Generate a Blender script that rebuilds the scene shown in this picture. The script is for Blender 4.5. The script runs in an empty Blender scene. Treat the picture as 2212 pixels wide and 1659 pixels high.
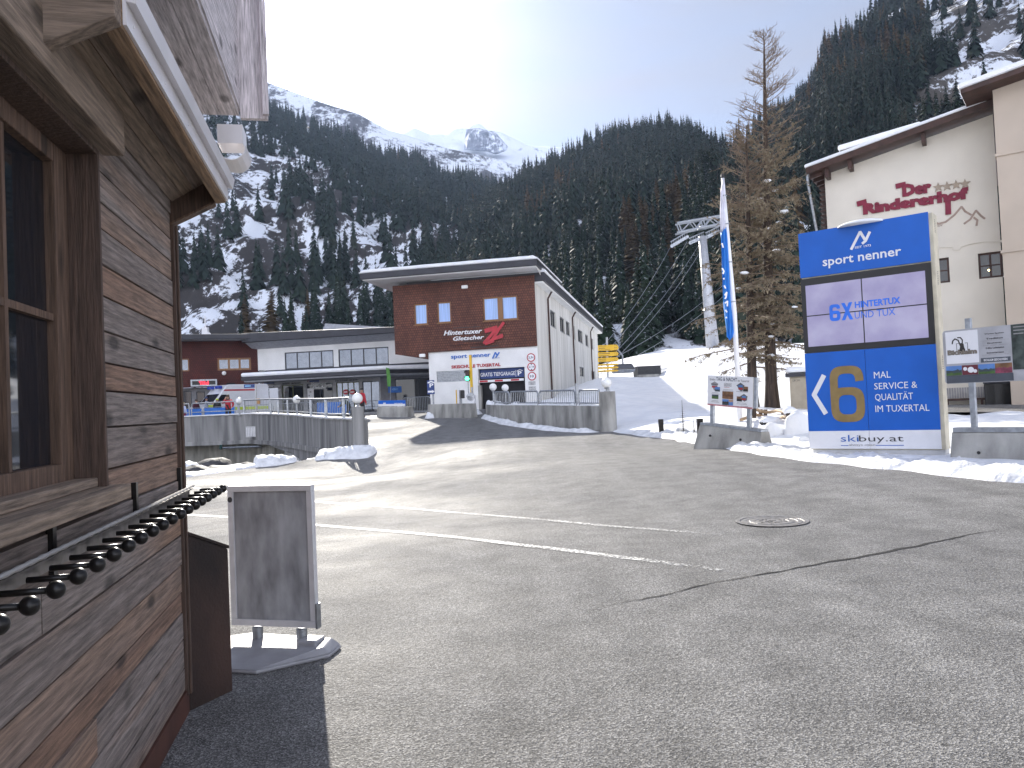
import bpy, math, random
import numpy as np
from mathutils import Vector, Matrix, noise, geometry
RND = random.Random(7)
rad, sin, cos, pi = math.radians, math.sin, math.cos, math.pi
C = bpy.context.scene.collection
# ---------------------------------------------------------------- camera
K = 2212 / 4032.0
F, CX, CY = 1662.0, 1106.0, 829.5
EYE = Vector((0, 0, 1.6))
PIT, ROL = rad(1.53), rad(2.5)
fw = Vector((0, cos(PIT), sin(PIT)))
r0, u0 = Vector((1, 0, 0)), Vector((0, -sin(PIT), cos(PIT)))
rt = r0 * cos(ROL) - u0 * sin(ROL)
up = u0 * cos(ROL) + r0 * sin(ROL)
def ray(px, py): return fw + rt * ((px - CX) / F) - up * ((py - CY) / F)
def P(px, py, d): return EYE + ray(px, py) * d          # a measured point at a chosen distance
cd = bpy.data.cameras.new('camera'); cam = bpy.data.objects.new('camera', cd); C.objects.link(cam)
cd.sensor_width = 36; cd.lens = 36 * F / 2212; cd.clip_start = .05; cd.clip_end = 20000
M = Matrix((rt, up, -fw)).transposed().to_4x4(); M.translation = EYE; cam.matrix_world = M
sc = bpy.context.scene; sc.camera = cam
# ---------------------------------------------------------------- sun and sky
sd = ray(617, 76).normalized()
SEL, SAZ = math.asin(sd.z), math.atan2(sd.x, sd.y)
sl = bpy.data.lights.new('sun', 'SUN'); so = bpy.data.objects.new('sun', sl); C.objects.link(so)
sl.energy = 5.0; sl.angle = rad(.53); sl.color = (1, .94, .84)
so.rotation_euler = (-sd).to_track_quat('-Z', 'Y').to_euler()
wd = bpy.data.worlds.new('World'); sc.world = wd; wd.use_nodes = True
N = wd.node_tree.nodes; L = wd.node_tree.links; N.clear()
wo = N.new('ShaderNodeOutputWorld'); bg = N.new('ShaderNodeBackground'); sky = N.new('ShaderNodeTexSky')
sky.sky_type = 'NISHITA'; sky.sun_disc = False; sky.sun_elevation = SEL; sky.sun_rotation = SAZ
sky.altitude = 1500; sky.air_density = 1.0; sky.dust_density = .6; sky.ozone_density = 2.2
bg.inputs[1].default_value = .10
tc = N.new('ShaderNodeTexCoord')
def wn(t, **k):
    n = N.new(t)
    for a, b in k.items(): setattr(n, a, b)
    return n
mp = wn('ShaderNodeMapping'); mp.inputs['Scale'].default_value = (1.2, 1.6, 5.5); mp.inputs['Rotation'].default_value = (.25, .2, .3)
nz = wn('ShaderNodeTexNoise'); nz.inputs['Scale'].default_value = 1.7; nz.inputs['Detail'].default_value = 7; nz.inputs['Roughness'].default_value = .52
L.new(tc.outputs['Generated'], mp.inputs[0]); L.new(mp.outputs[0], nz.inputs['Vector'])
cr = wn('ShaderNodeMapRange'); cr.inputs[1].default_value = .36; cr.inputs[2].default_value = .66; cr.inputs[3].default_value = .58; cr.inputs[4].default_value = 1.0
L.new(nz.outputs['Fac'], cr.inputs[0])
# thin cloud scatters the sun forward: brighter the nearer it is to the sun
dt = wn('ShaderNodeVectorMath', operation='DOT_PRODUCT'); nv = wn('ShaderNodeVectorMath', operation='NORMALIZE')
L.new(tc.outputs['Generated'], nv.inputs[0]); L.new(nv.outputs[0], dt.inputs[0]); dt.inputs[1].default_value = sd
mx = wn('ShaderNodeMath', operation='MAXIMUM'); mx.inputs[1].default_value = 0; L.new(dt.outputs['Value'], mx.inputs[0])
def powr(e, s):
    a = wn('ShaderNodeMath', operation='POWER'); a.inputs[1].default_value = e; L.new(mx.outputs[0], a.inputs[0])
    b = wn('ShaderNodeMath', operation='MULTIPLY'); b.inputs[1].default_value = s; L.new(a.outputs[0], b.inputs[0]); return b
g1, g2, g3 = powr(9, 2.0), powr(45, 8), powr(700, 60)
ad = wn('ShaderNodeMath', operation='ADD'); L.new(g1.outputs[0], ad.inputs[0]); L.new(g2.outputs[0], ad.inputs[1])
ad2 = wn('ShaderNodeMath', operation='ADD'); L.new(ad.outputs[0], ad2.inputs[0]); L.new(g3.outputs[0], ad2.inputs[1])
ad3 = wn('ShaderNodeMath', operation='ADD'); L.new(ad2.outputs[0], ad3.inputs[0]); ad3.inputs[1].default_value = 2.25
sp_ = wn('ShaderNodeSeparateXYZ'); L.new(nv.outputs[0], sp_.inputs[0])
bk_fill = wn('ShaderNodeMapRange'); bk_fill.interpolation_type = 'SMOOTHSTEP'; bk_fill.inputs[1].default_value = -.2; bk_fill.inputs[2].default_value = -.85; bk_fill.inputs[3].default_value = 0; bk_fill.inputs[4].default_value = 12.0; L.new(sp_.outputs['Y'], bk_fill.inputs[0])   # added unseen bright cloud behind the viewer, fills the shaded walls
ad4 = wn('ShaderNodeMath', operation='ADD'); L.new(ad3.outputs[0], ad4.inputs[0]); L.new(bk_fill.outputs[0], ad4.inputs[1])
cc = wn('ShaderNodeVectorMath', operation='SCALE'); cc.inputs[0].default_value = (.90, .94, 1.12); L.new(ad4.outputs[0], cc.inputs['Scale'])
mix = wn('ShaderNodeMix', data_type='RGBA'); L.new(cr.outputs[0], mix.inputs[0]); L.new(sky.outputs[0], mix.inputs[6]); L.new(cc.outputs[0], mix.inputs[7])
L.new(mix.outputs[2], bg.inputs[0]); L.new(bg.outputs[0], wo.inputs[0])
sc.view_settings.view_transform = 'Standard'; sc.view_settings.look = 'None'; sc.view_settings.exposure = 0.94; sc.view_settings.gamma = 1
sc.render.engine = 'CYCLES'; sc.cycles.use_denoising = True; sc.cycles.max_bounces = 6; sc.cycles.transparent_max_bounces = 12
sc.cycles.sample_clamp_indirect = 6; sc.cycles.caustics_reflective = False; sc.cycles.caustics_refractive = False
# ---------------------------------------------------------------- materials
MATS = {}
def pm(name, col, rough=.6, metal=0, var=.12, scale=4., bump=0, bscale=None, stretch=(1, 1, 1), col2=None, f0=.35, f1=.65, emit=0, trans=0, alpha=0, spec=.5, detail=5, coat=0):
    if name in MATS: return MATS[name]
    m = bpy.data.materials.new(name); m.use_nodes = True; MATS[name] = m
    n, l = m.node_tree.nodes, m.node_tree.links; b = n['Principled BSDF']
    b.inputs['Roughness'].default_value = rough; b.inputs['Metallic'].default_value = metal
    b.inputs['Specular IOR Level'].default_value = spec
    if coat: b.inputs['Coat Weight'].default_value = coat; b.inputs['Coat Roughness'].default_value = .1
    t = n.new('ShaderNodeTexCoord'); mpp = n.new('ShaderNodeMapping'); mpp.inputs['Scale'].default_value = stretch
    l.new(t.outputs['Object'], mpp.inputs[0])
    x = n.new('ShaderNodeTexNoise'); x.inputs['Scale'].default_value = scale; x.inputs['Detail'].default_value = detail; l.new(mpp.outputs[0], x.inputs['Vector'])
    r = n.new('ShaderNodeValToRGB'); l.new(x.outputs['Fac'], r.inputs[0])
    c1 = [max(0, c * (1 - var)) for c in col]; c2 = list(col2) if col2 else [min(1, c * (1 + var)) for c in col]
    r.color_ramp.elements[0].position = f0; r.color_ramp.elements[1].position = f1
    r.color_ramp.elements[0].color = (*c1, 1); r.color_ramp.elements[1].color = (*c2, 1)
    l.new(r.outputs[0], b.inputs['Base Color'])
    if bump:
        x2 = n.new('ShaderNodeTexNoise'); x2.inputs['Scale'].default_value = bscale or scale * 4; x2.inputs['Detail'].default_value = 4; l.new(t.outputs['Object'], x2.inputs['Vector'])
        bp = n.new('ShaderNodeBump'); bp.inputs['Strength'].default_value = bump; bp.inputs['Distance'].default_value = .05
        l.new(x2.outputs['Fac'], bp.inputs['Height']); l.new(bp.outputs[0], b.inputs['Normal'])
    if emit: l.new(r.outputs[0], b.inputs['Emission Color']); b.inputs['Emission Strength'].default_value = emit
    if trans: b.inputs['Transmission Weight'].default_value = trans
    return m
def nodes(m): return m.node_tree.nodes, m.node_tree.links, m.node_tree.nodes['Principled BSDF']
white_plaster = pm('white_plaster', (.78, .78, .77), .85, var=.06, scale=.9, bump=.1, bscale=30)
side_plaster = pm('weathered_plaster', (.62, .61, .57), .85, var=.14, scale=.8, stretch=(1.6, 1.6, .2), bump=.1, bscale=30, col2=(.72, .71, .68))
cream = pm('cream_render', (.72, .67, .58), .9, var=.05, scale=.6, bump=.12, bscale=40)
beige = pm('beige_render', (.50, .42, .34), .9, var=.06, scale=.6, bump=.1, bscale=40)
snow = pm('snow', (.80, .82, .86), .65, var=.04, scale=1.5, bump=.5, bscale=7, col2=(.86, .87, .89))
dirty_snow = pm('ploughed_snow', (.70, .71, .73), .65, var=.10, scale=3, bump=.8, bscale=9, col2=(.86, .87, .89))
darkmetal = pm('dark_sheet_metal', (.035, .036, .045), .45, .3, scale=2)
anthracite = pm('anthracite_frame', (.04, .045, .055), .4, .2)
galv = pm('galvanised_steel', (.36, .38, .41), .38, .85, var=.2, scale=9)
alu = pm('aluminium', (.66, .66, .68), .4, .35, var=.06, scale=12)
concrete = pm('stained_concrete', (.16, .16, .165), .9, var=.35, scale=1.3, stretch=(1.6, 1.6, .16), bump=.25, bscale=25, col2=(.36, .355, .345), f0=.3, f1=.72, detail=9)
concrete2 = pm('grey_concrete', (.25, .245, .23), .9, var=.28, scale=1.5, stretch=(1.2, 1.2, .4), bump=.25, bscale=25, col2=(.44, .43, .40), detail=9)
concrete3 = pm('yellowed_concrete', (.24, .23, .20), .9, var=.3, scale=1.2, stretch=(2, 2, .4), bump=.2, bscale=20, col2=(.34, .33, .29))
rock = pm('wet_rock', (.05, .048, .05), .7, var=.5, scale=3, bump=.8, bscale=6)
black = pm('black_plastic', (.012, .012, .014), .35)
blackmetal = pm('black_painted_steel', (.014, .013, .013), .3, .4)
blue = pm('signal_blue', (.008, .115, .52), .35, var=.05, scale=2, spec=.35)
navy = pm('navy_blue', (.02, .05, .19), .45)
red = pm('signal_red', (.42, .015, .03), .4)
maroon = pm('maroon_lettering', (.20, .010, .035), .6)
yellow = pm('sign_yellow', (.72, .43, .02), .45, var=.05)
white = pm('white_paint', (.78, .78, .80), .4, var=.03)
gold = pm('gold_film', (.27, .185, .07), .45, .2)
greyt = pm('grey_lettering', (.30, .29, .29), .6)
darkt = pm('dark_lettering', (.03, .03, .035), .5)
taupe = pm('taupe_line', (.36, .27, .22), .8)
bluelet = pm('blue_lettering', (.05, .16, .50), .5)
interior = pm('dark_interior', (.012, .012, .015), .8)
glassd = pm('dark_window_glass', (.015, .018, .025), .04, spec=.9, var=.3, scale=.5)
brownpaint = pm('brown_timber', (.05, .022, .016), .6, var=.3, scale=3)
oak = pm('oak_frame', (.24, .12, .05), .55, var=.2, scale=2, stretch=(6, 6, .6))
curtain_sky = pm('curtain_sky_reflection', (.30, .45, .78), .3, var=.2, scale=3, stretch=(9, 9, .1), spec=.8)  # blue of the reflected sky painted into the curtain colour
rust = pm('rusted_steel', (.026, .014, .011), .75, var=.5, scale=3, stretch=(1, 1, .6), bump=.15, bscale=60, col2=(.055, .028, .02))
globe_m = pm('opal_glass', (.85, .85, .84), .25, var=.01)
skin = pm('skin', (.42, .24, .17), .6)
tan_metal = pm('beige_sheet_metal', (.36, .31, .23), .5, var=.08)
def m_shingle(name, a, b_):
    m = pm(name, a, .8); n, l, b = nodes(m)
    t = n.new('ShaderNodeTexCoord'); s = n.new('ShaderNodeSeparateXYZ'); l.new(t.outputs['UV'], s.inputs[0])
    br = n.new('ShaderNodeTexBrick'); br.inputs['Scale'].default_value = 1; br.inputs['Brick Width'].default_value = .17; br.inputs['Row Height'].default_value = .17
    br.inputs['Mortar Size'].default_value = .012; br.inputs['Color1'].default_value = (*a, 1); br.inputs['Color2'].default_value = (*b_, 1); br.inputs['Mortar'].default_value = (.02, .008, .006, 1); br.inputs['Bias'].default_value = -.1
    l.new(t.outputs['UV'], br.inputs['Vector'])
    z = n.new('ShaderNodeTexNoise'); z.inputs['Scale'].default_value = .5; z.inputs['Detail'].default_value = 6; l.new(t.outputs['UV'], z.inputs['Vector'])
    mr = n.new('ShaderNodeMapRange'); mr.inputs[1].default_value = .3; mr.inputs[2].default_value = .75; mr.inputs[3].default_value = .65; mr.inputs[4].default_value = 1.25; l.new(z.outputs['Fac'], mr.inputs[0])
    v = n.new('ShaderNodeVectorMath'); v.operation = 'SCALE'; l.new(br.outputs['Color'], v.inputs[0]); l.new(mr.outputs[0], v.inputs['Scale']); l.new(v.outputs[0], b.inputs['Base Color'])
    bp = n.new('ShaderNodeBump'); bp.inputs['Strength'].default_value = .6; bp.inputs['Distance'].default_value = .03; bp.invert = True
    l.new(br.outputs['Fac'], bp.inputs['Height']); l.new(bp.outputs[0], b.inputs['Normal'])
    return m
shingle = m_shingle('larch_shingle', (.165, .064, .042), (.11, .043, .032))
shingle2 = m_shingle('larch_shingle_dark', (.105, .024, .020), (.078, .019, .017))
def m_wood(name, axis, c):
    # weathered boards: grain stretched along the board, one tone per board through the random-per-island value
    m = pm(name, c[0], .75); n, l, b = nodes(m)
    t = n.new('ShaderNodeTexCoord'); mpn = n.new('ShaderNodeMapping'); sx = [9., 9., 9.]; sx[axis] = .55; mpn.inputs['Scale'].default_value = sx
    g = n.new('ShaderNodeNewGeometry'); ofs = n.new('ShaderNodeVectorMath'); ofs.operation = 'SCALE'; ofs.inputs[0].default_value = (17, 31, 23); l.new(g.outputs['Random Per Island'], ofs.inputs['Scale'])
    av = n.new('ShaderNodeVectorMath'); l.new(t.outputs['Object'], av.inputs[0]); l.new(ofs.outputs[0], av.inputs[1]); l.new(av.outputs[0], mpn.inputs[0])
    kn = n.new('ShaderNodeTexNoise'); kn.inputs['Scale'].default_value = .45; kn.inputs['Detail'].default_value = 2; l.new(mpn.outputs[0], kn.inputs['Vector'])
    wv = n.new('ShaderNodeTexWave'); wv.wave_type = 'RINGS'; wv.inputs['Scale'].default_value = 1.1; wv.inputs['Distortion'].default_value = 11.; wv.inputs['Detail'].default_value = 3; wv.inputs['Detail Scale'].default_value = .9; wv.rings_direction = 'SPHERICAL'
    l.new(mpn.outputs[0], wv.inputs['Vector'])
    fi = n.new('ShaderNodeTexNoise'); fi.inputs['Scale'].default_value = 9; fi.inputs['Detail'].default_value = 8; fi.inputs['Roughness'].default_value = .65; l.new(mpn.outputs[0], fi.inputs['Vector'])
    st = n.new('ShaderNodeTexNoise'); st.inputs['Scale'].default_value = .35; st.inputs['Detail'].default_value = 4; l.new(mpn.outputs[0], st.inputs['Vector'])
    r1 = n.new('ShaderNodeValToRGB'); e = r1.color_ramp.elements; e[0].position = 0; e[0].color = (*c[0], 1); e[1].position = 1; e[1].color = (*c[-1], 1)
    for i, cc_ in enumerate(c[1:-1]): q = e.new((i + 1) / (len(c) - 1)); q.color = (*cc_, 1)
    a1 = n.new('ShaderNodeMath'); a1.operation = 'MULTIPLY_ADD'; a1.inputs[1].default_value = .55; l.new(g.outputs['Random Per Island'], a1.inputs[0])
    a0 = n.new('ShaderNodeMath'); a0.operation = 'MULTIPLY_ADD'; a0.inputs[1].default_value = 1.3; a0.inputs[2].default_value = -.40; l.new(st.outputs['Fac'], a0.inputs[0]); l.new(a0.outputs[0], a1.inputs[2]); l.new(a1.outputs[0], r1.inputs[0])
    k1 = n.new('ShaderNodeMapRange'); k1.inputs[3].default_value = .84; k1.inputs[4].default_value = 1.10; l.new(wv.outputs['Fac'], k1.inputs[0])
    k2 = n.new('ShaderNodeMapRange'); k2.inputs[1].default_value = .3; k2.inputs[2].default_value = .7; k2.inputs[3].default_value = .42; k2.inputs[4].default_value = 1.5; l.new(fi.outputs['Fac'], k2.inputs[0])
    mm = n.new('ShaderNodeMath'); mm.operation = 'MULTIPLY'; l.new(k1.outputs[0], mm.inputs[0]); l.new(k2.outputs[0], mm.inputs[1])
    # knots
    vo = n.new('ShaderNodeTexVoronoi'); vo.inputs['Scale'].default_value = 1.0; mk = n.new('ShaderNodeMapping'); s2 = [5.0] * 3; s2[axis] = 2.3; mk.inputs['Scale'].default_value = s2
    l.new(av.outputs[0], mk.inputs[0]); l.new(mk.outputs[0], vo.inputs['Vector'])
    kr = n.new('ShaderNodeMapRange'); kr.inputs[1].default_value = .10; kr.inputs[2].default_value = .22; kr.inputs[3].default_value = .32; kr.inputs[4].default_value = 1; l.new(vo.outputs['Distance'], kr.inputs[0])
    m3 = n.new('ShaderNodeMath'); m3.operation = 'MULTIPLY'; l.new(mm.outputs[0], m3.inputs[0]); l.new(kr.outputs[0], m3.inputs[1])
    v = n.new('ShaderNodeVectorMath'); v.operation = 'SCALE'; l.new(r1.outputs[0], v.inputs[0]); l.new(m3.outputs[0], v.inputs['Scale']); l.new(v.outputs[0], b.inputs['Base Color'])
    bp = n.new('ShaderNodeBump'); bp.inputs['Strength'].default_value = .5; bp.inputs['Distance'].default_value = .006; l.new(m3.outputs[0], bp.inputs['Height']); l.new(bp.outputs[0], b.inputs['Normal'])
    return m
WC = [(.16, .11, .09), (.24, .145, .10), (.28, .19, .14), (.21, .17, .15), (.26, .22, .20), (.30, .19, .13)]
wood_y = m_wood('weathered_board', 1, WC)
wood_z = m_wood('dark_upright_board', 2, [(.075, .048, .038), (.10, .062, .045)])
wood_s = m_wood('soffit_board', 1, [(.21, .165, .135), (.28, .21, .155), (.18, .15, .145)])
wood_frame = m_wood('window_timber', 2, [(.12, .075, .052), (.155, .095, .065)])
def m_asphalt():
    m = pm('asphalt', (.05, .05, .05), .5, spec=.07); n, l, b = nodes(m)
    t = n.new('ShaderNodeTexCoord')
    def nz_(s, d=4, r=.5):
        q = n.new('ShaderNodeTexNoise'); q.inputs['Scale'].default_value = s; q.inputs['Detail'].default_value = d; q.inputs['Roughness'].default_value = r; l.new(t.outputs['Object'], q.inputs['Vector']); return q
    vo = n.new('ShaderNodeTexVoronoi'); vo.inputs['Scale'].default_value = 120; l.new(t.outputs['Object'], vo.inputs['Vector'])
    v2 = n.new('ShaderNodeTexVoronoi'); v2.inputs['Scale'].default_value = 38; l.new(t.outputs['Object'], v2.inputs['Vector'])
    big = nz_(.22, 5, .6); med = nz_(2.2, 5); fine = nz_(60, 3)
    rp = n.new('ShaderNodeValToRGB'); e = rp.color_ramp.elements; e[0].position = .0; e[0].color = (.075, .074, .073, 1); e[1].position = 1; e[1].color = (.42, .415, .405, 1)
    q = e.new(.55); q.color = (.185, .182, .178, 1)
    l.new(vo.outputs['Color'], rp.inputs[0])
    k = n.new('ShaderNodeMapRange'); k.inputs[1].default_value = .3; k.inputs[2].default_value = .7; k.inputs[3].default_value = .86; k.inputs[4].default_value = 1.14; l.new(big.outputs['Fac'], k.inputs[0])
    k2 = n.new('ShaderNodeMapRange'); k2.inputs[1].default_value = .3; k2.inputs[2].default_value = .7; k2.inputs[3].default_value = .82; k2.inputs[4].default_value = 1.18; l.new(med.outputs['Fac'], k2.inputs[0])
    tm = n.new('ShaderNodeMapping'); tm.inputs['Rotation'].default_value = (0, 0, .35); tm.inputs['Scale'].default_value = (1.1, .09, 1); l.new(t.outputs['Object'], tm.inputs[0])
    tn = nz_(1.0, 4, .6); l.new(tm.outputs[0], tn.inputs['Vector'])
    k3 = n.new('ShaderNodeMapRange'); k3.inputs[1].default_value = .32; k3.inputs[2].default_value = .68; k3.inputs[3].default_value = .88; k3.inputs[4].default_value = 1.12; l.new(tn.outputs['Fac'], k3.inputs[0])
    sp2 = nz_(11, 2); k4 = n.new('ShaderNodeMapRange'); k4.inputs[1].default_value = .70; k4.inputs[2].default_value = .76; k4.inputs[3].default_value = 1; k4.inputs[4].default_value = .55; l.new(sp2.outputs['Fac'], k4.inputs[0])
    m0 = n.new('ShaderNodeMath'); m0.operation = 'MULTIPLY'; l.new(k.outputs[0], m0.inputs[0]); l.new(k3.outputs[0], m0.inputs[1])
    m1 = n.new('ShaderNodeMath'); m1.operation = 'MULTIPLY'; l.new(m0.outputs[0], m1.inputs[0]); l.new(k4.outputs[0], m1.inputs[1])
    mm = n.new('ShaderNodeMath'); mm.operation = 'MULTIPLY'; l.new(m1.outputs[0], mm.inputs[0]); l.new(k2.outputs[0], mm.inputs[1])
    v = n.new('ShaderNodeVectorMath'); v.operation = 'SCALE'; l.new(rp.outputs[0], v.inputs[0]); l.new(mm.outputs[0], v.inputs['Scale']); l.new(v.outputs[0], b.inputs['Base Color'])
    rr = n.new('ShaderNodeMapRange'); rr.inputs[1].default_value = .35; rr.inputs[2].default_value = .65; rr.inputs[3].default_value = .55; rr.inputs[4].default_value = .85; l.new(big.outputs['Fac'], rr.inputs[0]); l.new(rr.outputs[0], b.inputs['Roughness'])
    s = n.new('ShaderNodeMath'); s.operation = 'ADD'; l.new(vo.outputs['Distance'], s.inputs[0]); l.new(v2.outputs['Distance'], s.inputs[1])
    bp = n.new('ShaderNodeBump'); bp.inputs['Strength'].default_value = .6; bp.inputs['Distance'].default_value = .009; l.new(s.outputs[0], bp.inputs['Height'])
    b2 = n.new('ShaderNodeBump'); b2.inputs['Strength'].default_value = .25; b2.inputs['Distance'].default_value = .08; l.new(med.outputs['Fac'], b2.inputs['Height']); l.new(b2.outputs[0], bp.inputs['Normal']); l.new(bp.outputs[0], b.inputs['Normal'])
    return m
asphalt = m_asphalt()
def m_worn():
    m = pm('worn_road_paint', (.62, .62, .60), .55, bump=.5, bscale=60); n, l, b = nodes(m)
    t = n.new('ShaderNodeTexCoord'); q = n.new('ShaderNodeTexNoise'); q.inputs['Scale'].default_value = 34; q.inputs['Detail'].default_value = 5; l.new(t.outputs['Object'], q.inputs['Vector'])
    w = n.new('ShaderNodeTexNoise'); w.inputs['Scale'].default_value = 1.1; w.inputs['Detail'].default_value = 3; l.new(t.outputs['Object'], w.inputs['Vector'])
    u = n.new('ShaderNodeSeparateXYZ'); l.new(t.outputs['UV'], u.inputs[0])
    a = n.new('ShaderNodeMath'); a.operation = 'MULTIPLY_ADD'; a.inputs[1].default_value = .5; l.new(w.outputs['Fac'], a.inputs[0]); l.new(q.outputs['Fac'], a.inputs[2])
    a2 = n.new('ShaderNodeMath'); a2.operation = 'MULTIPLY_ADD'; a2.inputs[1].default_value = -.24; l.new(u.outputs['X'], a2.inputs[0]); l.new(a.outputs[0], a2.inputs[2])
    ab = n.new('ShaderNodeMath'); ab.operation = 'MULTIPLY_ADD'; ab.inputs[1].default_value = 2; ab.inputs[2].default_value = -1; l.new(u.outputs['Y'], ab.inputs[0])
    ac = n.new('ShaderNodeMath'); ac.operation = 'ABSOLUTE'; l.new(ab.outputs[0], ac.inputs[0])
    ap = n.new('ShaderNodeMath'); ap.operation = 'POWER'; ap.inputs[1].default_value = 3; l.new(ac.outputs[0], ap.inputs[0])
    ae = n.new('ShaderNodeMath'); ae.operation = 'MULTIPLY_ADD'; ae.inputs[1].default_value = -.25; l.new(ap.outputs[0], ae.inputs[0]); l.new(a2.outputs[0], ae.inputs[2])
    r = n.new('ShaderNodeMapRange'); r.inputs[1].default_value = .40; r.inputs[2].default_value = .66; l.new(ae.outputs[0], r.inputs[0]); l.new(r.outputs[0], b.inputs['Alpha'])
    return m
worn = m_worn()
def m_trees(name, a, b1, c, s=.05, rnd=False, snowy=0, tl=0):
    m = pm(name, a, .75, spec=.2); n, l, b = nodes(m)
    t = n.new('ShaderNodeTexCoord'); g = n.new('ShaderNodeNewGeometry')
    q = n.new('ShaderNodeTexNoise'); q.inputs['Scale'].default_value = s; q.inputs['Detail'].default_value = 5; q.inputs['Roughness'].default_value = .7; l.new(g.outputs['Position'], q.inputs['Vector'])
    r = n.new('ShaderNodeValToRGB'); e = r.color_ramp.elements; e[0].position = .36; e[0].color = (*a, 1); e[1].position = .74; e[1].color = (*c, 1); z = e.new(.56); z.color = (*b1, 1)
    l.new(q.outputs['Fac'], r.inputs[0]); out = r.outputs[0]
    if snowy:
        sx = n.new('ShaderNodeSeparateXYZ'); l.new(g.outputs['Normal'], sx.inputs[0])
        q2 = n.new('ShaderNodeTexNoise'); q2.inputs['Scale'].default_value = 1.3; l.new(g.outputs['Position'], q2.inputs['Vector'])
        k = n.new('ShaderNodeMapRange'); k.inputs[1].default_value = .62; k.inputs[2].default_value = .70; k.inputs[4].default_value = snowy; l.new(q2.outputs['Fac'], k.inputs[0])
        mx_ = n.new('ShaderNodeMix'); mx_.data_type = 'RGBA'; l.new(k.outputs[0], mx_.inputs[0]); l.new(out, mx_.inputs[6]); mx_.inputs[7].default_value = (.75, .78, .85, 1); out = mx_.outputs[2]
    l.new(out, b.inputs['Base Color'])
    return m
spruce_m = m_trees('spruce_needles', (.010, .022, .014), (.018, .034, .018), (.035, .040, .018), snowy=.35)
forest_m = m_trees('forest_needles', (.012, .022, .016), (.020, .036, .024), (.050, .046, .026), s=.06)
larch_m = m_trees('autumn_larch', (.075, .048, .022), (.11, .07, .028), (.17, .115, .045), s=.05)
larchn_m = m_trees('larch_needles', (.20, .165, .11), (.25, .205, .135), (.18, .18, .11), s=.35)
bark = pm('bark', (.055, .038, .028), .9, var=.4, scale=3, stretch=(4, 4, .5), bump=.8, bscale=12)
twig_m = pm('twig', (.19, .14, .10), .9, var=.3)
def m_slope(name, s_snow, thr, base, vs=.02):
    m = pm(name, base, .85, spec=.2); n, l, b = nodes(m)
    t = n.new('ShaderNodeTexCoord'); mp_ = n.new('ShaderNodeMapping'); mp_.inputs['Scale'].default_value = (1, .35, .55); l.new(t.outputs['Object'], mp_.inputs[0])
    q = n.new('ShaderNodeTexNoise'); q.inputs['Scale'].default_value = vs; q.inputs['Detail'].default_value = 9; q.inputs['Roughness'].default_value = .68; l.new(mp_.outputs[0], q.inputs['Vector'])
    q2 = n.new('ShaderNodeTexNoise'); q2.inputs['Scale'].default_value = vs * 7; q2.inputs['Detail'].default_value = 6; q2.inputs['Roughness'].default_value = .7; l.new(mp_.outputs[0], q2.inputs['Vector'])
    a = n.new('ShaderNodeMath'); a.operation = 'MULTIPLY_ADD'; a.inputs[1].default_value = .6; l.new(q2.outputs['Fac'], a.inputs[0]); l.new(q.outputs['Fac'], a.inputs[2])
    r = n.new('ShaderNodeMapRange'); r.inputs[1].default_value = thr; r.inputs[2].default_value = thr + s_snow; l.new(a.outputs[0], r.inputs[0])
    rk = n.new('ShaderNodeValToRGB'); rk.color_ramp.elements[0].color = (*[c * .55 for c in base], 1); rk.color_ramp.elements[1].color = (*[c * 1.6 for c in base], 1); l.new(q2.outputs['Fac'], rk.inputs[0])
    x = n.new('ShaderNodeMix'); x.data_type = 'RGBA'; l.new(r.outputs[0], x.inputs[0]); l.new(rk.outputs[0], x.inputs[6]); x.inputs[7].default_value = (.80, .83, .88, 1); l.new(x.outputs[2], b.inputs['Base Color'])
    bp = n.new('ShaderNodeBump'); bp.inputs['Strength'].default_value = .7; bp.inputs['Distance'].default_value = .06 / vs; l.new(a.outputs[0], bp.inputs['Height']); l.new(bp.outputs[0], b.inputs['Normal'])
    return m
slope_m = m_slope('snowy_forest_floor', .05, .775, (.045, .04, .038), .055)
ridge_m = m_slope('rocky_snow_ridge', .10, .72, (.075, .07, .075), .012)
peak_m = m_slope('glacier_snow', .12, .60, (.12, .12, .14), .004)
cliff_m = m_slope('cliff_face', .04, .92, (.085, .07, .058), .03)
# ---------------------------------------------------------------- building helpers
WM = {}
def tag(o, label, cat, group=None, kind=None):
    o['label'] = label; o['category'] = cat
    if group: o['group'] = group
    if kind: o['kind'] = kind
    return o
def struct(o, kind='structure'):
    o['kind'] = kind; return o
def thing(name, label, cat, loc=(0, 0, 0), rz=0, group=None):
    o = bpy.data.objects.new(name, None); C.objects.link(o); o.location = loc; o.rotation_euler = (0, 0, rz); o.empty_display_size = .2
    WM[o.name] = Matrix.Translation(Vector(loc)) @ Matrix.Rotation(rz, 4, 'Z')
    return tag(o, label, cat, group)
def copy_tree(o, loc=None, rz=None, label=None, parent=None, scale=None, group=None):
    c = o.copy(); C.objects.link(c); c.parent = parent
    if loc is not None: c.location = loc
    if rz is not None: c.rotation_euler = (0, 0, rz)
    if scale: c.scale = (scale,) * 3 if not hasattr(scale, '__len__') else scale
    if label: c['label'] = label
    if group: c['group'] = group
    for ch in o.children: copy_tree(ch, parent=c)
    return c
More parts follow.
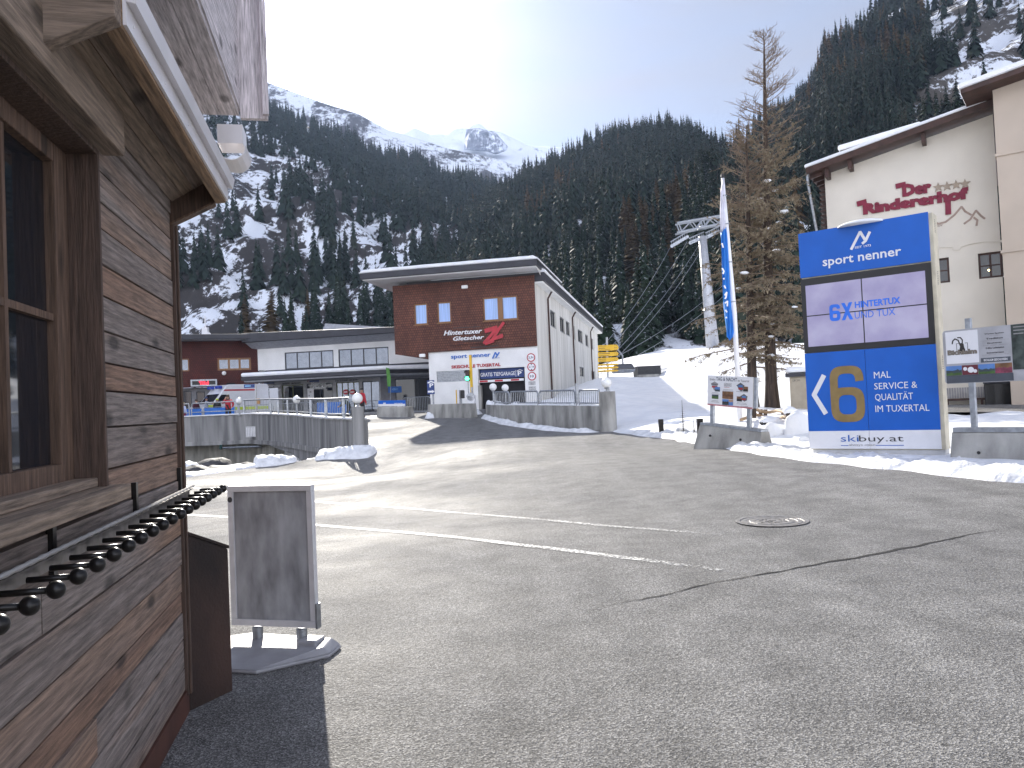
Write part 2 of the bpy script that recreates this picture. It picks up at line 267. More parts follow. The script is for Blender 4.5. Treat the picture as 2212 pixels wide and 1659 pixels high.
class MB:
    def __init__(s): s.v = []; s.f = []; s.uv = {}; s.mi = {}; s.cur = 0
    def V(s, p): s.v.append(tuple(p)); return len(s.v) - 1
    def face(s, idx, uv=None):
        if uv: s.uv[len(s.f)] = uv
        if s.cur: s.mi[len(s.f)] = s.cur
        s.f.append(tuple(idx)); return s
    def poly(s, pts, uv=None): return s.face([s.V(p) for p in pts], uv)
    def hexa(s, p):      # 8 points: bottom ring 0-3, top ring 4-7
        b = [s.V(q) for q in p]
        for a in ((3, 2, 1, 0), (4, 5, 6, 7), (0, 1, 5, 4), (1, 2, 6, 5), (2, 3, 7, 6), (3, 0, 4, 7)): s.face([b[i] for i in a])
        return s
    def box(s, x0, x1, y0, y1, z0, z1): return s.hexa([(x0, y0, z0), (x1, y0, z0), (x1, y1, z0), (x0, y1, z0), (x0, y0, z1), (x1, y0, z1), (x1, y1, z1), (x0, y1, z1)])
    def prism(s, bottom, top):
        b = [s.V(p) for p in bottom]; t = [s.V(p) for p in top]; n = len(b)
        s.face(b[::-1]); s.face(t)
        for i in range(n): s.face([b[i], b[(i + 1) % n], t[(i + 1) % n], t[i]])
        return s
    def slab(s, pl, uvs, o0, o1): return s.prism([pl.p(u, v, o0) for u, v in uvs], [pl.p(u, v, o1) for u, v in uvs])
    def rect(s, pl, u0, u1, v0, v1, o0, o1): return s.slab(pl, [(u0, v0), (u1, v0), (u1, v1), (u0, v1)], o0, o1)
    def tube(s, pts, r, n=8, cap=True):
        pts = [Vector(p) for p in pts]; rs = r if hasattr(r, '__len__') else [r] * len(pts); rings = []; ref = None
        for i, p in enumerate(pts):
            d = (pts[min(i + 1, len(pts) - 1)] - pts[max(i - 1, 0)]).normalized()
            if ref is None: ref = Vector((0, 0, 1)) if abs(d.z) < .9 else Vector((1, 0, 0))
            x = d.cross(ref).normalized(); y = x.cross(d).normalized(); ref = y
            rings.append([s.V(p + (x * cos(2 * pi * k / n) + y * sin(2 * pi * k / n)) * rs[i]) for k in range(n)])
        for a, b in zip(rings, rings[1:]):
            for k in range(n): s.face([a[k], a[(k + 1) % n], b[(k + 1) % n], b[k]])
        if cap: s.face(rings[0][::-1]); s.face(rings[-1])
        return s
    def lathe(s, c, prof, n=16, axis=None):
        c = Vector(c); z = Vector(axis or (0, 0, 1)).normalized(); x = z.orthogonal().normalized(); y = z.cross(x); rings = []
        for r, h in prof: rings.append([s.V(c + z * h + (x * cos(2 * pi * k / n) + y * sin(2 * pi * k / n)) * r) for k in range(n)])
        for a, b in zip(rings, rings[1:]):
            for k in range(n): s.face([a[k], a[(k + 1) % n], b[(k + 1) % n], b[k]])
        s.face(rings[0][::-1]); s.face(rings[-1]); return s
    def ball(s, c, r, n=20, m=12, sq=(1, 1, 1), z0=-1):
        t0 = math.acos(-z0) if z0 > -1 else .03
        return s.lathe(c, [(r * sin(t0 + (pi - .03 - t0) * i / m) * sq[0], -r * cos(t0 + (pi - .03 - t0) * i / m) * sq[2]) for i in range(m + 1)], n)
    def wall(s, pl, u0, u1, v0, v1, holes=(), o=0, depth=.15):
        us = sorted({u0, u1, *[h[0] for h in holes], *[h[1] for h in holes]}); vs = sorted({v0, v1, *[h[2] for h in holes], *[h[3] for h in holes]})
        us = [u for u in us if u0 <= u <= u1]; vs = [v for v in vs if v0 <= v <= v1]
        for a, b in zip(us, us[1:]):
            for c, d in zip(vs, vs[1:]):
                if any(h[0] - 1e-6 <= a and b <= h[1] + 1e-6 and h[2] - 1e-6 <= c and d <= h[3] + 1e-6 for h in holes): continue
                s.poly([pl.p(a, c, o), pl.p(b, c, o), pl.p(b, d, o), pl.p(a, d, o)], [(a, c), (b, c), (b, d), (a, d)])
        for a, b, c, d in holes:
            for q in (((a, c), (a, d)), ((b, d), (b, c)), ((a, d), (b, d)), ((b, c), (a, c))):
                (p1, p2) = q; s.poly([pl.p(*p1, o), pl.p(*p2, o), pl.p(*p2, o - depth), pl.p(*p1, o - depth)], [p1, p2, p2, p1])
        return s
    def build(s, name, m, parent=None, smooth=False, bevel=0, local=False, origin=None):
        me = bpy.data.meshes.new(name)
        if parent is not None and not local:
            w = WM[parent.name].inverted(); vs = [w @ Vector(p) for p in s.v]
        elif local: vs = s.v; w = None
        else:
            a = np.array(s.v); o0 = Vector(origin) if origin is not None else Vector((a[:, 0].mean(), a[:, 1].mean(), a[:, 2].min())); vs = [Vector(p) - o0 for p in s.v]
        me.from_pydata([tuple(p) for p in vs], [], s.f)
        for mm in (m if isinstance(m, (list, tuple)) else [m]): me.materials.append(mm)
        if s.uv:
            ul = me.uv_layers.new(name='UVMap')
            for pi_, uvs in s.uv.items():
                for k, li in enumerate(me.polygons[pi_].loop_indices): ul.data[li].uv = uvs[k]
        for pi_, k in s.mi.items(): me.polygons[pi_].material_index = k
        if smooth: me.polygons.foreach_set('use_smooth', [True] * len(me.polygons))
        me.validate(); me.update()
        o = bpy.data.objects.new(name, me); C.objects.link(o)
        if parent is not None: o.parent = parent; WM[o.name] = WM[parent.name]
        elif local: WM[o.name] = Matrix()
        else: o.location = o0; WM[o.name] = Matrix.Translation(o0)
        if bevel:
            b = o.modifiers.new('bevel', 'BEVEL'); b.width = bevel; b.segments = 2; b.limit_method = 'ANGLE'
        return o
class Plane:
    def __init__(s, o, u, roll=0):      # u: to the viewer's right; n: towards the viewer
        s.o = Vector(o); s.u = Vector(u).normalized(); s.v = Vector((0, 0, 1)); s.n = s.u.cross(s.v).normalized(); s.roll = roll
        if roll: a, b = s.u.copy(), s.v.copy(); s.u = a * cos(roll) - b * sin(roll); s.v = b * cos(roll) + a * sin(roll)
    def p(s, u, v, o=0): return s.o + s.u * u + s.v * v + s.n * o
    def hit(s, px, py, off=0):
        d = ray(px, py); t = ((s.o + s.n * off - EYE).dot(s.n)) / d.dot(s.n); return EYE + d * t
    def uv(s, px, py, off=0):
        q = s.hit(px, py, off) - s.o; return q.dot(s.u), q.dot(s.v)
    def shift(s, o):
        q = Plane(s.o + s.n * o, (1, 0, 0)); q.u, q.v, q.n = s.u, s.v, s.n; return q
def ZF(x0, y0, s): return lambda x, y: ((x0 + x * s) * K, (y0 + y * s) * K)
z4 = ZF(690, 1250, 1010 / 2212); z5 = ZF(1380, 970, 1070 / 2212); z6 = ZF(2280, 1250, 820 / 2212); z7 = ZF(2600, 600, 700 / 968)
z8 = ZF(3050, 800, 982 / 1417); zb1 = ZF(3100, 150, 932 / 1345); zb2 = ZF(1000, 250, 1300 / 2212); zb3 = ZF(2250, 0, 1150 / 2120)
zb4 = ZF(3000, 1200, 1032 / 2212); zb5 = ZF(690, 1450, 440 / 2212); zb6 = ZF(1060, 1400, 640 / 2212); zb7 = ZF(1650, 1450, 750 / 2212)
zb8 = ZF(2600, 700, 400 / 1021); zc2 = ZF(850, 1850, 550 / 1014); zc3 = ZF(2700, 1450, 700 / 2212); zc4 = ZF(3600, 1250, 432 / 1194)
z3 = ZF(0, 1850, 1350 / 1908); z1 = ZF(0, 0, 1100 / 1825); z2 = ZF(0, 900, 1000 / 1659); zd = lambda x, y: (x, y)
def R(pl, zf, x0, y0, x1, y1, off=0):        # picture rectangle (left, top, right, bottom) measured on a real plane -> u0,u1,v0,v1
    a = pl.uv(*zf(x0, y0), off); b = pl.uv(*zf(x1, y1), off)
    return min(a[0], b[0]), max(a[0], b[0]), min(a[1], b[1]), max(a[1], b[1])
def txt(parent, pl, s, box, m, off=.006, ext=.004, bold=0, shear=0, name='lettering', kind=None, res=2):
    cu = bpy.data.curves.new('t', 'FONT'); cu.body = s; cu.offset = bold; cu.shear = shear; cu.resolution_u = res; cu.align_x = 'LEFT'; cu.extrude = .01
    ob = bpy.data.objects.new('t', cu); me = bpy.data.meshes.new_from_object(ob); bpy.data.objects.remove(ob); bpy.data.curves.remove(cu)
    n = len(me.vertices); co = np.zeros(n * 3); me.vertices.foreach_get('co', co); co = co.reshape(-1, 3)
    a, b = co.min(0), co.max(0); u0_, u1_, v0_, v1_ = box
    U = u0_ + (co[:, 0] - a[0]) / (b[0] - a[0]) * (u1_ - u0_); V = v0_ + (co[:, 1] - a[1]) / (b[1] - a[1]) * (v1_ - v0_); O = off + (co[:, 2] > 0) * ext
    o0 = np.array(pl.o); w = o0 + U[:, None] * np.array(pl.u) + V[:, None] * np.array(pl.v) + O[:, None] * np.array(pl.n)
    inv = np.array(WM[parent.name].inverted()); w = w @ inv[:3, :3].T + inv[:3, 3]
    me.vertices.foreach_set('co', w.ravel()); me.materials.clear(); me.materials.append(m); me.update(); me.name = name
    o = bpy.data.objects.new(name, me); C.objects.link(o); o.parent = parent; WM[o.name] = WM[parent.name]
    return o
def stroke(mb, pl, pts, w, o0=.004, o1=.012, taper=None):
    for i in range(len(pts) - 1):
        a, b = Vector(pts[i]), Vector(pts[i + 1]); d = (b - a).normalized(); q = Vector((-d.y, d.x)) * w / 2; e = d * w * .18
        mb.slab(pl, [a - e - q, b + e - q, b + e + q, a - e + q], o0 + i * .0004, o1 + i * .0004)
def disc(mb, pl, u, v, r, o0, o1, n=24): mb.slab(pl, [(u + r * cos(2 * pi * k / n), v + r * sin(2 * pi * k / n)) for k in range(n)], o0, o1)
def window(parent, pl, r, depth, fm, gm, fw_=.06, bars=(), name='window', hbars=(), glow=None, sill=None):
    u0_, u1_, v0_, v1_ = r; mb = MB(); o0, o1 = -depth - .04, -depth + .03
    mb.rect(pl, u0_, u0_ + fw_, v0_, v1_, o0, o1); mb.rect(pl, u1_ - fw_, u1_, v0_, v1_, o0, o1)
    mb.rect(pl, u0_ + fw_, u1_ - fw_, v0_, v0_ + fw_, o0, o1); mb.rect(pl, u0_ + fw_, u1_ - fw_, v1_ - fw_, v1_, o0, o1)
    for b in bars: mb.rect(pl, u0_ + (u1_ - u0_) * b - fw_ / 2, u0_ + (u1_ - u0_) * b + fw_ / 2, v0_ + fw_, v1_ - fw_, o0 + .003, o1 - .003)
    for b in hbars: mb.rect(pl, u0_ + fw_, u1_ - fw_, v0_ + (v1_ - v0_) * b - fw_ * .3, v0_ + (v1_ - v0_) * b + fw_ * .3, o0 + .006, o1 - .006)
    w = mb.build(name, fm, parent)
    g = MB(); g.rect(pl, u0_ + fw_ * .5, u1_ - fw_ * .5, v0_ + fw_ * .5, v1_ - fw_ * .5, -depth - .02, -depth - .01); g.build('pane', gm, w)
    if sill:
        q = MB(); q.rect(pl, u0_ - .04, u1_ + .04, v0_ - .04, v0_, -depth + .031, .05); q.build('sill', sill, w)
    return w
# ---------------------------------------------------------------- the lie of the land, from measured points (pixel, distance)
CPW = [(-6, -8, 0), (0, -8, 0), (8, -8, 0), (-4, -2, 0), (0, 0, 0), (4, 0, 0), (10, 0, 0.05), (20, 0, .2), (-3, 3, 0), (0, 3, 0), (3, 3, 0), (-2.2, 6, 0), (0, 6, 0), (3, 6, 0), (7, 6, .03), (-4, 8, -.05), (0, 9, 0), (4, 9, 0),
       (-12, 6, -.3), (-25, 8, -.6), (-25, 20, -.8), (-18, 26, -.5), (-50, 20, -1), (-60, 0, -1), (40, 0, .4), (60, 10, .6), (60, 40, 1), (45, 30, .5), (30, 40, .5), (26, 36, .45), (22, 40, .45), (16, 18, .25), (25, 20, .35)]
CPP = [(1750, 995, 16.6), (2212, 1045, 11.4), (1640, 978, 18.8), (1560, 962, 21.5), (1480, 950, 24.7), (1400, 942, 27), (1315, 931, 30.4), (1100, 960, 27), (900, 1000, 25.6), (803, 1020, 26.7), (1300, 1000, 18.5), (1000, 1100, 12.9), (700, 1100, 14.4), (500, 1060, 20.5),
       (1000, 915, 38), (900, 900, 46), (850, 891, 52), (950, 890, 50), (1000, 894, 54), (400, 1030, 26), (600, 1003, 30), (776, 968, 31), (1150, 916, 36),
       (1400, 895, 36), (1500, 885, 36), (1400, 880, 42), (1400, 840, 55), (1310, 816, 62), (1420, 824, 75), (1550, 828, 60), (1340, 860, 44), (1700, 868, 45), (1670, 890, 36), (1700, 930, 22), (1600, 925, 24), (1480, 925, 27), (2080, 905, 26), (2150, 880, 36), (1900, 880, 38)]
pts = [Vector(p) for p in CPW] + [P(*p) for p in CPP] + [Vector((x, y, 1.3)) for x, y in ((-12, 56), (-30, 50), (-20, 60), (-50, 55), (0, 60), (-30, 75), (0, 90), (-60, 90), (-11, 50), (-17, 53), (-26, 54), (-45, 50))] + \
      [Vector(p) for p in ((30, 90, 6), (15, 75, 4.0), (22, 110, 8), (60, 90, 6.5), (45, 60, 3.5), (-80, 120, 2), (0, 130, 4), (80, 130, 9), (30, 150, 11), (-60, 150, 4), (0, 160, 6), (90, 60, 5))]
A_ = np.array([[p.x, p.y] for p in pts]); B_ = np.array([p.z for p in pts]); EPS = 2.2
def phi(r2): return np.sqrt(r2 + EPS * EPS)
G_ = phi(((A_[:, None] - A_[None]) ** 2).sum(2)); n_ = len(A_)
Q_ = np.zeros((n_ + 3, n_ + 3)); Q_[:n_, :n_] = G_ + np.eye(n_) * -.02; Q_[:n_, n_] = 1; Q_[:n_, n_ + 1:] = A_; Q_[n_, :n_] = 1; Q_[n_ + 1:, :n_] = A_.T
W_ = np.linalg.solve(Q_, np.concatenate([B_, np.zeros(3)]))
def gza(X, Y):
    X = np.asarray(X, float); Y = np.asarray(Y, float); s = X.shape; X = X.ravel(); Y = Y.ravel(); o = np.zeros(len(X))
    for i in range(0, len(X), 20000):
        x, y = X[i:i + 20000], Y[i:i + 20000]
        o[i:i + 20000] = phi((x[:, None] - A_[:, 0]) ** 2 + (y[:, None] - A_[:, 1]) ** 2) @ W_[:-3] + W_[-3] + W_[-2] * x + W_[-1] * y
    return o.reshape(s)
def gz(x, y): return float(gza([x], [y])[0])
def gpix(px, py, dmin=1., dmax=140.):
    d = np.linspace(dmin, dmax, 900); r = ray(px, py); X, Y, Z = r.x * d, r.y * d, 1.6 + r.z * d; h = Z - gza(X, Y); k = np.where(h < 0)[0]
    i = k[0] if len(k) else len(d) - 1
    t = d[i - 1] + (d[i] - d[i - 1]) * h[i - 1] / (h[i - 1] - h[i]) if len(k) else d[i]
    q = EYE + r * t; return Vector((q.x, q.y, gz(q.x, q.y)))
def onground(px, d):     # ground point at a picture column and a distance
    q = P(px, 880, d); return Vector((q.x, q.y, gz(q.x, q.y)))
def inpoly(X, Y, poly):
    X = np.asarray(X); Y = np.asarray(Y); c = np.zeros(X.shape, bool); n = len(poly)
    for i in range(n):
        x1, y1 = poly[i][:2]; x2, y2 = poly[(i + 1) % n][:2]
        k = (y1 > Y) != (y2 > Y); c ^= k & (X < (x2 - x1) * (Y - y1) / (y2 - y1 + 1e-12) + x1)
    return c
def polydist(X, Y, poly, closed=True):
    d = np.full(X.shape, 1e9); n = len(poly)
    for i in range(n if closed else n - 1):
        a = np.array(poly[i][:2]); b = np.array(poly[(i + 1) % n][:2]); e = b - a; t = np.clip(((X - a[0]) * e[0] + (Y - a[1]) * e[1]) / (e @ e + 1e-12), 0, 1)
        d = np.minimum(d, np.hypot(X - a[0] - t * e[0], Y - a[1] - t * e[1]))
    return d
def vnoise(X, Y, s, seed=0, oct=4):
    o = np.zeros(len(X)); a = 1.
    for k in range(oct):
        o += a * np.array([noise.noise((x * s, y * s, seed + k * 7.3)) for x, y in zip(X, Y)]); s *= 2.1; a *= .5
    return o
def npmesh(name, verts, faces, mats, uv=None, smooth=True, mi=None, loc=None):
    me = bpy.data.meshes.new(name); nv, nf, k = len(verts), len(faces), faces.shape[1]
    me.vertices.add(nv); me.vertices.foreach_set('co', np.asarray(verts, np.float32).ravel()); me.loops.add(nf * k); me.loops.foreach_set('vertex_index', np.asarray(faces, np.int32).ravel())
    me.polygons.add(nf); me.polygons.foreach_set('loop_start', np.arange(0, nf * k, k, dtype=np.int32)); me.polygons.foreach_set('loop_total', np.full(nf, k, np.int32))
    for m in mats: me.materials.append(m)
    if mi is not None: me.polygons.foreach_set('material_index', np.asarray(mi, np.int32))
    me.polygons.foreach_set('use_smooth', np.full(nf, smooth)); me.update(calc_edges=True)
    o = bpy.data.objects.new(name, me); C.objects.link(o); WM[o.name] = Matrix()
    if loc is not None: o.location = loc
    return o
def gridfaces(nr, nc):
    i = np.arange(nr - 1)[:, None] * nc + np.arange(nc - 1)[None]; return np.stack([i, i + 1, i + nc + 1, i + nc], -1).reshape(-1, 4)
# ---------------------------------------------------------------- road, plaza, snow ground, stream bed
LC = P(776, 968, 31); LC.z = gz(LC.x, LC.y)               # left globe column of the bridge
RC = P(1315, 931, 30.4); RC.z = gz(RC.x, RC.y)            # right globe column
WT = [P(*z4(-900, 905), 53), P(*z4(100, 862), 51), P(*z4(400, 848), 50.3), P(*z4(640, 838), 49.3), P(*z4(800, 840), 46.5), P(*z4(1000, 850), 42.5), P(*z4(1300, 880), 35.5), P(*z4(1520, 892), 31.3)]   # top line of the left parapet
EDGE = [gpix(720, 983), gpix(600, 1004), gpix(500, 1017), gpix(400, 1031)]
BANK = [Vector((16, 6.5, 0)), Vector((10.5, 9.6, 0))] + [gpix(*q) for q in ((2212, 1043), (2100, 1029), (1990, 1017), (1850, 1004), (1750, 994), (1640, 978), (1560, 962), (1480, 950), (1400, 942), (1340, 936))]
PARA = [gpix(1300, 931), gpix(1250, 926), gpix(1150, 917), gpix(1095, 911), gpix(1062, 906), gpix(1050, 901)]
ROAD = [Vector((16, -14, 0))] + BANK + [RC] + PARA + [Vector((0.5, 53, 0)), Vector((0, 56, 0)), Vector((-10, 58, 0)), Vector((-10, 66, 0)), Vector((-60, 62, 0)), Vector((-60, 54, 0))] + \
       [Vector((w.x, w.y + .4, 0)) for w in WT] + [LC + Vector((.3, .2, 0))] + EDGE + [Vector((-15, 23, 0)), Vector((-45, 17, 0)), Vector((-45, -14, 0))]
TRENCH = [w + Vector((0.1, 2.0, 0)) for w in WT[::-1]] + [Vector((-60, 50, 0)), Vector((-60, 18, 0)), Vector((-45, 17.2, 0)), Vector((-15, 23.3, 0))] + [e + Vector((.0, .3, 0)) for e in EDGE[::-1]]
TRENCH = [LC + Vector((-.6, -.1, 0))] + TRENCH
def axis(lo, f0_, f1_, hi, fine, coarse): return np.concatenate([np.arange(lo, f0_, coarse), np.arange(f0_, f1_, fine), np.arange(f1_, hi + 1, coarse)])
xs = axis(-260, -50, 46, 300, .55, 9); ys = axis(-60, -18, 84, 240, .55, 9)
GX, GY = np.meshgrid(xs, ys); gx, gy = GX.ravel(), GY.ravel()
zz = gza(np.clip(gx, -70, 95), np.clip(gy, -30, 150))
ir = inpoly(gx, gy, ROAD); dr = polydist(gx, gy, ROAD)
near = (gx > 0) & (gx < 45) & (gy > 8) & (gy < 84) & ~ir
nn = np.zeros(len(gx)); nn[near] = vnoise(gx[near], gy[near], .35, 3, 4) * .16 + np.abs(vnoise(gx[near], gy[near], .11, 9, 2)) * .35 - .1
zz = zz + nn * np.clip(dr / 2, 0, 1) + .1 * np.clip(dr / .8, 0, 1) * ~ir
zz[ir] -= .12 + .5 * np.clip(dr[ir] / .8, 0, 1)
it = inpoly(gx, gy, TRENCH); dtr = polydist(gx, gy, [LC + Vector((-.3, -.3, 0))] + EDGE + [Vector((-15, 23.3, 0)), Vector((-45, 17.2, 0))], False); zz[it] -= 4.2 * np.clip(dtr[it] / 1.6, 0, 1) ** .8 - .3 * vnoise(gx[it], gy[it], .8, 5, 3)
gf = gridfaces(len(ys), len(xs)); fmid = it[gf[:, 0]] & it[gf[:, 2]]
o = npmesh('ground', np.stack([gx, gy, zz], 1), gf, [snow, rock], mi=fmid.astype(int)); struct(o)
def sheet(name, poly, m, lift, step):
    a = np.array([[p.x, p.y] for p in poly]); X, Y = np.meshgrid(np.arange(a[:, 0].min(), a[:, 0].max(), step), np.arange(a[:, 1].min(), a[:, 1].max(), step)); X = X.ravel() + .013; Y = Y.ravel() + .017
    k = inpoly(X, Y, poly) & (polydist(X, Y, poly) > step * .45); n = len(a)
    v2 = [Vector(p) for p in a] + [Vector(p) for p in zip(X[k], Y[k])]
    r = geometry.delaunay_2d_cdt(v2, [(i, (i + 1) % n) for i in range(n)], [], 1, 1e-5)
    vv = np.array([[p.x, p.y] for p in r[0]]); z = gza(vv[:, 0], vv[:, 1]) + lift; tri = np.array([f for f in r[2] if len(f) == 3])
    e1 = vv[tri[:, 1]] - vv[tri[:, 0]]; e2 = vv[tri[:, 2]] - vv[tri[:, 0]]; fl = (e1[:, 0] * e2[:, 1] - e1[:, 1] * e2[:, 0]) < 0; tri[fl] = tri[fl][:, ::-1]
    return struct(npmesh(name, np.concatenate([vv, z[:, None]], 1), tri, [m]))
sheet('road', ROAD, asphalt, 0, 1.0)
sheet('parking', [Vector(p) for p in ((14, 27.5), (19, 26), (24, 24.5), (34, 22), (42, 30), (30, 44), (17, 38), (12, 34))], asphalt, .16, 1.0)
def ribbon(name, pix, w, m, lift=.006, n=60, jit=0, wfun=None):
    q = [gpix(*p) for p in pix]; ln = [0]
    for a, b in zip(q, q[1:]): ln.append(ln[-1] + (b - a).length)
    out, uv = [], []
    for i in range(n + 1):
        s = ln[-1] * i / n; k = max(j for j in range(len(ln)) if ln[j] <= s + 1e-9); k = min(k, len(q) - 2); t = (s - ln[k]) / (ln[k + 1] - ln[k]); p = q[k].lerp(q[k + 1], t)
        d = (q[k + 1] - q[k]).normalized(); nrm = Vector((-d.y, d.x, 0)); p = p + nrm * (jit * noise.noise((s * 3.1, w, 1.7)) + jit * .5 * noise.noise((s * 11, w, 4)))
        ww = w * (wfun(i / n, s) if wfun else 1)
        for sg in (-.5, .5): r = p + nrm * ww * sg; out.append((r.x, r.y, gz(r.x, r.y) + lift)); uv.append((i / n, sg + .5))
    mb = MB(); mb.v = out
    for i in range(n): mb.face([2 * i, 2 * i + 1, 2 * i + 3, 2 * i + 2], [uv[2 * i], uv[2 * i + 1], uv[2 * i + 3], uv[2 * i + 2]])
    return mb.build(name, m)
for q in (((400, 1050), (560, 1069), (690, 1085), (900, 1100), (1100, 1117), (1300, 1136), (1560, 1156)), ((400, 1112), (560, 1121), (690, 1135), (900, 1153), (1100, 1175), (1300, 1199), (1560, 1232))):
    struct(ribbon('road_marking', q, .17, worn, .006))
crackm = pm('crack_shadow', (.008, .008, .009), 1.0, var=.2)
struct(ribbon('road_crack', ((1270, 1318), (1330, 1306), (1440, 1284), (1560, 1256), (1700, 1232), (1800, 1213), (1900, 1196), (1990, 1178), (2090, 1156), (2190, 1138)), .040, crackm, .005, 140, .03, lambda t, s: (.25 + .9 * abs(noise.noise((s * 2.3, 3, 1))) + .9 * math.exp(-((t - .62) / .16) ** 2)) * min(1, t * 9 + .1, (1 - t) * 7 + .05)))
# manhole
q = gpix(1667, 1127); mh = thing('manhole_cover', 'round iron manhole cover with raised rings set in the asphalt', 'manhole cover', q + Vector((0, 0, .004)))
iron = pm('cast_iron', (.24, .23, .22), .5, .5, var=.25, scale=20, bump=.3, bscale=40)
mb = MB(); mb.lathe(q, [(.40, 0), (.44, .012), (.44, .014), (.385, .014), (.38, .006), (.30, .006)], 40); mb.build('frame', iron, mh)
mb = MB(); mb.lathe(q, [(.36, 0), (.36, .011), (.31, .011), (.305, .007), (.27, .007), (.265, .012), (.2, .012), (.195, .008), (.01, .009)], 40)
for k in range(40):
    r_, a_ = .18 * math.sqrt(RND.random()), RND.random() * 6.28; mb.box(q.x + r_ * cos(a_) - .012, q.x + r_ * cos(a_) + .012, q.y + r_ * sin(a_) - .012, q.y + r_ * sin(a_) + .012, q.z + .006, q.z + .013 + .0003 * k % .003)
mb.build('lid', iron, mh)
# ---------------------------------------------------------------- ploughed snow along the kerbs
def bank(name, line, w0, w1, h0, h1, m, seed, n=None, mcols=14, sharp=1.):
    ln = [0]
    for a, b in zip(line, line[1:]): ln.append(ln[-1] + (Vector(b).xy - Vector(a).xy).length)
    n = n or int(ln[-1] / .09); vs = []
    for i in range(n + 1):
        s = ln[-1] * i / n; k = min(max(j for j in range(len(ln)) if ln[j] <= s + 1e-9), len(line) - 2); t = (s - ln[k]) / (ln[k + 1] - ln[k]); p = Vector(line[k]).lerp(Vector(line[k + 1]), t); d = (Vector(line[k + 1]) - Vector(line[k])).xy.normalized(); nr = Vector((-d.y, d.x))
        ww = w0 + (w1 - w0) * (i / n); h = (h0 + (h1 - h0) * i / n) * (.75 + .5 * noise.noise((s * .7, seed, 0)))
        e = min(1, i / n * 14 + .02, (1 - i / n) * 14 + .02)
        for j in range(mcols + 1):
            c = j / mcols; off = (c - .5) * ww * (1 + .25 * noise.noise((s * 1.1, seed, 5))) * (.4 + .6 * e); x, y = p.x + nr.x * off, p.y + nr.y * off
            prof = max(0, sin(pi * c)) ** .7
            lump = noise.noise((x * 2.2, y * 2.2, seed)) * .35 + noise.noise((x * 5, y * 5, seed + 3)) * .22 + abs(noise.noise((x * 9, y * 9, seed + 6))) * .20
            x += .06 * noise.noise((x * 4, y * 4, seed + 9)) * prof; vs.append((x, y, gz(x, y) - .05 + (h * prof * (1 + lump * sharp) + .05) * e))
    return struct(npmesh(name, vs, gridfaces(n + 1, mcols + 1)[:, ::-1], [m]), 'stuff')
off = lambda pts_, dx, dy: [Vector((p.x + dx, p.y + dy, 0)) for p in pts_]
bank('snow_bank', off(BANK[::-1], .25, .42), 1.0, 1.15, .20, .24, dirty_snow, 1, sharp=1.5, mcols=18)
bank('snow_bank', off([P(*zb7(2140, 740), 30.4), P(*zb7(1900, 720), 31), P(*zb7(1500, 690), 33), P(*zb7(1000, 640), 37), P(*zb7(740, 590), 41)], 0, -.2), .5, .6, .18, .22, dirty_snow, 4)
bank('snow_bank', off([gpix(*zb7(70, 590)), gpix(*zb7(180, 575)), gpix(*zb7(350, 570)), gpix(*zb7(560, 550)), gpix(*zb7(740, 530))], 0, .3), .9, .8, .5, .3, dirty_snow, 6)
bank('snow_bank', [gpix(*z4(1735, 1165)), gpix(*z4(1600, 1178)), gpix(*z4(1440, 1190)), gpix(*z4(1330, 1195)), gpix(*z4(1200, 1215))], 1.3, 1.1, .42, .34, dirty_snow, 8)
bank('snow_bank', off([gpix(640, 998), EDGE[1], gpix(540, 1010)], 0, .3), .9, 1.2, .3, .55, dirty_snow, 11)
bank('snow_bank', off(EDGE[1:], -.2, .3) + [Vector((-15, 23.2, 0))], .7, .8, .14, .2, dirty_snow, 12)
bank('snow_bank', [Vector(p) for p in ((11.5, 17.5, 0), (15, 16.5, 0), (20, 15.5, 0), (27, 14, 0))], 3.6, 3.8, .65, .8, snow, 14, mcols=30)
bank('snow_bank', [Vector(p) for p in ((16.5, 21.5, 0), (19, 22, 0), (24, 21, 0), (30, 19, 0))], 3.0, 3.2, .5, 1.1, snow, 15, mcols=26)
# ---------------------------------------------------------------- mountains
def interp(tab, x): t = np.array(tab, float); return np.interp(x, t[:, 0], t[:, 1])
def mountain(name, tab, D0, D1, m, dpy=0, nx=170, nt=64, amp=7, ns=.02, ex=1.0, px0=None, px1=None, foot=None, over=40, ramp_top=.35):
    pxs = np.linspace(px0 if px0 is not None else tab[0][0], px1 if px1 is not None else tab[-1][0], nx); vs = np.zeros((nt + 1, nx, 3))
    for i, px in enumerate(pxs):
        d1 = interp(D1, px) if hasattr(D1, '__len__') else D1; d0 = interp(D0, px) if hasattr(D0, '__len__') else D0
        top = np.array(P(px, interp(tab, px) + dpy, d1)); ft = np.array(P(px, 850, d0)); ft[2] = (gz(min(max(ft[0], -70), 95), min(ft[1], 150)) - 1.5) if foot is None else foot
        for j in range(nt):
            t = j / (nt - 1); q = ft + (top - ft) * t; q[2] = ft[2] + (top[2] - ft[2]) * t ** ex; vs[j, i] = q
        back = top + (top - ft) * .15; back[2] = top[2] - over; vs[nt, i] = back
    fl = vs.reshape(-1, 3); tt = np.repeat(np.minimum(np.arange(nt + 1) / (nt - 1), 1), nx)
    a = vnoise(fl[:, 0], fl[:, 1] , ns, 1, 5); b = vnoise(fl[:, 0] + fl[:, 2], fl[:, 1] + 50, ns, 22, 4)
    k = np.clip(tt / .12, 0, 1) * np.clip((1.0 - tt) / ramp_top + .06, 0, 1) * amp
    fl[:, 2] += a * k; fl[:, 1] += b * k * .8; o = npmesh(name, fl, gridfaces(nt + 1, nx), [m]); struct(o)
    return fl.reshape(nt + 1, nx, 3), pxs
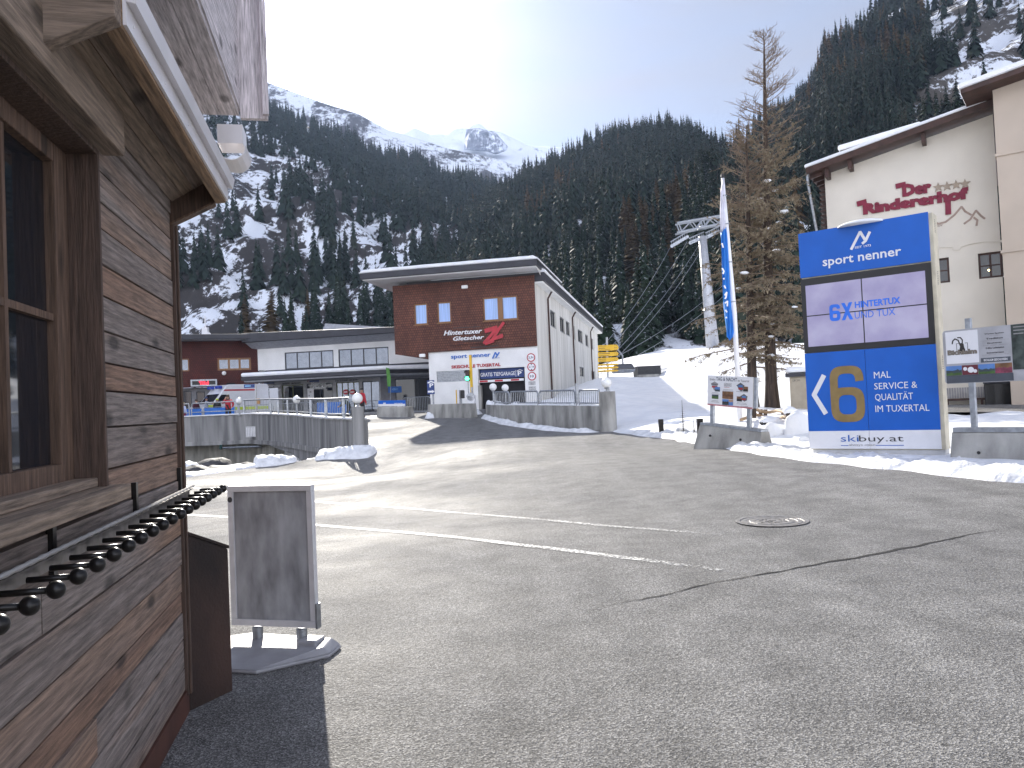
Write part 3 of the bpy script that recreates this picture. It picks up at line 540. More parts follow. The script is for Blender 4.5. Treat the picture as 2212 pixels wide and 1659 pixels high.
T1 = [(-900, -500), (-300, -60), (0, 60), (380, 130), (500, 185), (590, 222), (677, 247), (774, 289), (826, 318), (903, 326), (961, 364), (1006, 362), (1058, 381), (1129, 395), (1250, 420), (1400, 440)]
T3 = [(820, 640), (900, 560), (1000, 470), (1080, 405), (1129, 371), (1160, 354), (1213, 330), (1258, 306), (1294, 287), (1353, 273), (1443, 258), (1502, 275), (1547, 299), (1590, 320), (1680, 400)]
T5 = [(1500, 330), (1560, 305), (1600, 282), (1649, 247), (1716, 230), (1728, 203), (1752, 178), (1772, 150), (1776, 98), (1785, 75), (1809, 60), (1830, 47), (1856, 35), (1905, -10), (2000, -80), (2212, -230), (2500, -330), (3000, -300)]
T2 = [(-600, -350), (200, 20), (450, 130), (580, 178), (626, 196), (693, 221), (714, 228), (774, 247), (839, 281), (871, 289), (903, 299), (968, 321), (1048, 337), (1129, 360), (1180, 372), (1300, 420)]
T4 = [(700, 330), (800, 305), (871, 289), (887, 280), (895, 276), (926, 290), (961, 289), (981, 278), (1013, 276), (1019, 269), (1032, 267), (1041, 270), (1052, 281), (1081, 285), (1113, 301), (1139, 314), (1213, 319), (1260, 335), (1400, 380)]
S1, p1 = mountain('hillside', T1, 215, [(0, 750), (700, 820), (1400, 950)], slope_m, dpy=30, amp=14, nx=200, nt=80, px0=-500, px1=1350)
S3, p3 = mountain('hillside', T3, [(820, 210), (1250, 160), (1680, 150)], [(820, 500), (1300, 640), (1680, 560)], slope_m, dpy=38, amp=10, ex=1.1, px0=820, px1=1680)
S5, p5 = mountain('hillside', T5, 160, [(1500, 520), (1780, 620), (3000, 700)], m_slope('craggy_slope', .05, .77, (.085, .075, .065), .05), dpy=34, amp=13, nx=180, nt=90, px0=1500, px1=2900)
mountain('rocky_mountain', T2, 800, 1500, ridge_m, amp=26, ns=.008, nx=220, nt=80, px0=-300, px1=1300, foot=50, ramp_top=.2)
S4, p4 = mountain('glacier_mountain', T4, 1400, 2700, peak_m, amp=62, ns=.003, nx=160, nt=70, px0=720, px1=1380, foot=130, ramp_top=.15)
# bare rock face on the glacier
rf = []
pk = lambda px, py, d: P(px, py, d)
ring = [zb2(1425, 440), (zb2(1500, 432)), zb2(1560, 447), zb2(1625, 470), zb2(1660, 510), zb2(1700, 555), zb2(1690, 585), zb2(1620, 610), zb2(1560, 590), zb2(1480, 585), zb2(1408, 578), zb2(1412, 510)]
mb = MB(); cen = np.mean(ring, 0); lv = []
for k_, s_, dd in ((0, 1.0, 2440), (1, .86, 2370), (2, .6, 2360), (3, .3, 2357)):
    lv.append([mb.V(P(cen[0] + (a - cen[0]) * s_ + RND.uniform(-1, 1) * (k_ > 0), cen[1] + (b - cen[1]) * s_ + RND.uniform(-1, 1) * (k_ > 0), dd + RND.uniform(-20, 20))) for a, b in ring])
for a, b in zip(lv, lv[1:]):
    for i in range(len(ring)): mb.face([a[i], a[(i + 1) % len(ring)], b[(i + 1) % len(ring)], b[i]])
mb.face(lv[-1])
facem = m_slope('peak_rock', .10, .77, (.20, .21, .25), .02)
struct(mb.build('rock_face', facem))
# ---------------------------------------------------------------- conifers
def conifer(h, r, tiers, per, seed, droop=.35, quads=1, bare=.12, steep=0):
    g = random.Random(seed); v, f = [], []
    for t in range(tiers):
        c = t / (tiers - 1); z = h * (bare + (.97 - bare) * c); z0_ = z; dz_ = h * .6 * (.97 - bare) / tiers; rr = r * (1 - c) ** (.85 if not steep else 1.0) * g.uniform(.8, 1.15) + (.12 if h > 2 else .008)
        for k in range(per):
            a = 2 * pi * (k + g.random() * .7 + t * .37) / per; z = min(h * .98, z0_ + g.uniform(-1, 1) * dz_); l = rr * g.uniform(.65, 1.2); zt = z - l * droop * g.uniform(.6, 1.4); w = l * .34 + (.12 if h > 2 else .004)
            ca, sa = cos(a), sin(a); zb = z + h * (.035 + .05 * steep) * (1 - c); w = w if not steep else l * .30 + .004
            i = len(v); v += [(0, 0, zb), (ca * l * .55 - sa * w, sa * l * .55 + ca * w, (zb + zt) / 2 - .1 * l), (ca * l, sa * l, zt), (ca * l * .55 + sa * w, sa * l * .55 - ca * w, (zb + zt) / 2 - .1 * l)]
            f.append((i, i + 1, i + 2, i + 3))
    return np.array(v, float), np.array(f)
def trunk(h, r, n=5):
    v = [(r * cos(2 * pi * k / n), r * sin(2 * pi * k / n), -1.) for k in range(n)] + [(.12 * r * cos(2 * pi * k / n), .12 * r * sin(2 * pi * k / n), h * .97) for k in range(n)]
    return np.array(v, float), np.array([(k, (k + 1) % n, n + (k + 1) % n, n + k) for k in range(n)])
def sample(S, pxs, count, seed, dens, tmin=.0, wpow=1.6):
    g = np.random.default_rng(seed); nt, nx = S.shape[0] - 1, S.shape[1]; out = []
    while len(out) < count:
        i = g.random() * (nx - 1.001); t = g.random() ** (1 / wpow) * (1 - tmin) + tmin; j = t * (nt - 1.001); a, b = int(i), int(j); fi, fj = i - a, j - b
        q = (S[b, a] * (1 - fi) + S[b, a + 1] * fi) * (1 - fj) + (S[b + 1, a] * (1 - fi) + S[b + 1, a + 1] * fi) * fj; px = pxs[a]
        if g.random() < dens(px, t, q): out.append((q[0], q[1], q[2] - .3, px, t))
    return out
nzf = lambda q, s, k: noise.noise((q[0] * s, q[1] * s * .5, q[2] * s * .6 + k))
def dens1(px, t, q):
    v = nzf(q, .012, 0) + .6 * nzf(q, .05, 5); v = nzf(q, .025, 0) + .7 * nzf(q, .08, 5); lo = .05 + .66 * min(1, max(0, (px - 600) / 380)) + .8 * max(0, t - .45)
    return min(1, max(.03, lo + .8 * v))
def dens3(px, t, q): return min(1, max(.06, (.34 if t < .45 else .95) + .8 * (nzf(q, .02, 3) + .5 * nzf(q, .06, 8))))
def dens5(px, t, q):
    gul = 2.2 * min(1, max(0, (px - 1990) / 60)) if t > .2 else 0; gul += .6 if (px < 1850 and .72 < t < .93) else 0
    return min(1, max(.03, .55 - gul + 1.5 * (nzf(q, .02, 13) + .5 * nzf(q, .06, 18))))
trees = [(*s, 'a') for s in sample(S1, p1, 4600, 1, dens1)] + [(*s, 'b') for s in sample(S3, p3, 3900, 2, dens3)] + [(*s, 'c') for s in sample(S5, p5, 3900, 3, dens5)]
def topix(x, y, z):
    d = Vector((x, y, z)) - EYE; e = d.dot(fw); return (CX + F * d.dot(rt) / e, CY - F * d.dot(up) / e, e)
def inview(x, y, z, h):
    px, py, e = topix(x, y, z + h * .7)
    if px < 400 or px > 2205: return False
    if px < 850: return py < 722
    if px < 1160: return py < 560
    if px < 1290: return py < 560 + (px - 1157) * .97
    if px < 1330: return py < 735
    if px < 1540: return py < 760
    if px < 1740: return py < 300
    return py < 360 - (px - 1740) * .36
g = random.Random(5); recs = []
for x, y, z, px, t, grp in trees:
    lar = (noise.noise((x * .02, y * .02, 7)) > (.22 if grp == 'c' else .34)) and g.random() < (.5 if grp != 'a' else .12)
    if grp == 'b' and 1340 < px < 1480 and .12 < t < .33: lar = g.random() < .7
    recs.append([x, y, z, g.uniform(14, 26), g.random() * 6.28, lar, grp, math.hypot(x, y)])
vis = sorted([r for r in recs if inview(r[0], r[1], r[2], r[3])], key=lambda r: r[7])[:290]; vid = {id(r) for r in vis}
protos = {}
def proto_tree(kind, v):
    k = (kind, v)
    if k not in protos:
        cv, cf = conifer(1, .14 if kind == 'spruce' else .15, 30, 11, v * 11 + (5 if kind == 'larch' else 0), .75 if kind == 'spruce' else .3, bare=.10 if kind == 'spruce' else .22)
        tv, tf = trunk(1, .011)
        me = [None, None]
        for n_i, (vv, ff, m) in enumerate(((cv, cf, spruce_m if kind == 'spruce' else larch_m), (tv * np.array([1, 1, 1]) - np.array([0, 0, 0]), tf, bark))):
            vv = vv.copy()
            if n_i == 1: vv[:5, 2] = -.04
            o = npmesh('crown' if n_i == 0 else 'trunk', vv, ff, [m], smooth=False); me[n_i] = o.data; bpy.data.objects.remove(o)
        protos[k] = me
    return protos[k]
lab = {('spruce', 'a'): 'dark spruce growing on the snowy slope behind the ski station', ('spruce', 'b'): 'dark spruce growing on the wooded hill behind the cable car mast', ('spruce', 'c'): 'dark spruce growing on the steep mountainside above the hotel',
       ('larch', 'a'): 'brown autumn larch growing on the snowy slope behind the ski station', ('larch', 'b'): 'golden brown larch growing on the wooded hill behind the cable car mast', ('larch', 'c'): 'golden brown larch growing on the steep mountainside above the hotel'}
grpn = {'a': 'trees on the slope behind the station', 'b': 'trees on the wooded hill', 'c': 'trees on the mountainside above the hotel'}
for r in vis:
    kind = 'larch' if r[5] else 'spruce'; v = g.randrange(3); me = proto_tree(kind, v)
    e = bpy.data.objects.new(kind + '_tree', None); C.objects.link(e); e.location = r[:3]; e.scale = (r[3] * g.uniform(.85, 1.25),) * 2 + (r[3],); e.rotation_euler = (g.uniform(-.03, .03), g.uniform(-.03, .03), r[4])
    tag(e, lab[(kind, r[6])], 'tree', kind + ' ' + grpn[r[6]])
    for nm, m_ in (('crown', me[0]), ('trunk', me[1])):
        c_ = bpy.data.objects.new(nm, m_); C.objects.link(c_); c_.parent = e
AV, AF, AM, nb = [], [], [], 0
low = [(conifer(1, .16, 13, 8, s, .95, steep=.6), trunk(1, .012, 3)) for s in range(4)]; lowl = [(conifer(1, .16, 13, 8, s + 9, .6, bare=.2, steep=.6), trunk(1, .012, 3)) for s in range(3)]
for r in recs:
    if id(r) in vid: continue
    (cv, cf), (tv, tf) = g.choice(lowl if r[5] else low); tv = tv.copy(); tv[:3, 2] = -.05
    s_, c_, a_ = r[3], r[3] * g.uniform(.8, 1.25), r[4]
    for vv, ff, mi_ in ((cv, cf, 1 if r[5] else 0), (tv, tf, 2)):
        w = np.stack([(vv[:, 0] * cos(a_) - vv[:, 1] * sin(a_)) * c_ + r[0], (vv[:, 0] * sin(a_) + vv[:, 1] * cos(a_)) * c_ + r[1], vv[:, 2] * s_ + r[2]], 1)
        AV.append(w); AF.append(ff + nb); AM.append(np.full(len(ff), mi_)); nb += len(vv)
struct(npmesh('forest', np.concatenate(AV), np.concatenate(AF), [forest_m, larch_m, bark], mi=np.concatenate(AM), smooth=False), 'stuff')
# ---------------------------------------------------------------- timber hut on the left
C0 = gpix(405, 1537); Hs = ray(755, 890); Hs.z = 0; Hs.normalize()
HW = Plane(C0, Hs); XP = Plane(C0, (Hs.y, -Hs.x, 0)); HRZ = math.atan2(-Hs.x, Hs.y)
hut = thing('wooden_hut', 'weathered timber hut with a small window and a roof overhang above it', 'hut', C0, HRZ)
def lb(x0, x1, y0, y1, z0, z1, mb): mb.box(x0, x1, y0, y1, z0, z1)
uw = HW.uv(218, 700)[0]; v0w = HW.uv(227, 1050)[1]; v1w = HW.uv(205, 335)[1] + .03; YN = -6.5; WU = uw - 1.25
ztop = HW.uv(*z1(1115, 1470))[1]
g = random.Random(3); mb = MB(); z = .13
while z < 3.6:
    h = g.uniform(.105, .165)
    segs = []
    y = 0.
    while y > YN: l = g.uniform(1.2, 3.2); segs.append((max(YN, y - l), y)); y -= l
    for a, b in segs:
        parts = [(a, b)]
        if z + h > v0w and z < v1w: parts = [(a, min(b, WU)), (max(a, uw), b)]
        for p, q in parts:
            if q - p < .03: continue
            t = g.uniform(-.004, .005); i = len(mb.v); x0, x1 = -.03, t; e = .004
            mb.hexa([(x0, p + .002, z), (x1, p + .002, z + e), (x1, q - .002, z + e), (x0, q - .002, z), (x0, p + .002, z + h - .002), (x1, p + .002, z + h - .005), (x1, q - .002, z + h - .005), (x0, q - .002, z + h - .002)])
    z += h
mb.build('wall', wood_y, hut, local=True)
mb = MB()
lb(-.30, -.031, YN, WU, 0, 3.6, mb); lb(-.30, -.031, uw, -.001, 0, 3.6, mb); lb(-.30, -.031, WU, uw, 0, v0w, mb); lb(-.30, -.031, WU, uw, v1w, 3.6, mb); lb(-2.4, -.302, -.1, -.002, 0, 3.6, mb)
mb.build('wall_core', wood_z, hut, local=True)
mb = MB(); lb(-.03, .018, -.045, .012, 0.1, ztop, mb); lb(.0185, .03, -.02, .010, .1, ztop, mb); mb.build('corner_board', wood_z, hut, local=True, bevel=.003)
mb = MB(); lb(-.028, .012, YN, 0, -.05, .128, mb); mb.build('base_plate', pm('rust_red_plate', (.075, .028, .018), .7, var=.4, scale=3), hut, local=True)
# window: deep dark reveal, oak frame, panes
mb = MB()
for b in ((-.16, .012, uw - .022, uw + .0, v0w, v1w), (-.16, .012, WU, WU + .022, v0w, v1w), (-.16, .012, WU + .022, uw - .022, v1w - .03, v1w)): lb(*b, mb)
wo_ = mb.build('window', wood_z, hut, local=True, bevel=.003)
uf = HW.uv(*z2(330, 900), -.13)[0]; vm = HW.uv(*z2(330, 585), -.13)[1]; um = HW.uv(*z2(15, 900), -.13)[0]; mb = MB()
for b in ((-.16, -.10, uf, uw - .0225, v0w + .02, v1w - .03), (-.16, -.10, WU + .0225, WU + .09, v0w + .02, v1w - .03), (-.16, -.101, WU + .09, uf, v0w + .02, v0w + .10), (-.16, -.101, WU + .09, uf, v1w - .10, v1w - .03)): lb(*b, mb)
fr = mb.build('frame', wood_frame, wo_, local=True, bevel=.004)
mb = MB(); lb(-.15, -.115, WU + .09, uf, vm - .012, vm + .014, mb); lb(-.15, -.114, um - .013, um + .013, v0w + .1, v1w - .1, mb); mb.build('muntin', wood_frame, wo_, local=True)
mb = MB(); lb(-.145, -.138, WU + .06, uf + .02, v0w + .08, v1w - .08, mb); mb.build('pane', glassd, wo_, local=True)
mb = MB(); lb(-.9, -.305, WU - .3, uw + .3, v0w - .3, v1w + .3, mb); mb.build('room', interior, hut, local=True)
mb = MB(); lb(-.12, .075, WU - .08, uw + .06, v0w - .055, v0w, mb); lb(-.12, -.02, WU, uw - .02, v0w + .001, v0w + .035, mb); mb.build('sill', wood_s, wo_, local=True, bevel=.004)
# canopy over the window
pa, pb0, pb, pc, pd, pe = [XP.uv(*z1(*q)) for q in ((1115, 1470), (1410, 1330), (1475, 1325), (1470, 1170), (1380, 1170), (1090, 1330))]
HO = HW.shift(pb[0]); yn = HO.uv(*z1(800, 155))[0]
def ext(poly, y0, y1, mb): mb.prism([(x, y0, z) for x, z in poly], [(x, y1, z) for x, z in poly])
mb = MB(); nb_ = 4
for i in range(nb_):
    a = .012 + (pd[0] + .02) * i / nb_; b = .012 + (pd[0] + .02) * (i + 1) / nb_ - .004; za, zb_ = pe[1] + (pd[1] - pe[1]) * i / nb_, pe[1] + (pd[1] - pe[1]) * (i + 1) / nb_
    ext([(a, za), (b, zb_), (b, zb_ + .02), (a, za + .02)], -.041, yn, mb)
mb.build('soffit', wood_s, hut, local=True)
mb = MB(); ext([pb0, pb, (pb[0], pc[1]), (pb0[0], pc[1])], .004, yn, mb); mb.build('fascia', m_wood('pale_fascia', 1, [(.26, .17, .10), (.32, .21, .13)]), hut, local=True, bevel=.003)
mb = MB(); ext([pa, pb0, pd, pe], -.04, 0, mb); mb.build('end_board', wood_z, hut, local=True)
mb = MB(); ext([(pa[0], pa[1] - .012), (pb0[0], pb0[1] - .012), pb0, pa], -.05, .02, mb); mb.build('trim', wood_frame, hut, local=True)
whm = pm('white_flashing', (.74, .72, .74), .4, .2, var=.05)
mb = MB(); h3 = (pc[1] - pb[1]) / 3
ext([(pb[0] + .001, pb[1] + .012), (pb[0] + .012, pb[1] + .012), (pb[0] + .012, pb[1] + h3 * 2), (pb[0] + .001, pb[1] + h3 * 2)], .01, yn, mb); ext([(pb[0] + .001, pb[1] + h3 * 2), (pb[0] + .04, pb[1] + h3 * 2 - .01), (pb[0] + .05, pc[1]), (pb[0] - .05, pc[1] + .02)], .012, yn, mb)
for k in range(5):
    y_ = yn + .08 + k * (-.1 - yn) / 4.5; mb.lathe((pb[0] + .012, y_, pb[1] + h3), [(.006, 0), (.006, .002), (.003, .004)], 8, (1, 0, 0))
mb.build('flashing', whm, hut, local=True)
mb = MB(); ext([(0, pe[1] + .03), (pb0[0] - .002, pd[1] + .03), (pb0[0] - .002, pc[1] + .05), (0, pc[1] + .12)], -.05, yn, mb); mb.build('canopy_roof', darkmetal, hut, local=True)
mb = MB(); ext([(0.0, pa[1] + .0), (pb[0] - .002, pb[1] + .004), (pb[0] - .002, pc[1]), (0, pc[1] + .08)], yn - .07, yn - .001, mb); mb.build('cross_beam', m_wood('cross_board', 0, [(.21, .165, .135), (.28, .21, .155), (.18, .15, .145)]), hut, local=True, bevel=.004)
mb = MB(); lb(.006, .09, YN, uw + .06, v1w - .01, v1w + .17, mb); mb.build('head_beam', wood_s, hut, local=True, bevel=.006)
# main roof overhang above
q = P(517, 250, 5.6); lu = WM[hut.name].inverted() @ q; xu, yu, zu = lu
XU = Plane(q, (Hs.y, -Hs.x, 0)); xv = xu + XU.uv(580, 262)[0]; zv = zu + XU.uv(580, 262)[1]
pale = m_wood('glare_pale_boarding', 1, [(.56, .52, .54), (.62, .57, .59), (.58, .54, .56)])  # lens glare painted into the board colour; the wood itself is taken as dark
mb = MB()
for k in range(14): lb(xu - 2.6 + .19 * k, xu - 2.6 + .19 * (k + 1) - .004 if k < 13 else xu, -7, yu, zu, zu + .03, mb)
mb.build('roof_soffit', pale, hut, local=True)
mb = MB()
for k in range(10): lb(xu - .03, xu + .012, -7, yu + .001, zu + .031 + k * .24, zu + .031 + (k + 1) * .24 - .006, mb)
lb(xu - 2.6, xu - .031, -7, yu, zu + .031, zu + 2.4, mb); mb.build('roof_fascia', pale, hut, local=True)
mb = MB(); lb(xu + .0125, xv, yu - .05, yu - .002, zv, zv + 2.6, mb); lb(xv - .03, xv + .01, yu - .09, yu - .051, zv + .02, zv + 2.6, mb); mb.build('verge_board', m_wood('glare_pale_upright_boarding', 2, [(.56, .52, .54), (.62, .57, .59), (.58, .54, .56)]), hut, local=True)  # same glare paleness painted into the upright boards
lg = WM[hut.name].inverted() @ P(512, 345, 5.5); mb = MB()
pr = [(.10 * cos(a), .10 * sin(a)) for a in [pi + pi * k / 8 for k in range(9)]]; prof = [(lg.x + a, lg.z + b) for a, b in pr] + [(lg.x + a * .93, lg.z + b * .93) for a, b in pr[::-1]]
ext(prof, lg.y, lg.y - .3, mb); lb(lg.x - .09, lg.x + .075, lg.y - .26, lg.y - .05, lg.z + .03, lg.z + .16, mb); mb.build('gutter', whm, hut, local=True)
# ---------------------------------------------------------------- ski rack with ball-ended pegs
HR = HW.shift(.07); ur, vr = HR.uv(411, 1054)
rack = thing('ski_rack', 'black steel ski rack with a row of ball ended pegs on the hut wall', 'ski rack', C0, HRZ)
def ballpos(px, py):
    r = ray(px, py); t = (C0.z + vr - .03 - 1.6) / r.z; return WM[hut.name].inverted() @ (EYE + r * t)
bfar, bnear = ballpos(488, 1055), ballpos(46, 1310); xb = .5 * (bfar.x + bnear.x); NP_ = 18; mb = MB()
lb(.052, .066, bnear.y - 1.2, ur, vr - .045, vr, mb); lb(.0661, .085, bnear.y - 1.2, ur, vr - .006, vr + .0005, mb)
mb.build('rail', pm('worn_steel_rail', (.16, .15, .15), .35, .8, var=.3, scale=20), rack, local=True)
for k in range(NP_ + 5):
    y = bfar.y + (bnear.y - bfar.y) * k / (NP_ - 1); pg = MB(); pg.tube([(.085, y, vr - .03), (xb - .015, y, vr - .03)], .0085, 8)
    p_ = pg.build('peg', blackmetal, rack, local=True, smooth=True); kb = MB(); kb.ball((xb, y, vr - .03), .0225, 16, 10); kb.build('knob', blackmetal, p_, local=True, smooth=True)
for y in (-.06, -.95, -1.9, -2.8):
    mb = MB(); lb(.0, .02, y - .015, y + .015, vr - .12, vr + .11, mb); lb(.0201, .0515, y - .012, y + .012, vr - .04, vr - .02, mb); mb.build('bracket', blackmetal, rack, local=True)
mb = MB()
pts_ = [(.088, yy, vr + .012) for yy in np.linspace(ur, bnear.y - 1, 90)]; mb.tube(pts_, [.006 + .002 * (i % 2) for i in range(90)], 6); mb.build('rope', pm('grey_rope', (.30, .29, .28), .8), rack, local=True)
# ---------------------------------------------------------------- steel box at the corner
a = gpix(405, 1538); b = gpix(503, 1491); ta = a.copy(); tb = b.copy()
ta.z = 1.6 + ray(398, 1143).z / ray(398, 1143).y * a.y; tb.z = 1.6 + ray(495, 1178).z / ray(495, 1178).y * b.y
sb = thing('steel_bin', 'tall rusty brown steel box with a sloping top at the hut corner', 'steel box', a)
ex_ = Vector((-.52, .16, 0)); mb = MB(); c_, d_ = b + ex_, a + ex_ * .35 + Vector((-.02, .1, 0))
lo = lambda p, z_: Vector((p.x, p.y, z_)); mb.prism([lo(p, -.03) for p in (a, b, c_, d_)], [lo(a, ta.z - .02), lo(b, tb.z - .02), lo(c_, tb.z - .02), lo(d_, ta.z - .02)]); mb.build('body', rust, sb, bevel=.006)
mb = MB(); s_ = 1.03; ce = (a + b + c_ + d_) / 4
tp = [ta.z, tb.z, tb.z, ta.z]; mb.prism([lo(ce + (p - ce) * s_, t - .019) for p, t in zip((a, b, c_, d_), tp)], [lo(ce + (p - ce) * s_, t) for p, t in zip((a, b, c_, d_), tp)]); mb.build('lid', rust, sb, bevel=.003)
# ---------------------------------------------------------------- pavement sign
pr_ = P(683, 1358, 5.15); zg = gz(pr_.x, pr_.y); BP = Plane((pr_.x, pr_.y, zg), (.966, -.26, 0))
w_, hb, ht = -BP.uv(500, 1352)[0], BP.uv(683, 1357)[1], BP.uv(676, 1047)[1]; w_ = max(w_, .56)
ps = thing('pavement_sign', 'empty silver pavement sign with a grimy grey panel on a plastic foot', 'pavement sign', BP.p(-w_ / 2, 0, 0))
mb = MB(); e = .042; T = .045
mb.rect(BP, -w_, -w_ + e, hb + e, ht - e, -T, 0); mb.rect(BP, -e, 0, hb + e, ht - e, -T, 0); mb.rect(BP, -w_, 0, ht - e, ht, -T, .002); mb.rect(BP, -w_, 0, hb, hb + e, -T, .002)
mb.build('frame', alu, ps, bevel=.004)
pnl = pm('grimy_panel', (.24, .245, .26), .35, var=.3, scale=5, stretch=(1.6, 1.6, .6), col2=(.50, .51, .53), f0=.3, f1=.75, spec=.6)
mb = MB(); mb.rect(BP, -w_ + e * .8, -e * .8, hb + e * .8, ht - e * .8, -.03, -.014); mb.build('panel', pnl, ps)
mb = MB(); disc(mb, BP, -w_ + .021, ht - .095, .019, .0005, .0015); mb.build('sticker', darkt, ps)
mb = MB(); mb.rect(BP, .0005, .012, hb - .005, hb + .16, -T - .004, .006); mb.build('clamp', galv, ps)
for u in (-.12, -.46):
    mb = MB(); mb.lathe(BP.p(u, .07, -.02), [(.034 + .003 * (i % 2), (hb - .08) * i / 22) for i in range(23)], 16); mb.build('spring', galv, ps, smooth=True)
base = pm('grey_moulded_plastic', (.30, .30, .32), .42, var=.12, scale=6)
def bx(u, v, o): return BP.p(u, v, o)
mb = MB(); ou = [(-.80, -.05), (-.66, .46), (-.16, .46), (.15, .10), (.13, -.10), (-.6, -.16)]; tu = [(-.76, -.03), (-.62, .36), (-.17, .36), (.10, .10), (.08, -.06), (-.56, -.10)]
mb.prism([bx(u, 0.0, o) for u, o in ou], [bx(u, .028, o) for u, o in ou]); mb.build('foot', base, ps, bevel=.012)
mb = MB(); hs = [.07, .035, .035, .07, .085, .085]
mb.prism([bx(u, .0285, o) for u, o in ou], [bx(u, h_, o) for (u, o), h_ in zip(tu, hs)]); mb.build('foot_top', base, ps, bevel=.012)
mb = MB(); mb.rect(BP, -.10, .04, .04, .10, -.05, .09); mb.build('wheel_housing', base, ps, bevel=.01)
# ---------------------------------------------------------------- main building (garage, shingled front)
aA = P(1166, 862, 52); aA.z = gz(aA.x, aA.y); y_ = rad(12)
MF = Plane(aA, (cos(y_), -sin(y_), 0)); MS = Plane(aA, (sin(y_), cos(y_), 0))
gb = thing('garage_building', 'white and red shingled building with a garage entrance and overhanging flat roof', 'building', aA)
U = lambda pl, zf, x, y, o=0: pl.uv(*zf(x, y), o)
ul = U(MF, z5, 635, 900)[0]; vt = U(MF, z5, 1490, 235)[1]; vs_ = U(MF, z5, 1525, 812)[1]; vsl = U(MF, z5, 370, 880)[1]; usl = U(MF, z5, 358, 600)[0]
gar = R(MF, z5, 1035, 1000, 1425, 1190); gar = (gar[0], gar[1], -.6, gar[3]); lou = R(MF, z5, 700, 1020, 955, 1095)
mb = MB(); mb.wall(MF, ul, 0, -.8, vs_ + .1, [gar, lou], 0, .5); mb.poly([MF.p(ul, -.8, 0), MF.p(ul, vs_, 0), MF.p(ul, vs_, -12), MF.p(ul, -.8, -12)]); mb.build('wall', white_plaster, gb)
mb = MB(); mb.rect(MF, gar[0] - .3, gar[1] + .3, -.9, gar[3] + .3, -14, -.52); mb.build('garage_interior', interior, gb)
mb = MB(); mb.rect(MF, gar[0] - .02, gar[0] + .18, -.6, 1.4, -.4, .03); mb.build('jamb', concrete2, gb)
mb = MB(); n_s = 7
mb.rect(MF, lou[0], lou[1], lou[2], lou[3], -.3, -.2)
for k in range(n_s):
    v = lou[2] + (lou[3] - lou[2]) * (k + .15) / n_s; h = (lou[3] - lou[2]) / n_s * .55; mb.slab(MF, [(lou[0] + .002, v), (lou[1] - .002, v), (lou[1] - .002, v + h), (lou[0] + .002, v + h)], -.19 + .001 * k, -.02)
mb.build('louvre', galv, gb)
# shingled upper storey: its left part hangs over with a slanting lower edge
wins = [R(MF, z5, 515, 470, 630, 635, .12), R(MF, z5, 703, 455, 822, 620, .12), R(MF, z5, 1075, 418, 1365, 592, .12)]
mb = MB(); mb.wall(MF, usl, 0, vs_, vt, wins, .12, .18)
vlo = U(MF, z5, 630, 917, .12)[1]
mb.poly([MF.p(u, v, .12) for u, v in ((usl, vsl), (ul, vlo), (ul, vs_), (usl, vs_))], [(usl, vsl), (ul, vlo), (ul, vs_), (usl, vs_)])
mb.poly([MF.p(usl, vsl, .12), MF.p(usl, vt, .12), MF.p(usl, vt, -9), MF.p(usl, vsl, -9)], [(0, vsl), (0, vt), (9, vt), (9, vsl)])
mb.poly([MF.p(usl, vsl, .12), MF.p(usl, vsl, -9), MF.p(ul, vlo, -9), MF.p(ul, vlo, .12)], [(0, 0), (0, 9), (4, 9), (4, 0)])
mb.poly([MF.p(ul, vs_, .12), MF.p(0, vs_, .12), MF.p(0, vs_, 0), MF.p(ul, vs_, 0)], [(0, 0), (9, 0), (9, .1), (0, .1)])
mb.poly([MF.p(0, vs_, .12), MF.p(0, vs_, -.02), MF.p(0, vt, -.02), MF.p(0, vt, .12)], [(0, 0), (.14, 0), (.14, 5), (0, 5)])
mb.build('shingled_storey', shingle, gb)
for i, r in enumerate(wins):
    w = window(gb, MF.shift(.12), r, .10, oak, curtain_sky if i != 2 else curtain_sky, .10, (.52,) if i == 2 else ())
    if i == 2:
        q = MB(); um_ = r[0] + (r[1] - r[0]) * .5; q.rect(MF, um_ - .18, um_ + .18, r[2] + .1, r[3] - .1, .03, .10); q.build('panel', oak, w)
    q = MB(); q.rect(MF, r[0] - .06, r[1] + .06, r[2] - .05, r[2], .121, .19); q.build('sill', oak, w)
# roof slab with soffit and snow
fo = 1.5; uR = U(MF, z5, 1440, 165, fo)[0]; uL = U(MF, z5, 98, 270, fo)[0]; vF0, vF1 = U(MF, z5, 1440, 165, fo)[1], U(MF, z5, 1435, 112, fo)[1]; uR = .5
mb = MB(); mb.prism([MF.p(uL, vF0 - .04, fo), MF.p(uR - .1, vF0 - .04, fo), MF.p(uR - .1, vt, -.0), MF.p(uR - .1, vt, -10), MF.p(uL + .6, vt, -10)], [MF.p(uL, vF0 + .02, fo), MF.p(uR - .1, vF0 + .02, fo), MF.p(uR - .1, vt + .06, -.0), MF.p(uR - .1, vt + .06, -10), MF.p(uL + .6, vt + .06, -10)])
mb.build('soffit', white_plaster, gb)
mb = MB(); mb.prism([MF.p(uL - .15, vF0 + .021, fo + .12), MF.p(uR, vF0 + .021, fo + .12), MF.p(uR, vF0 + .021, -10), MF.p(uL - .15, vF0 + .021, -10)], [MF.p(uL - .15, vF1, fo + .14), MF.p(uR, vF1, fo + .14), MF.p(uR, vF1, -10), MF.p(uL - .15, vF1, -10)]); rf_ = mb.build('roof', darkmetal, gb, bevel=.03)
mb = MB(); n = 40; pr = [(0, 0), (.10, .05), (.12, .16), (.02, .26), (-.3, .30), (-11.0, .3), (-11.0, 0)]; V = []
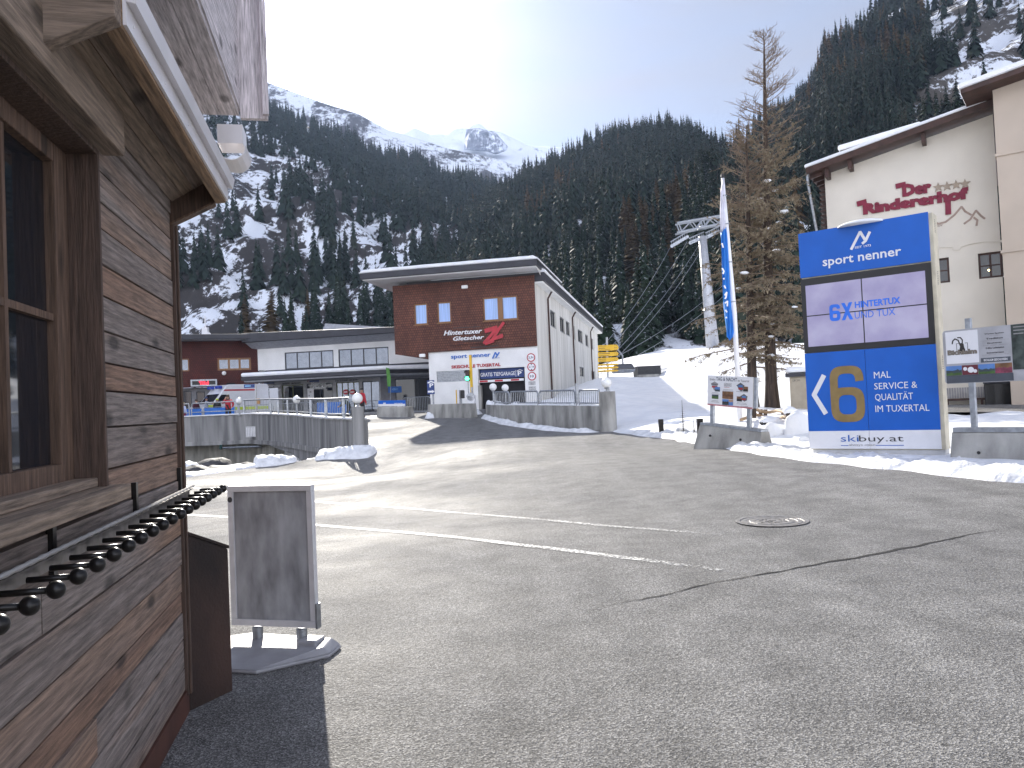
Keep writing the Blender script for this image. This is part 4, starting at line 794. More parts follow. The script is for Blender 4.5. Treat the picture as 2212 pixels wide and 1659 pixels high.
for i in range(n + 1):
    u = uL - .2 + (uR - uL + .25) * i / n; w = .03 * noise.noise((u * .9, 2, 3)); sc_ = 1 if 0 < i < n else .35
    V.append([mb.V(MF.p(u, vF1 + .002 + b * sc_ * (1 + w * 4), fo + .06 + a + w)) for a, b in pr])
for a, b in zip(V, V[1:]):
    for k in range(len(pr) - 1): mb.face([a[k + 1], a[k], b[k], b[k + 1]])
mb.face(V[0]); mb.face(V[-1][::-1]); mb.build('roof_snow', snow, rf_, smooth=False)
# long side wing
uE = MS.uv(1291, 740)[0]; uE = min(max(uE, 36), 52); vS = U(MS, z5, 1500, 300)[1] ; vE = U(MS, z5, 1503, 305)[1]
sw = [R(MS, z5, *q) for q in ((1625, 520, 1672, 665), (1702, 560, 1745, 705), (1752, 600, 1788, 725), (1803, 632, 1830, 755), (1850, 672, 1893, 795), (1910, 708, 1938, 825), (1953, 748, 1978, 852), (1865, 975, 1903, 1062), (1962, 1012, 1992, 1083))]
sv1 = sum(r[3] for r in sw[:7]) / 7; sv0 = sum(r[2] for r in sw[:7]) / 7; l1 = (sw[7][3] + sw[8][3]) / 2; l0 = (sw[7][2] + sw[8][2]) / 2
sw = [(a, b, sv0, sv1) for a, b, c, d in sw[:7]] + [(a, b, l0, l1) for a, b, c, d in sw[7:]]
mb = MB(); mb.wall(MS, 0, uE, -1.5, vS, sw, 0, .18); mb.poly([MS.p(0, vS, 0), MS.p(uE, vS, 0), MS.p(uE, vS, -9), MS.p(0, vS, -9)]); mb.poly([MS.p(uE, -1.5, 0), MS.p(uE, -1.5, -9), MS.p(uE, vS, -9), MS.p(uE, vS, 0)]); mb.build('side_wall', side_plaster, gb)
for r in sw: window(gb, MS, r, .14, anthracite, glassd, .07, (.5,) if r[1] - r[0] > 1.4 else (), sill=galv)
mb = MB(); mb.rect(MS, .18, uE + .5, vS, vS + .12, -9, .55); mb.build('side_eave', white_plaster, gb)
mb = MB(); mb.slab(MS, [(.2, vS + .121), (uE + .6, vS + .121), (uE + .6, vS + .75), (.2, vS + .75)], -9.2, .66); rf2 = mb.build('side_roof', darkmetal, gb, bevel=.04)
mb = MB(); n = 70; V = []; pr = [(0, 0), (.09, .06), (.09, .17), (-.1, .26), (-8, .5), (-8, 0)]
for i in range(n + 1):
    u = .22 + (uE + .35) * i / n; w = 1 + .35 * noise.noise((u * .6, 8, 3)); V.append([mb.V(MS.p(u, vS + .752 + b * w, .6 + a)) for a, b in pr])
for a, b in zip(V, V[1:]):
    for k in range(len(pr) - 1): mb.face([a[k + 1], a[k], b[k], b[k + 1]])
mb.face(V[0]); mb.face(V[-1][::-1]); mb.build('roof_snow', snow, rf2)
for (x, y), (x2, y2) in (((1592, 435), (1630, 1265)), ((1797, 595), (1825, 1290)), ((1945, 710), (1968, 1200))):
    u = U(MS, z5, (x + x2) / 2, (y + y2) / 2)[0]; mb = MB(); mb.tube([MS.p(u, vS - .5, .14), MS.p(u, -1, .14)], .07, 8); mb.tube([MS.p(u, vS + .1, .5), MS.p(u, vS - .5, .14)], .07, 8); mb.build('downpipe', brownpaint, gb)
# lettering and marks on the front
S_ = MF.shift(.12)
txt(gb, S_, 'Hintertuxer', R(MF, z5, 762, 727, 1072, 668, .12), white, .03, .05, .018, .28); txt(gb, S_, 'Gletscher', R(MF, z5, 838, 770, 1088, 720, .12), white, .03, .05, .018, .28)
txt(gb, S_, 'ZILLERTAL - TIROL', R(MF, z5, 806, 818, 1080, 785, .12), pm('faded_lettering', (.045, .016, .014), .7), .01, .02, 0, .2)
mb = MB(); zp = lambda *q: [U(MF, z5, x, y, .12) for x, y in q]
for i, (q, w) in enumerate(((((1096, 682), (1150, 668), (1192, 655)), .18), (((1098, 700), (1150, 686), (1196, 670)), .12), (((1192, 665), (1150, 720), (1098, 776)), .20), (((1248, 622), (1200, 690), (1160, 755)), .20), (((1160, 752), (1240, 722)), .16), (((1090, 785), (1160, 760), (1240, 735)), .16), (((1100, 798), (1170, 775)), .12), (((1098, 776), (1092, 790)), .2))):
    stroke(mb, S_, zp(*q), w, .02 + .012 * i, .05 + .012 * i)
mb.build('emblem', red, gb)
mb = MB()
for i, q in enumerate((((840, 665), (1055, 653)), ((980, 825), (1200, 810)), ((915, 772), (1085, 767)))): stroke(mb, S_, zp(*q), .05, .01, .02)
mb.build('bar', darkt, gb)
txt(gb, MF, 'sport nenner', R(MF, z5, 820, 925, 1140, 868), bluelet, .01, .03, .02)
mb = MB()
for i, q in enumerate((((1158, 912), (1180, 864), (1196, 890)), ((1184, 905), (1211, 864)))): stroke(mb, MF, [U(MF, z5, *p) for p in q], .10, .01 + .005 * i, .03 + .005 * i)
mb.build('emblem', bluelet, gb)
txt(gb, MF, 'SEIT 1973', R(MF, z5, 1170, 913, 1214, 903), bluelet, .01, .01)
txt(gb, MF, 'SKISCHULE TUXERTAL', R(MF, z5, 823, 996, 1222, 948), red, .01, .03, .03)
gs = R(MF, z5, 1045, 1003, 1405, 1075); mb = MB(); mb.rect(MF, gs[0], gs[1], gs[2] + .12, gs[3], -.45, -.36); sg = mb.build('garage_sign', navy, gb)
SG = MF.shift(-.36); txt(sg, SG, 'GRATIS TIEFGARAGE', R(SG, z5, 1058, 1062, 1338, 1016), white, .004, .01, .012)
txt(sg, SG, 'P', R(SG, z5, 1362, 1052, 1393, 1014), white, .004, .01, .03); mb = MB(); stroke(mb, SG, [U(SG, z5, *p) for p in ((1354, 1016), (1378, 1003), (1402, 1012))], .05); a_, b_ = U(SG, z5, 1347, 1060), U(SG, z5, 1347, 1008); mb.rect(SG, a_[0] - .015, a_[0] + .015, a_[1], b_[1], .003, .006); mb.build('marking', white, sg)
hb_ = R(SG, z5, 1047, 1073, 1412, 1085); mb = MB(); mb.rect(SG, hb_[0], hb_[1], hb_[2] - .06, hb_[2] + .1, .05, .11); bar_ = mb.build('height_bar', white, gb)
mb = MB()
for f_ in (.02, .36, .72): mb.rect(SG, hb_[0] + (hb_[1] - hb_[0]) * f_, hb_[0] + (hb_[1] - hb_[0]) * (f_ + .18), hb_[2] - .04, hb_[2] + .08, .1105, .114)
mb.build('stripe', red, bar_)
for k, (x, y, s) in enumerate(((1470, 905, '2,5t'), (1474, 981, '2,1 m'), (1478, 1057, '10'))):
    u, v = U(MF, z5, x, y); r = .29; mb = MB(); disc(mb, MF, u, v, r, .02, .04); s_ = mb.build('round_sign', red, gb); mb = MB(); disc(mb, MF, u, v, r * .78, .0405, .044); mb.build('face', white, s_)
    txt(s_, MF, s, (u - (.19 if k != 2 else .13), u + (.19 if k != 2 else .13), v - .085, v + .09), darkt, .0445, .004, .02)
    if k == 1:
        mb = MB()
        for sg_ in (1, -1): mb.slab(MF, [(u - .07, v + sg_ * .21), (u + .07, v + sg_ * .21), (u, v + sg_ * .12)][::sg_], .0445, .048)
        mb.build('arrow', darkt, s_)
for q, ls in (((1448, 1100, 1508, 1128), ('Hier gilt', 'die', 'StVO')), ((1450, 1140, 1512, 1170), ('Einfahrt nur', 'Kunden'))):
    r = R(MF, z5, *q); mb = MB(); mb.rect(MF, *r, .01, .03); s_ = mb.build('notice', pm('grey_panel', (.5, .5, .5), .5), gb); h = (r[3] - r[2]) / (len(ls) + .4)
    for i, t in enumerate(ls): w = (r[1] - r[0]) * (.4 if len(t) > 4 else .2); c = (r[0] + r[1]) / 2; txt(s_, MF, t, (c - w, c + w, r[3] - h * (i + 1), r[3] - h * (i + .4)), darkt, .031, .003)
for x, y in ((932, 332), (588, 890)):
    u, v = U(MF, z5, x, y, .12); mb = MB(); mb.rect(MF, u - .22, u + .22, v - .12, v + .12, .12, .3); mb.build('wall_lamp', globe_m, gb, bevel=.05)
# ---------------------------------------------------------------- lift station
q = P(*z4(715, 460), 66.5); q.z = gz(q.x, q.y); y9 = rad(8.6); SF = Plane(q, (cos(y9), -sin(y9), 0)); y24 = rad(22); SL = Plane(q, (cos(y24), sin(y24), 0))
st = thing('lift_station', 'low station with a white wing, a red shingled wing and a long entrance canopy', 'building', q)
fT, fB = U(SF, z4, 1895, 112)[1], U(SF, z4, 1895, 145)[1]; uE2 = U(SF, z4, 1900, 300)[0] + 8
w1, w2 = R(SF, z4, 942, 303, 1368, 428), R(SF, z4, 1405, 276, 1843, 402); vb = U(SF, z4, 1500, 420)[1]
mb = MB(); mb.wall(SF, 0, uE2, vb, fB + .3, [w1, w2], 0, .16); mb.build('wall', white_plaster, st)
mirror = pm('mirror_glazing', (.22, .24, .28), .03, .75, var=.1); 
for w in (w1, w2): window(st, SF, w, .08, anthracite, mirror, .09, (.25, .5, .75))
mb = MB(); mb.rect(SF, 0, uE2, vb - .55, vb, -.2, .06); mb.build('plinth_band', darkmetal, st)
vFl = U(SF, z4, 720, 200)[1]
mb = MB(); mb.prism([SF.p(-.6, vFl - .25, 1.6), SF.p(uE2, fB, 1.6), SF.p(uE2, fB, -14), SF.p(-.6, fB, -14)], [SF.p(-.6, vFl + .55, 1.6), SF.p(uE2, fT, 1.6), SF.p(uE2, fT, -14), SF.p(-.6, fT, -14)]); mb.build('roof', darkmetal, st, bevel=.04)
mb = MB(); mb.prism([SF.p(-.4, vFl - .75, .0), SF.p(uE2, fB - .45, .0), SF.p(uE2, fB - .012, 1.4), SF.p(-.4, vFl - .27, 1.4)], [SF.p(-.4, vFl - .7, -.1), SF.p(uE2, fB - .4, -.1), SF.p(uE2, fB - .010, 1.0), SF.p(-.4, vFl - .26, 1.0)]); mb.build('soffit', pm('grey_soffit', (.33, .34, .37), .7), st)
# red wing
a_, b_ = U(SL, z4, 300, 255)[1], U(SL, z4, 300, 600)[1]; uL2 = -26
lw = [R(SL, z4, *k) for k in ((362, 350, 655, 452), (20, 357, 122, 462), (-320, 362, -210, 470))]; vtw = max(r[3] for r in lw[:2]); vbw = min(r[2] for r in lw[:2]); lw = [(r[0], r[1], vbw, vtw) for r in lw]
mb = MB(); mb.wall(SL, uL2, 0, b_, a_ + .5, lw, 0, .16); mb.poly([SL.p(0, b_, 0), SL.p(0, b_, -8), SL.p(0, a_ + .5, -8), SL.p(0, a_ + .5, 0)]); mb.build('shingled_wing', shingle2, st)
w = window(st, SL, lw[0], .1, oak, mirror, .16, (.34, .66)); window(st, SL, lw[1], .1, oak, mirror, .1); window(st, SL, lw[2], .1, oak, mirror, .1)
ldr = [R(SL, z4, *k, -.6) for k in ((65, 635, 145, 745), (180, 640, 260, 745), (600, 640, 660, 745))]
mb = MB(); mb.wall(SL, uL2, .3, -.3, b_, [(r[0], r[1], -.2, r[3]) for r in ldr], -.6, .15); mb.build('ground_floor_wall', pm('grey_render', (.20, .20, .215), .8), st)
for r in ldr[:2]: window(st, SL.shift(-.6), (r[0], r[1], 0, r[3]), .1, anthracite, glassd, .08, name='door')
mb = MB(); mb.rect(SL, uL2, .5, a_ + .5, a_ + .95, -9, 1.3); mb.build('eave', pm('grey_soffit', (.33, .34, .37), .7), st)
tF = U(SL, z4, 300, 186, 1.5)[1]; mb = MB(); mb.rect(SL, uL2, .5, a_ + .952, tF, -9, 1.5); r2 = mb.build('wing_roof', darkmetal, st, bevel=.03)
mb = MB(); mb.rect(SL, uL2, 0.2, tF + .002, tF + .22, -9, 1.46); mb.build('roof_snow', snow, r2, bevel=.1)
ld = R(SL, z4, 132, 538, 361, 590, .2); mb = MB(); mb.rect(SL, *ld, .05, .35); l_ = mb.build('display_board', galv, st); mb = MB(); e = .12; mb.rect(SL, ld[0] + e, ld[1] - e, ld[2] + e, ld[3] - e, .3505, .36); mb.build('screen', black, l_)
ledm = pm('red_led', (.9, .02, .04), .5, emit=2.2, var=.2, scale=20); a = R(SL, z4, 205, 550, 290, 578, .36); txt(l_, SL, 'Ti:L4', a, ledm, .361, .004, .05)
mb = MB(); u_, v_ = U(SL, z4, 420, 482); mb.ball(SL.p(u_, v_, .2), .18); mb.build('wall_lamp', globe_m, st, smooth=True)
# entrance front under the canopy
EF = SF.shift(1.2); ops = [R(EF, z4, *k) for k in ((735, 600, 885, 712), (916, 585, 1108, 712), (1130, 575, 1362, 700), (1385, 562, 1590, 690), (1610, 553, 1765, 682))]
ops = [(r[0], r[1], .02 if i in (1, 3) else .25, r[3]) for i, r in enumerate(ops)]; ce_ = U(EF, z4, 1300, 520)[1]; uC0, uC1 = U(EF, z4, 728, 600)[0], U(EF, z4, 1770, 600)[0]
mb = MB(); mb.wall(EF, uC0, uC1, -.4, vb - .3, ops, 0, .2); mb.poly([EF.p(uC0, -.4, 0), EF.p(uC0, vb, 0), EF.p(uC0, vb, -4), EF.p(uC0, -.4, -4)]); mb.build('entrance_front', pm('pale_grey_cladding', (.36, .36, .37), .6), st)
olive = pm('olive_frame', (.12, .13, .05), .5)
for i, r in enumerate(ops): window(st, EF, r, .12, anthracite if i not in (1, 3) else olive, glassd if i < 3 else mirror, .07, (.5,) if i in (1, 2, 4) else (.25, .5, .75) if i == 3 else (.6,), name='door' if i in (1, 3) else 'window')
txt(st, EF, 'ZUGANG - ENTRANCE', R(EF, z4, 925, 579, 1081, 558), darkt, .01, .03, .025); txt(st, EF, 'KEIN ZUGANG - NO ENTRY', R(EF, z4, 1381, 553, 1582, 531), darkt, .01, .03, .025)
for q in ((766, 543, 852, 592), (1156, 524, 1240, 576)):
    r = R(EF, z4, *q, .1); mb = MB(); mb.rect(EF, *r, .05, .12); s_ = mb.build('information_board', navy, st); mb = MB(); mb.rect(EF, r[0], r[1], r[2], r[2] + .22, .1205, .13); mb.build('strip', greyt, s_); mb = MB()
    for i in range(3): stroke(mb, EF, [(r[1] - 1.0 + .25 * i, r[2] + .35 + .1 * i), (r[1] + .1 + .1 * i, r[3] + .1 + .1 * i)], .16, .13 + .01 * i, .16 + .01 * i)
    mb.build('emblem', maroon, s_); txt(s_, EF, 'Hintertuxer', (r[0] + .15, r[0] + 1.5, r[3] - .6, r[3] - .35), white, .122, .01, .01, .2); txt(s_, EF, 'Gletscher', (r[0] + .3, r[0] + 1.5, r[3] - .95, r[3] - .68), white, .122, .01, .01, .2)
for x in (1470, 1528):
    u, v = U(EF, z4, x, 643); mb = MB(); disc(mb, EF, u, v, .22, .02, .05); s_ = mb.build('no_entry_disc', red, st); mb = MB(); mb.rect(EF, u - .15, u + .15, v - .04, v + .04, .0505, .055); mb.build('marking', white, s_)
for q in ((1140, 613, 1198, 697), (757, 640, 795, 695)):
    r = R(EF, z4, *q); mb = MB(); mb.rect(EF, *r, .02, .05); s_ = mb.build('poster', white, st); mb = MB()
    for k in range(7): mb.rect(EF, r[0] + .2, r[1] - .2 - .25 * (k % 3), r[3] - .35 - .3 * k, r[3] - .25 - .3 * k, .0505, .053)
    mb.build('lettering', greyt, s_)
# canopy
KF = SF.shift(4.2); kL, kR = U(KF, z4, 565, 530)[0], U(KF, z4, 1850, 480)[0]; k1, k0 = U(KF, z4, 1200, 483)[1], U(KF, z4, 1200, 515)[1]
q2 = Plane(KF.p(kR, 0, 0), (cos(rad(25)), sin(rad(25)), 0)); kE = 11.5
outl = [KF.p(kL, 0), KF.p(kR, 0), q2.p(kE, 0), SF.p(uE2, 0, -1), SF.p(kL, 0, -1)]
at = lambda p, v: Vector((p.x, p.y, SF.o.z + v))
mb = MB(); mb.prism([at(p, k0) for p in outl], [at(p, k1) for p in outl]); cn = mb.build('canopy', darkmetal, st, bevel=.03)
mb = MB(); ins = [KF.p(kL + .2, 0, -.15), KF.p(kR - .1, 0, -.15), q2.p(kE - .2, 0, -.15), SF.p(uE2 - .2, 0, -.9), SF.p(kL + .2, 0, -.9)]; mb.prism([at(p, k0 - .12) for p in ins], [at(p, k0 - .002) for p in ins]); mb.build('soffit', pm('grey_soffit', (.33, .34, .37), .7), cn)
ins = [KF.p(kL, 0, .05), KF.p(kR - .3, 0, .05), KF.p(kR + 3, 0, -1.2), KF.p(kR + 6, 0, -3.2), KF.p(kL, 0, -3.2)]; mb = MB(); mb.prism([at(p, k1 + .002) for p in ins], [at(p, k1 + .34) for p in ins]); mb.build('roof_snow', snow, cn, bevel=.14)
RF = Plane(EF.p(uC1, 0, 0), (cos(rad(10)), sin(rad(10)), 0)); ro = (1.2, 9, .2, ops[4][3] + .1)
mb = MB(); mb.wall(RF, 0, 14, -.4, k0, [ro], 0, .2); mb.build('side_front', pm('grey_cladding', (.17, .17, .19), .6), st); window(st, RF, ro, .12, anthracite, glassd, .08, (.25, .5, .75))
r = R(RF, z6.__class__ and z4, 1835, 598, 1952, 645, .5); mb = MB(); mb.rect(RF, *r, .5, .53); s_ = mb.build('banner', pm('banner_blue', (.02, .14, .50), .5), st); txt(s_, RF, 'SKISERVICE', (r[0] + .3, r[1] - .3, r[2] + .35, r[3] - .3), pm('light_blue_letter', (.25, .5, .75), .5), .531, .01, .01)
# ridge lantern and mast on the station roof
mb = MB(); u0_, v0_ = U(SF, z4, 1260, 140, -6); u1_, v1_ = U(SF, z4, 1560, 105, -6); mb.prism([SF.p(u0_, v0_ - .3, -6), SF.p(u1_ + 3, v1_ - 1, -6), SF.p(u1_ + 3, v1_ - 1, -12), SF.p(u0_, v0_ - .3, -12)], [SF.p(u0_ + .2, v0_ + 1., -6.5), SF.p(u1_ + 3, v1_ + .1, -6.5), SF.p(u1_ + 3, v1_ + .1, -12), SF.p(u0_ + .2, v0_ + 1., -12)]); mb.build('roof_lantern', pm('grey_soffit', (.33, .34, .37), .7), st)
u_, v_ = U(SL, z4, 262, 170, -3); b_ = SL.p(u_, tF + .1, -3); mast = thing('antenna_mast', 'thin white antenna mast with round dish on the red wing roof', 'antenna', b_); mb = MB(); mb.tube([b_, b_ + Vector((0, 0, 2.4))], .05, 6); mb.build('pole', white, mast); mb = MB(); mb.lathe(b_ + Vector((.2, -.3, .55)), [(.05, -.1), (.4, 0), (.42, .03), (.05, -.02)], 16, (0.2, -1, .1)); mb.build('dish', white, mast); mb = MB(); mb.box(b_.x - .25, b_.x + .25, b_.y - .2, b_.y + .2, b_.z + .85, b_.z + 1.35); mb.build('cabinet', white, mast)
# ---------------------------------------------------------------- hotel
q = P(2180, 830, 35.2); q.z = gz(q.x, q.y); HF = Plane(q, (.846, -.533, 0)); HN = HF.n
ht_ = thing('hotel', 'cream rendered hotel with dark eaves and burgundy lettering on its gable wall', 'hotel', q)
uLh = U(HF, zb1, 218, 900)[0]; vL, vR = U(HF, zb1, 228, 775)[1], U(HF, zb1, 1228, 420)[1]
hw = [R(HF, zb1, 1082, 1225, 1228, 1355), R(HF, zb1, 790, 1255, 925, 1380)]; hw = [(a, b, hw[0][2], hw[0][3]) for a, b, c, d in hw]
vw = min(vL, hw[0][3] + 2.2)
gr_ = R(HF, zb4, 1900, 650, 2240, 790); 
mb = MB(); mb.wall(HF, uLh, 0.0, -1.5, vw, hw, 0, .22); mb.poly([HF.p(uLh, vw), HF.p(0, vw), HF.p(0, vR), HF.p(uLh, vL)]); mb.poly([HF.p(uLh, -1.5), HF.p(uLh, vL), HF.p(uLh, vL, -16), HF.p(uLh, -1.5, -16)]); mb.build('wall', cream, ht_)
lampm = pm('warm_lamp', (1, .75, .35), .5, emit=6)
for i, r in enumerate(hw):
    w = window(ht_, HF, r, .12, brownpaint, glassd, .09, (.5,), hbars=(.5,)); 
    if i == 0: mb = MB(); mb.ball(HF.p(r[0] + (r[1] - r[0]) * .42, r[2] + (r[3] - r[2]) * .32, -.125), .045, 8, 6); mb.build('lamp', lampm, w)
# raised render line with two shallow arches and a corbel
mb = MB(); P_ = [U(HF, zb1, *k) for k in ((838, 1190), (880, 1185), (945, 1185), (950, 1200), (975, 1200), (980, 1183), (1040, 1165), (1120, 1153), (1200, 1152), (1245, 1160), (1268, 1172))]
stroke(mb, HF, P_, .10, .002, .05); mb.build('moulding', cream, ht_)
# roof: tilted slab, fascia, brackets, rafters, snow
sl_ = (vR - vL) / (0 - uLh); ro_ = 1.0; ue = U(HF, zb1, 105, 735, ro_)[0]; ur_ = .6; vv = lambda u: vL + .1 + sl_ * (u - uLh)
mb = MB(); mb.prism([HF.p(ue, vv(ue), ro_), HF.p(ur_, vv(ur_), ro_), HF.p(ur_, vv(ur_), -16), HF.p(ue, vv(ue), -16)], [HF.p(ue, vv(ue) + .28, ro_ + .06), HF.p(ur_, vv(ur_) + .28, ro_ + .06), HF.p(ur_, vv(ur_) + .28, -16), HF.p(ue, vv(ue) + .28, -16)]); rfh = mb.build('roof', brownpaint, ht_)
mb = MB(); mb.prism([HF.p(ue - .05, vv(ue) + .281, ro_ + .14), HF.p(ur_, vv(ur_) + .281, ro_ + .14), HF.p(ur_, vv(ur_) + .281, -16), HF.p(ue - .05, vv(ue) + .281, -16)], [HF.p(ue - .05, vv(ue) + .46, ro_ + .1), HF.p(ur_, vv(ur_) + .42, ro_ + .1), HF.p(ur_, vv(ur_) + .42, -16), HF.p(ue - .05, vv(ue) + .46, -16)]); mb.build('roof_snow', snow, rfh, bevel=.06)
for x in (228, 360, 780, 1222):
    u = U(HF, zb1, x, 600)[0]; mb = MB(); mb.rect(HF, u - .09, u + .09, vv(u) - .45, vv(u) - .02, .0, .75); mb.build('bracket', brownpaint, ht_)
for k in range(18):
    mb = MB(); o_ = .6 - k * .85; mb.prism([HF.p(ue + .1, vv(ue + .1) - .22, o_), HF.p(uLh - .001, vv(uLh) - .22, o_), HF.p(uLh - .001, vv(uLh) - .22, o_ - .14), HF.p(ue + .1, vv(ue + .1) - .22, o_ - .14)], [HF.p(ue + .1, vv(ue + .1) - .01, o_), HF.p(uLh - .001, vv(uLh) - .01, o_), HF.p(uLh - .001, vv(uLh) - .01, o_ - .14), HF.p(ue + .1, vv(ue + .1) - .01, o_ - .14)]); mb.build('rafter', brownpaint, ht_)
mb = MB()
for k in range(16): mb.rect(HF, ue + .35, uLh - .05, vL - 4.2 + k * .24, vL - 4.2 + k * .24 + .09, -9, -.3)
mb.build('balcony_slats', brownpaint, ht_)
mb = MB(); mb.tube([HF.p(ue + .02, vv(ue) + .1, .8), HF.p(ue + .02, vv(ue) - .4, .8), HF.p(uLh - .25, vv(ue) - 5, .12), HF.p(uLh - .25, 0, .12)], .07, 8); mb.build('downpipe', galv, ht_)
mb = MB(); a_, b_ = U(HF, zb1, 300, 640, -4), U(HF, zb1, 640, 545, -4); mb.prism([HF.p(a_[0], a_[1] - .8, -4), HF.p(b_[0] + 1, b_[1] - .8, -4), HF.p(b_[0] + 1, b_[1] - .8, -8), HF.p(a_[0], a_[1] - .8, -8)], [HF.p(a_[0], a_[1], -4), HF.p(b_[0] + 1, b_[1] + .15, -4), HF.p(b_[0] + 1, b_[1] + .15, -8), HF.p(a_[0], a_[1], -8)]); d_ = mb.build('dormer', brownpaint, ht_)
mb = MB(); mb.prism([HF.p(a_[0] - .1, a_[1] + .002, -3.9), HF.p(b_[0] + 1, b_[1] + .152, -3.9), HF.p(b_[0] + 1, b_[1] + .152, -8), HF.p(a_[0] - .1, a_[1] + .002, -8)], [HF.p(a_[0] - .1, a_[1] + .3, -3.9), HF.p(b_[0] + 1, b_[1] + .45, -3.9), HF.p(b_[0] + 1, b_[1] + .45, -8), HF.p(a_[0] - .1, a_[1] + .3, -8)]); mb.build('roof_snow', snow, d_, bevel=.08)
# stair tower on the right
TF = Plane(HF.p(0.02, 0, 2.2), (.80, -.6, 0)); vt_ = U(TF, zb1, 1240, 260)[1] 
mb = MB(); mb.prism([at2 for at2 in (TF.p(0, -1.5, 0), TF.p(9, -1.5, 0), TF.p(9, -1.5, -9), TF.p(0, -1.5, -9))], [TF.p(0, vt_, 0), TF.p(9, vt_ + 1.5, 0), TF.p(9, vt_ + 1.5, -9), TF.p(0, vt_, -9)]); mb.build('stair_tower', beige, ht_)
for zz_ in ((1265, 660), (1275, 1215)):
    v = U(TF, zb1, *zz_)[1]; mb = MB(); mb.rect(TF, -.06, 9, v, v + .12, -9, .07); mb.build('cornice', beige, ht_)
mb = MB(); mb.prism([TF.p(-1.1, vt_ - .3, 1), TF.p(10, vt_ + 1.2, 1), TF.p(10, vt_ + 1.2, -10), TF.p(-1.1, vt_ - .3, -10)], [TF.p(-1.1, vt_ - .1, 1), TF.p(10, vt_ + 1.5, 1), TF.p(10, vt_ + 1.5, -10), TF.p(-1.1, vt_ - .1, -10)]); tr_ = mb.build('tower_roof', brownpaint, ht_)
mb = MB(); mb.prism([TF.p(-1.2, vt_ - .098, 1.1), TF.p(10, vt_ + 1.502, 1.1), TF.p(10, vt_ + 1.502, -10), TF.p(-1.2, vt_ - .098, -10)], [TF.p(-1.2, vt_ + .15, 1.1), TF.p(10, vt_ + 1.8, 1.1), TF.p(10, vt_ + 1.8, -10), TF.p(-1.2, vt_ + .2, -10)]); mb.build('roof_snow', snow, tr_, bevel=.1)
# lettering of the hotel
txt(ht_, HF, 'Rindererhof', R(HF, zb1, 432, 1006, 1028, 846), maroon, .02, .05, .07); txt(ht_, HF, 'Der', R(HF, zb1, 655, 905, 818, 806), maroon, .02, .05, .075)
mb = MB(); hz = lambda *k: [U(HF, zb1, *p) for p in k]
for q_, w_s in ((((402, 943), (424, 937), (446, 931)), .26), (((622, 843), (645, 837), (668, 832)), .24), (((912, 900), (915, 998)), .24)): mb = MB(); stroke(mb, HF, hz(*q_), w_s, .025, .062); mb.build('letter_flourish', maroon, ht_)
star = pm('star_taupe', (.36, .29, .22), .7)
for x, y in ((858, 848), (908, 842), (959, 834), (1010, 828)):
    u, v = U(HF, zb1, x, y); mb = MB(); mb.slab(HF, [(u + (.24 if k % 2 == 0 else .10) * sin(k * pi / 5), v + (.24 if k % 2 == 0 else .10) * cos(k * pi / 5)) for k in range(10)][::-1], .01, .05); mb.build('star', star, ht_)
mb = MB()
for i, q_ in enumerate((((820, 1040), (860, 1055), (900, 1045), (950, 1005), (990, 958), (1010, 985), (1045, 1005)), ((1005, 1055), (1040, 1030), (1072, 980), (1100, 1010), (1122, 1026)), ((1060, 1020), (1080, 1035), (1075, 1065)))): stroke(mb, HF, hz(*q_), .09, .004 + .004 * i, .012 + .004 * i)
mb.build('mountain_line', taupe, ht_); txt(ht_, HF, 'Hintertux', R(HF, zb1, 730, 1090, 888, 1050), taupe, .01, .01, 0, .5)
# dark garage openings at the foot of the hotel, bench and bins before it
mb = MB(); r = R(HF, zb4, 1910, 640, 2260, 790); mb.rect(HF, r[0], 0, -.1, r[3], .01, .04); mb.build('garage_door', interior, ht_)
# ---------------------------------------------------------------- bridge parapets, columns, globe lamps
def along(line, s):
    for a, b in zip(line, line[1:]):
        l = (b - a).length
        if s <= l or b is line[-1]: return a + (b - a) * (s / l), (b - a).normalized()
        s -= l
def length(line): return sum((b - a).length for a, b in zip(line, line[1:]))
def wallstrip(mb, line, th, bot, back=0):
    ns = []
    for i, p in enumerate(line):
        d = (line[min(i + 1, len(line) - 1)] - line[max(i - 1, 0)]); d.z = 0; d.normalize(); ns.append(Vector((-d.y, d.x, 0)))
    for i in range(len(line) - 1):
        q = []
        for z_ in (0, 1):
            for p, n_, b in ((line[i], ns[i], bot[i]), (line[i + 1], ns[i + 1], bot[i + 1])): q.append((p, n_, b))
        a, b = line[i], line[i + 1]; na, nb2 = ns[i], ns[i + 1]
        lo_ = [Vector((*(a + na * back).xy, bot[i])), Vector((*(b + nb2 * back).xy, bot[i + 1])), Vector((*(b + nb2 * (back + th)).xy, bot[i + 1])), Vector((*(a + na * (back + th)).xy, bot[i]))]
        hi_ = [Vector((*lo_[0].xy, a.z)), Vector((*lo_[1].xy, b.z)), Vector((*lo_[2].xy, b.z)), Vector((*lo_[3].xy, a.z))]
        mb.poly([lo_[0], lo_[1], hi_[1], hi_[0]]); mb.poly([hi_[0], hi_[1], hi_[2], hi_[3]]); mb.poly([lo_[2], lo_[3], hi_[3], hi_[2]]); mb.poly([lo_[3], lo_[2], lo_[1], lo_[0]])
        if i == 0: mb.poly([lo_[3], lo_[0], hi_[0], hi_[3]])
        if i == len(line) - 2: mb.poly([lo_[1], lo_[2], hi_[2], hi_[1]])
WL = WT[:-1] + [Vector((LC.x, LC.y, WT[-1].z))]
lp = thing('bridge_parapet', 'long stained concrete parapet wall of the bridge left of the road', 'wall', WL[3])
